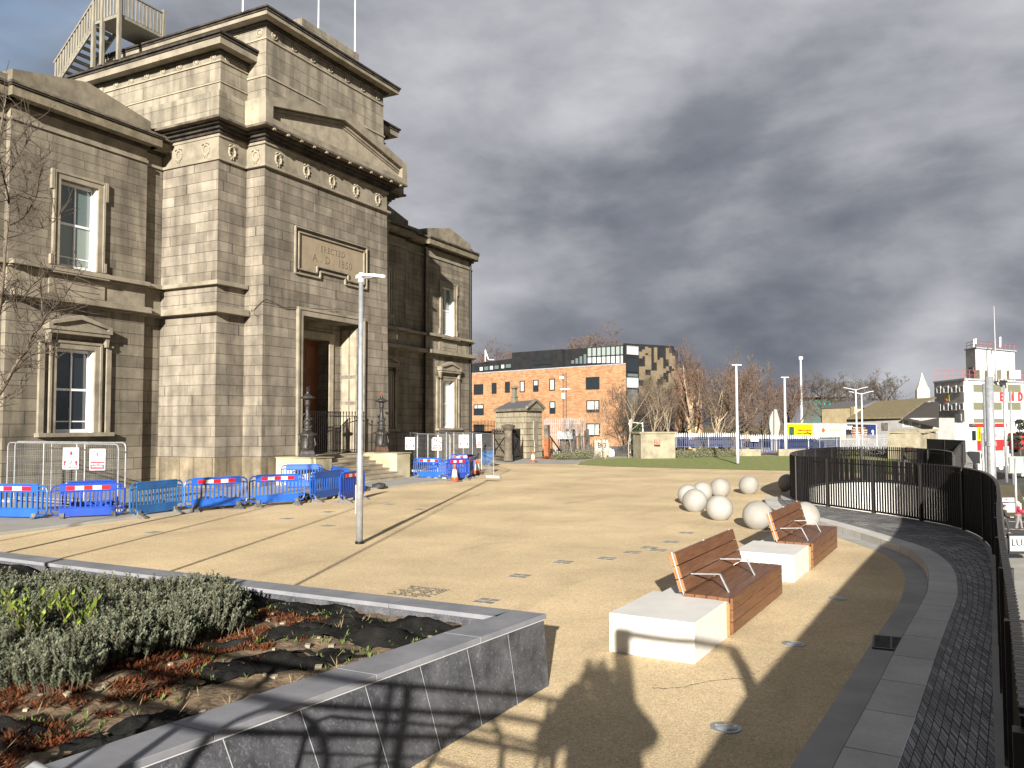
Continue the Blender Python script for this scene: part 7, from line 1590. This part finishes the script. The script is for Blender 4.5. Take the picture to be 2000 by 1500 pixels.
G0, G1 = at(1570, 850, d=230), at(1642, 850, d=226); t = thing('green_glass_block', 'distant block with green glazing and a thin flat roof behind the trees', 'building', (G0.x, G0.y, -1), world=True); m_ = MB(); wall_box(m_, G0, G1, -2, at(1600, 777, d=228).z, 12); part(m_, 'wall', mat('dark_green_wall', (.03, .07, .06), rough=.6), t); fG = on_seg(G0, G1, 0)
m_ = MB(); wall_box(m_, G0-e*3, G1+e*2, at(1600, 776, d=228).z, at(1600, 774.5, d=228).z, 14, 2); part(m_, 'flat_roof', SOOT, t)
for k in range(6): facewin(t, fG, (1580+k*9, 780, 1588+k*9, 793), DARKC, mat('green_pane', (.05, .20, .16), rough=.2), fr=.15)
for i, (x0, x1, yt, yr, d, mc, lb) in enumerate(((1335, 1368, 838, 826, 120, (.55, .33, .17), 'low house with an orange gable seen between the tree trunks'), (1300, 1336, 840, 828, 130, (.3, .27, .24), 'low grey roofed house behind the rendered pier'))):
    a, b = at(x0, 860, d=d), at(x1, 860, d=d); t = thing('low_house', lb, 'house', (a.x, a.y, -1), world=True); zE = at(x0, yt, d=d).z; zR = at(x0, yr, d=d).z; m_ = MB(); wall_box(m_, a, b, -2, zE, 7); mid = (a+b)/2
    m_.prism([(a.x, a.y, zE), (b.x, b.y, zE), (mid.x, mid.y, zR)], (0, 0, 0), tuple(f0*7)); part(m_, 'wall', mat('low_house%d' % i, mc, rough=.9), t)
    rf = MB(); rf.prism([(a.x-.3, a.y, zE-.1), (mid.x, mid.y, zR+.05), (mid.x, mid.y, zR+.25), (a.x-.3, a.y, zE+.1)], tuple(-f0*.3), tuple(f0*7.2)); rf.prism([(b.x+.3, b.y, zE-.1), (mid.x, mid.y, zR+.05), (mid.x, mid.y, zR+.25), (b.x+.3, b.y, zE+.1)], tuple(-f0*.3), tuple(f0*7.2)); part(rf, 'roof', SLATE, t)
for i, (x0, x1, yt, d) in enumerate(((1318, 1345, 843, 105), (1400, 1530, 842, 112))):
    m_ = MB(); wall_box(m_, at(x0, 870, d=d), at(x1, 870, d=d), -2, at(x0, yt, d=d).z, 1); o = m_.build('dark_fence', SOOT); tag(o, ['dark board fence behind the left navy palisade', 'long dark board fence behind the bare trees'][i], 'fence')
# ------------------------------------------------------------------ white corner building with red letters
WB = mat('white_render', (.60, .585, .54), (.70, .685, .64), .5, .8); WBG = mat('grey_white_render', (.42, .40, .37), (.52, .50, .46), .6, .85); OLV = glass('olive_glass', (.16, .16, .095), .2)
W0, W1, W2 = at(1829, 850, d=121), at(1887, 850, d=112), at(2120, 850, d=132)
t = WBT = thing('white_corner_building', 'white three-storey commercial building with a roof tower and big red letters', 'building', (W1.x, W1.y, -1), world=True); zT = at(1887, 742, d=112).z
def plan(mb, P4, z0, z1): return mb.add([(p.x, p.y, z0) for p in P4]+[(p.x, p.y, z1) for p in P4], [(3, 2, 1, 0), (4, 5, 6, 7), (0, 1, 5, 4), (1, 2, 6, 5), (2, 3, 7, 6), (3, 0, 4, 7)])
W3 = W2+(W0-W1); part(plan(MB(), [W1, W2, W3, W0], -3, zT), 'front_wall', WB, t)
d_a = (W0-W1).normalized(); part(plan(MB(), [W1-Vector((.12, .05, 0)), W1+Vector((.4, .3, 0)), W0+Vector((.4, .3, 0)), W0-Vector((.12, .05, 0))], -3, zT-.01), 'side_wall', WBG, t)
m_ = MB(); ex = (W2-W1).normalized()*.3; ey = (W0-W1).normalized()*.3; plan(m_, [W1-ex-ey, W2-ey, W3+ey, W0-ex+ey], zT, zT+.25); part(m_, 'roof_edge', LEAD, t)
f1 = on_seg(W0, W1, 0); f2 = on_seg(W1, W2, 0)
for (y0, y1, sl) in ((755, 769, -2.2), (789, 803, -2.0), (824, 838, 0)):
    for k, (xa, xb) in enumerate(((1833, 1841), (1846.5, 1856), (1862, 1871.5), (1877.5, 1886))):
        if y0 > 800 and k == 0: continue
        o_ = sl*k/3; facewin(t, f1, (xa, y0+o_, xb, y1+o_), WB, GLASSD, fr=.14, out=.24)
for (y0, y1) in ((750, 766.5), (785, 801.5)):
    for (xa, xb) in ((1899, 1923), (1938, 1957), (1966, 1994), (2005, 2030)): facewin(t, f2, (xa, y0, xb, y1), WB, OLV, fr=.06)
facewin(t, f2, (1900, 817, 1960, 827), WB, OLV, fr=.06)
d2n = (W2-W1); d2n.z = 0; d2n.normalize(); n2 = Vector((d2n.y, -d2n.x, 0)); n2 = n2 if n2.dot(CP-W1) > 0 else -n2
RL = mat('red_letters', (.80, .05, .05), rough=.5)
for ch_, xx in (('H', 1934.5), ('E', 1954.5), ('N', 1974), ('D', 1991.5), ('R', 2010), ('O', 2028), ('N', 2046), ('S', 2064)): letters(ch_, 1.75, f2(xx, 775.5)+n2*.12, d2n, (0, 0, 1), RL, t, name='letter', extr=.06, bold=.06)
s_ = f1(1868, 817); d1n = (W1-W0); d1n.z = 0; d1n.normalize(); n1 = Vector((d1n.y, -d1n.x, 0)); n1 = n1 if n1.dot(CP-W1) > 0 else -n1
part(MB().obox(f1(1875, 815)+n1*.24, d1n, (0, 0, 1), n1, .9, .5, .04), 'notice', LEAD, t)
for k_, (tx_, yy) in enumerate((('TO LET OFFICE', .22), ('4 FLOORS', -.08), ('CONTACT AGENT', -.34))): letters(tx_, .19, f1(1875, 815)+n1*.246+Vector((0, 0, yy)), d1n, (0, 0, 1), INK, t, extr=.01, bold=.005)
part(MB().obox(f1(1853.5, 777)+n1*.24, d1n, (0, 0, 1), n1, .62, .48, .04), 'yellow_green_notice', mat('notice_yg', (.45, .42, .05), (.12, .16, .03), 2.5, .6), t); part(MB().obox(f1(1851.5, 781)+n1*.29, d1n, (0, 0, 1), n1, .35, .16, .02), 'orange_patch', MATS['poster_orange'], t)
letters('SALE', .36, f1(1851.5, 781)+n1*.33, d1n, (0, 0, 1), SIGNR, t, extr=.01)
T0_, T1_, T2_ = at(1889, 740, d=119), at(1908, 740, d=116), at(1983, 740, d=122); zt2 = at(1908, 680, d=116).z
T3_ = T2_+(T0_-T1_); part(plan(MB(), [T1_, T2_, T3_, T0_], zT, zt2), 'roof_tower', WB, t); part(plan(MB(), [T1_-Vector((.1, .04, 0)), T1_+Vector((.3, .3, 0)), T0_+Vector((.3, .3, 0)), T0_-Vector((.1, .04, 0))], zT, zt2-.05), 'roof_tower_side', WBG, t); ex2 = (T2_-T1_).normalized()*.3; ey2 = (T0_-T1_).normalized()*.4; part(plan(MB(), [T1_-ex2-ey2, T2_+ex2-ey2, T3_+ex2+ey2, T0_-ex2+ey2], zt2, zt2+.15), 'tower_roof', LEAD, t)
fT = on_seg(T0_, T1_, 0); facewin(t, fT, (1896, 718, 1905, 731), SOOT, GLASSD, fr=.15, out=.24)
rr_ = MB(); RR = mat('red_rail', (.25, .06, .05), rough=.6)
for (pa, pb, z0_, hh) in ((T0_, T1_, zt2+.15, .9), (T1_, T2_, zt2+.15, .9), (W0, T0_, zT+.25, 1.6), (W1, W2, zT+.25, 1.2)):
    L_ = (pb-pa).length; k_ = max(2, int(L_/1.3))
    for i in range(k_+1): q = pa.lerp(pb, i/k_); rr_.bar((q.x, q.y, z0_), (q.x, q.y, z0_+hh), .06)
    for v in (.5, 1): rr_.bar((pa.x, pa.y, z0_+hh*v), (pb.x, pb.y, z0_+hh*v), .06)
part(rr_, 'roof_railing', RR, t)
q = at(1945.5, 745, d=115); part(MB().tube([(q.x, q.y, zT), (q.x, q.y, at(1943, 597, d=115).z)], [.14, .06], 8), 'roof_mast', GALV, t)
for (px, yt, yb, r_) in ((1953.5, 658, 678, .12), (1902, 662, 678, .06), (1906, 661, 672, .08)): q = at(px, yb, d=116); part(MB().tube([q, at(px, yt, d=116)], r_, 8), 'aerial', WHITEP, t)
bx2 = MB()
for (xa, xb, ya, yb) in ((1914, 1923, 722, 737), (1930, 1942, 723, 738), (1956, 1966, 722, 738), (1972, 1994, 723, 738)):
    a, b = at(xa, yb, d=114.5), at(xb, yb, d=114.5); wall_box(bx2, a, b, zT+.25, at(xa, ya, d=114.5).z, 1.2)
part(bx2, 'roof_units', mat('cream_unit', (.62, .56, .42), (.5, .44, .33), 1, .8), t)
# kiosk shop with red fascia
K0, K1 = at(1893, 880, d=103), at(1974, 880, d=108); t = thing('red_fascia_shop', 'low white shop with a red fascia, yellow sign strip and red base', 'shop', (K0.x, K0.y, -1), world=True); fK = on_seg(K0, K1, 0); zk = fK(1930, 826).z; zg = fK(1930, 882).z
m_ = MB(); wall_box(m_, K0, K1, zg-2, zk, 6); part(m_, 'wall', WB, t)
def patch(x0, y0, x1, y1, m2, nm, out=.08, th=.05):
    p0 = fK(x0, y1); p1 = fK(x1, y0); d = Vector((p1.x-p0.x, p1.y-p0.y, 0)); w_ = d.length; d.normalize(); nn = Vector((d.y, -d.x, 0)); nn = nn if nn.dot(CP-p0) > 0 else -nn
    part(MB().obox(Vector(((p0.x+p1.x)/2, (p0.y+p1.y)/2, (p0.z+p1.z)/2))+nn*out, d, (0, 0, 1), nn, w_/2, (p1.z-p0.z)/2, th), nm, m2, t)
RF = mat('shop_red', (.62, .03, .03), rough=.5); patch(1900, 827, 1974, 833, RF, 'fascia', .2, .15); patch(1892, 827, 1901, 833, SOOT, 'fascia_end', .2, .15); patch(1908.5, 834, 1914, 861, MATS['poster_yellow'], 'yellow_strip'); patch(1908.5, 861, 1914, 880, RF, 'red_strip'); patch(1916, 836, 1926, 841, mat('pale_blue', (.45, .55, .62)), 'blue_notice')
patch(1940, 858, 1972, 880, RF, 'red_base'); patch(1942, 841, 1962, 856, mat('shop_window', (.30, .26, .20), (.75, .7, .6), 1.5, .3, lo=.45, hi=.55), 'window'); patch(1898, 841, 1904, 860, GLASSD, 'door'); patch(1924, 841, 1936, 846, RF, 'red_notice')
for k, ch_ in enumerate('SHOP'): letters(ch_, .5, fK(1911.2, 839+k*5.6)-f0*.3, d2n, (0, 0, 1), SIGNR, t, extr=.01)
# white sign hoarding and the red flat objects at the right edge
p0, p1 = at(1975, 860, d=88), at(2030, 860, d=90); t = thing('white_hoarding', 'white hoarding with thin dark capitals at the right edge of the photo', 'hoarding', (p0.x, p0.y, -1), world=True); fO = on_seg(p0, p1, 0); m_ = MB(); wall_box(m_, p0, p1, -3, fO(1990, 817).z, .4); part(m_, 'board', WB, t)
do = (p1-p0).normalized(); no = Vector((do.y, -do.x, 0)); no = no if no.dot(CP-p0) > 0 else -no; letters('M&KT', .95, fO(1995, 828)+no*.1, do, (0, 0, 1), INK, t, extr=.01); letters('CO', .7, fO(1992, 836)+no*.1, do, (0, 0, 1), INK, t, extr=.01)
p = at(1996, 884, d=84); t = thing('red_van', 'red van mostly cut off by the right edge of the photo', 'van', (p.x+1.2, p.y, p.z), R(35)); part(MB().box(-2.4, 2.4, -.95, .95, .35, 2.0), 'body', RF, t, bevel=.15); part(MB().box(-2.42, -1.5, -.9, .9, 1.15, 1.75), 'windscreen', GLASSD, t)
for sx in (-1.6, 1.6): part(MB().tube([(sx, -1.0, .35), (sx, -.8, .35)], .35, 14), 'wheel', INK, t); part(MB().tube([(sx, 1.0, .35), (sx, .8, .35)], .35, 14), 'wheel', INK, t)
c = at(1992, 850, d=82); t = thing('dark_conifer', 'small dark conifer in front of the white hoarding', 'tree', (c.x, c.y, -1.5), world=True); m_ = MB()
for k in range(5): l = leafblob((c.x+random.uniform(-.2, .2), c.y, c.z-1.0+k*.6), .9-k*.12, .8-k*.12, .22, 170, .07, k+9); m_.add(l.v, l.f)
part(m_, 'foliage', mat('conifer', (.012, .02, .012), (.03, .035, .02), 5, .9), t, fixn=False); part(MB().tube([(c.x, c.y, -1.5), (c.x, c.y, c.z+1.6)], .07, 6), 'trunk', SOOT, t)
# ------------------------------------------------------------------ steel poles, signals and small things by the street
def simple_pole(px0, yt, px1, yb, d, r, label, m_=None, band=None, group=None, base_z=None):
    a = at(px1, yb, d=d); b = at(px1, yt, d=d); z0_ = a.z-1.5; t = thing('steel_pole', label, 'pole', (a.x, a.y, z0_), group=group); part(MB().lathe([(r*1.1, 0), (r*1.05, (b.z-z0_)*.5), (r, b.z-z0_)], 16), 'pole', m_ or GALV, t, smooth=True)
    if band: zb = at(px1, band, d=d).z-z0_; part(MB().lathe([(r*1.35, zb-.1), (r*1.35, zb+.1)], 16), 'collar', GALV, t)
    return t
simple_pole(1929, 748, 1931.5, 1010, 38, .115, 'thinner of the two thick steel poles behind the railing bend')
simple_pole(1934, 735, 1940, 1015, 36, .165, 'thickest steel pole behind the railing bend, with a collar', band=867)
simple_pole(1921, 845, 1921.5, 940, 44, .07, 'thin white pole left of the thick pair'); simple_pole(1962, 752, 1965, 902, 60, .09, 'thin white pole right of the thick pair with a camera arm'); simple_pole(1975, 762, 1978, 910, 66, .075, 'thin pole in front of the white hoarding'); simple_pole(1983, 895, 1985, 985, 52, .07, 'slim pole above the woman in the crimson coat')
p = at(1912, 925, d=46); t = thing('traffic_signal', 'pale backed traffic signal head seen from behind the railing', 'traffic light', (p.x, p.y, p.z-3), world=True); part(MB().obox(at(1914, 920, d=46), cr, (0, 0, 1), cf, .17, .42, .12), 'backing', PAL, t, bevel=.03); m_ = MB()
for k in range(3): m_.obox(at(1905, 911+k*7, d=46), cr, (0, 0, 1), cf, .07, .07, .1)
part(m_, 'hood', INK, t); part(MB().tube([at(1922, 905, d=46), at(1924, 960, d=46)], .05, 8), 'pole', GALV, t); part(MB().obox(at(1921, 893, d=46), cr, (0, 0, 1), cf, .14, .22, .03), 'white_plate', WHITEP, t); q = at(1921, 890, d=45.9); rg = MB(); rg.tube([q+cr*.11*math.cos(i*.4)+UP*.11*math.sin(i*.4) for i in range(17)], .025, 5); part(rg, 'red_ring', SIGNR, t)
c = at(1955, 914, d=44); t = thing('globe_lamp', 'white globe lamp on a short bent arm beside the thick poles', 'lamp', (c.x, c.y, c.z-1), world=True); bm = bmesh.new(); bmesh.ops.create_uvsphere(bm, u_segments=20, v_segments=12, radius=.11); m_ = MB(); m_.v = [v.co.copy()+c for v in bm.verts]; bm.verts.index_update(); m_.f = [tuple(v.index for v in f.verts) for f in bm.faces]; bm.free(); part(m_, 'globe', WHITEP, t, smooth=True); part(MB().tube([at(1946, 908, d=44), at(1951, 908, d=44), at(1954, 911, d=44)], .03, 6), 'arm', WHITEP, t)
p = at(1985, 908, d=60); t = thing('roadside_cabinet', 'pale grey-green roadside cabinet at the right edge', 'cabinet', (p.x, p.y, p.z-.6)); part(MB().box(-.45, .45, -.25, .25, 0, 1.15), 'body', mat('cabinet_green', (.30, .34, .28), rough=.6), t, bevel=.03); part(MB().box(-.5, .5, -.3, .3, 1.15, 1.22), 'lid', MATS['cabinet_green'], t)
for i, (px, py, d, hh) in enumerate(((1969, 893, 70, .9), (1981, 925, 58, 1.0), (1997, 930, 60, 1.0), (1962, 893, 72, .9), (1973, 910, 64, .9))):
    q = at(px, py, d=d); o = MB().lathe([(.07, 0), (.07, hh), (.02, hh+.05)], 10).build('street_bollard', WHITEP); o.location = q; tag(o, ['white street bollard near the red van', 'white street bollard above the crimson coat', 'nearest white street bollard at the right edge', 'farthest white street bollard beside the thick poles', 'white street bollard on the verge'][i], 'bollard', 'white bollards along the street')
p = at(1986, 1062, d=14); X14 = at(1968, 1048, d=14); t = thing('stop_sign_board', 'white sign board in a black frame with letters, cut off by the right edge', 'sign', (X14.x, X14.y, -2), world=True)
c = at(2004, 1062, d=14); part(MB().obox(c, cr, (0, 0, 1), cf, .315, .165, .03), 'frame', INK, t); part(MB().obox(c+UP*.01-cf*.032, cr, (0, 0, 1), cf, .295, .125, .006), 'panel', WHITEP, t); letters('LUAS', .17, at(1991, 1060, d=13.94)+cr*.06, cr, (0, 0, 1), INK, t, extr=.002)
part(MB().tube([at(2030, 1062, d=14.1), at(2030, 1062, d=14.1)-UP*5], .05, 8), 'post', BLACKP, t)
tr_ = MB(); o0 = len(tr_.v); pl_ = [(1.35, 8.5), (1.48, 13), (1.55, 17.0), (1.70, 20.5), (2.1, 21.8), (2.8, 21.0), (4.2, 17.5), (5.5, 12), (6, 6)]
tr_.prism([(x, y, -1.0) for (x, y) in pl_], (0, 0, 0), (0, 0, -6)); tag(tr_.build('concrete_terrace', mat('smooth_concrete', (.42, .40, .36), (.49, .47, .42), 1.2, .8)), 'smooth pale concrete terrace with a rounded end below the railing at the right', 'terrace')
# footpath and verge beside the street, road markings
fp = MB(); 
def strip(mb, x0, x1, y0, y1, dz, n=14):
    for i in range(n):
        a, b = y0+(y1-y0)*i/n, y0+(y1-y0)*(i+1)/n; xa0, xb0 = (x0(a), x0(b)) if callable(x0) else (x0, x0); xa1, xb1 = (x1(a), x1(b)) if callable(x1) else (x1, x1)
        mb.add([(xa0, a, hs(xa0, a)+dz), (xa1, a, hs(xa1, a)+dz), (xb1, b, hs(xb1, b)+dz), (xb0, b, hs(xb0, b)+dz)], [(0, 1, 2, 3)])
strip(fp, 1.5, 30, 38, 63, .06); struct(fp, 'street_footpath', mat('sandy_paving', (.36, .29, .20), (.44, .36, .25), .8, .9))
vg = MB(); strip(vg, lambda y: 3.2+(y-72)*.02, lambda y: 6.5+(y-72)*.05, 74, 99, .10); struct(vg, 'street_verge', mat('dull_verge', (.08, .075, .03), (.16, .12, .06), 1.0, .95, bump=.4))
rmk = MB()
for y in (64.5, 68, 72): strip(rmk, 3.0, 20, y, y+.22, .03, 1)
strip(rmk, 7.2, 7.4, 74, 98, .03, 4); struct(rmk, 'road_markings', WHITEP)
sm3 = MB(); q = at(1962, 985, d=56)
t = thing('ticket_shelter', 'grey roofed ticket shelter with red and white letters beside the railing end', 'shelter', (q.x, q.y, q.z-1), world=True); part(MB().obox(at(1958, 990, d=55), e, f0, (0, 0, 1), .9, .6, .30), 'body', PAL, t); part(MB().obox(at(1958, 976, d=54.3), e, f0, (0, 0, 1), .75, .04, .12), 'white_band', WHITEP, t); letters('STOP', .26, at(1960, 976, d=54.2), e, (0, 0, 1), SIGNR, t, extr=.005)
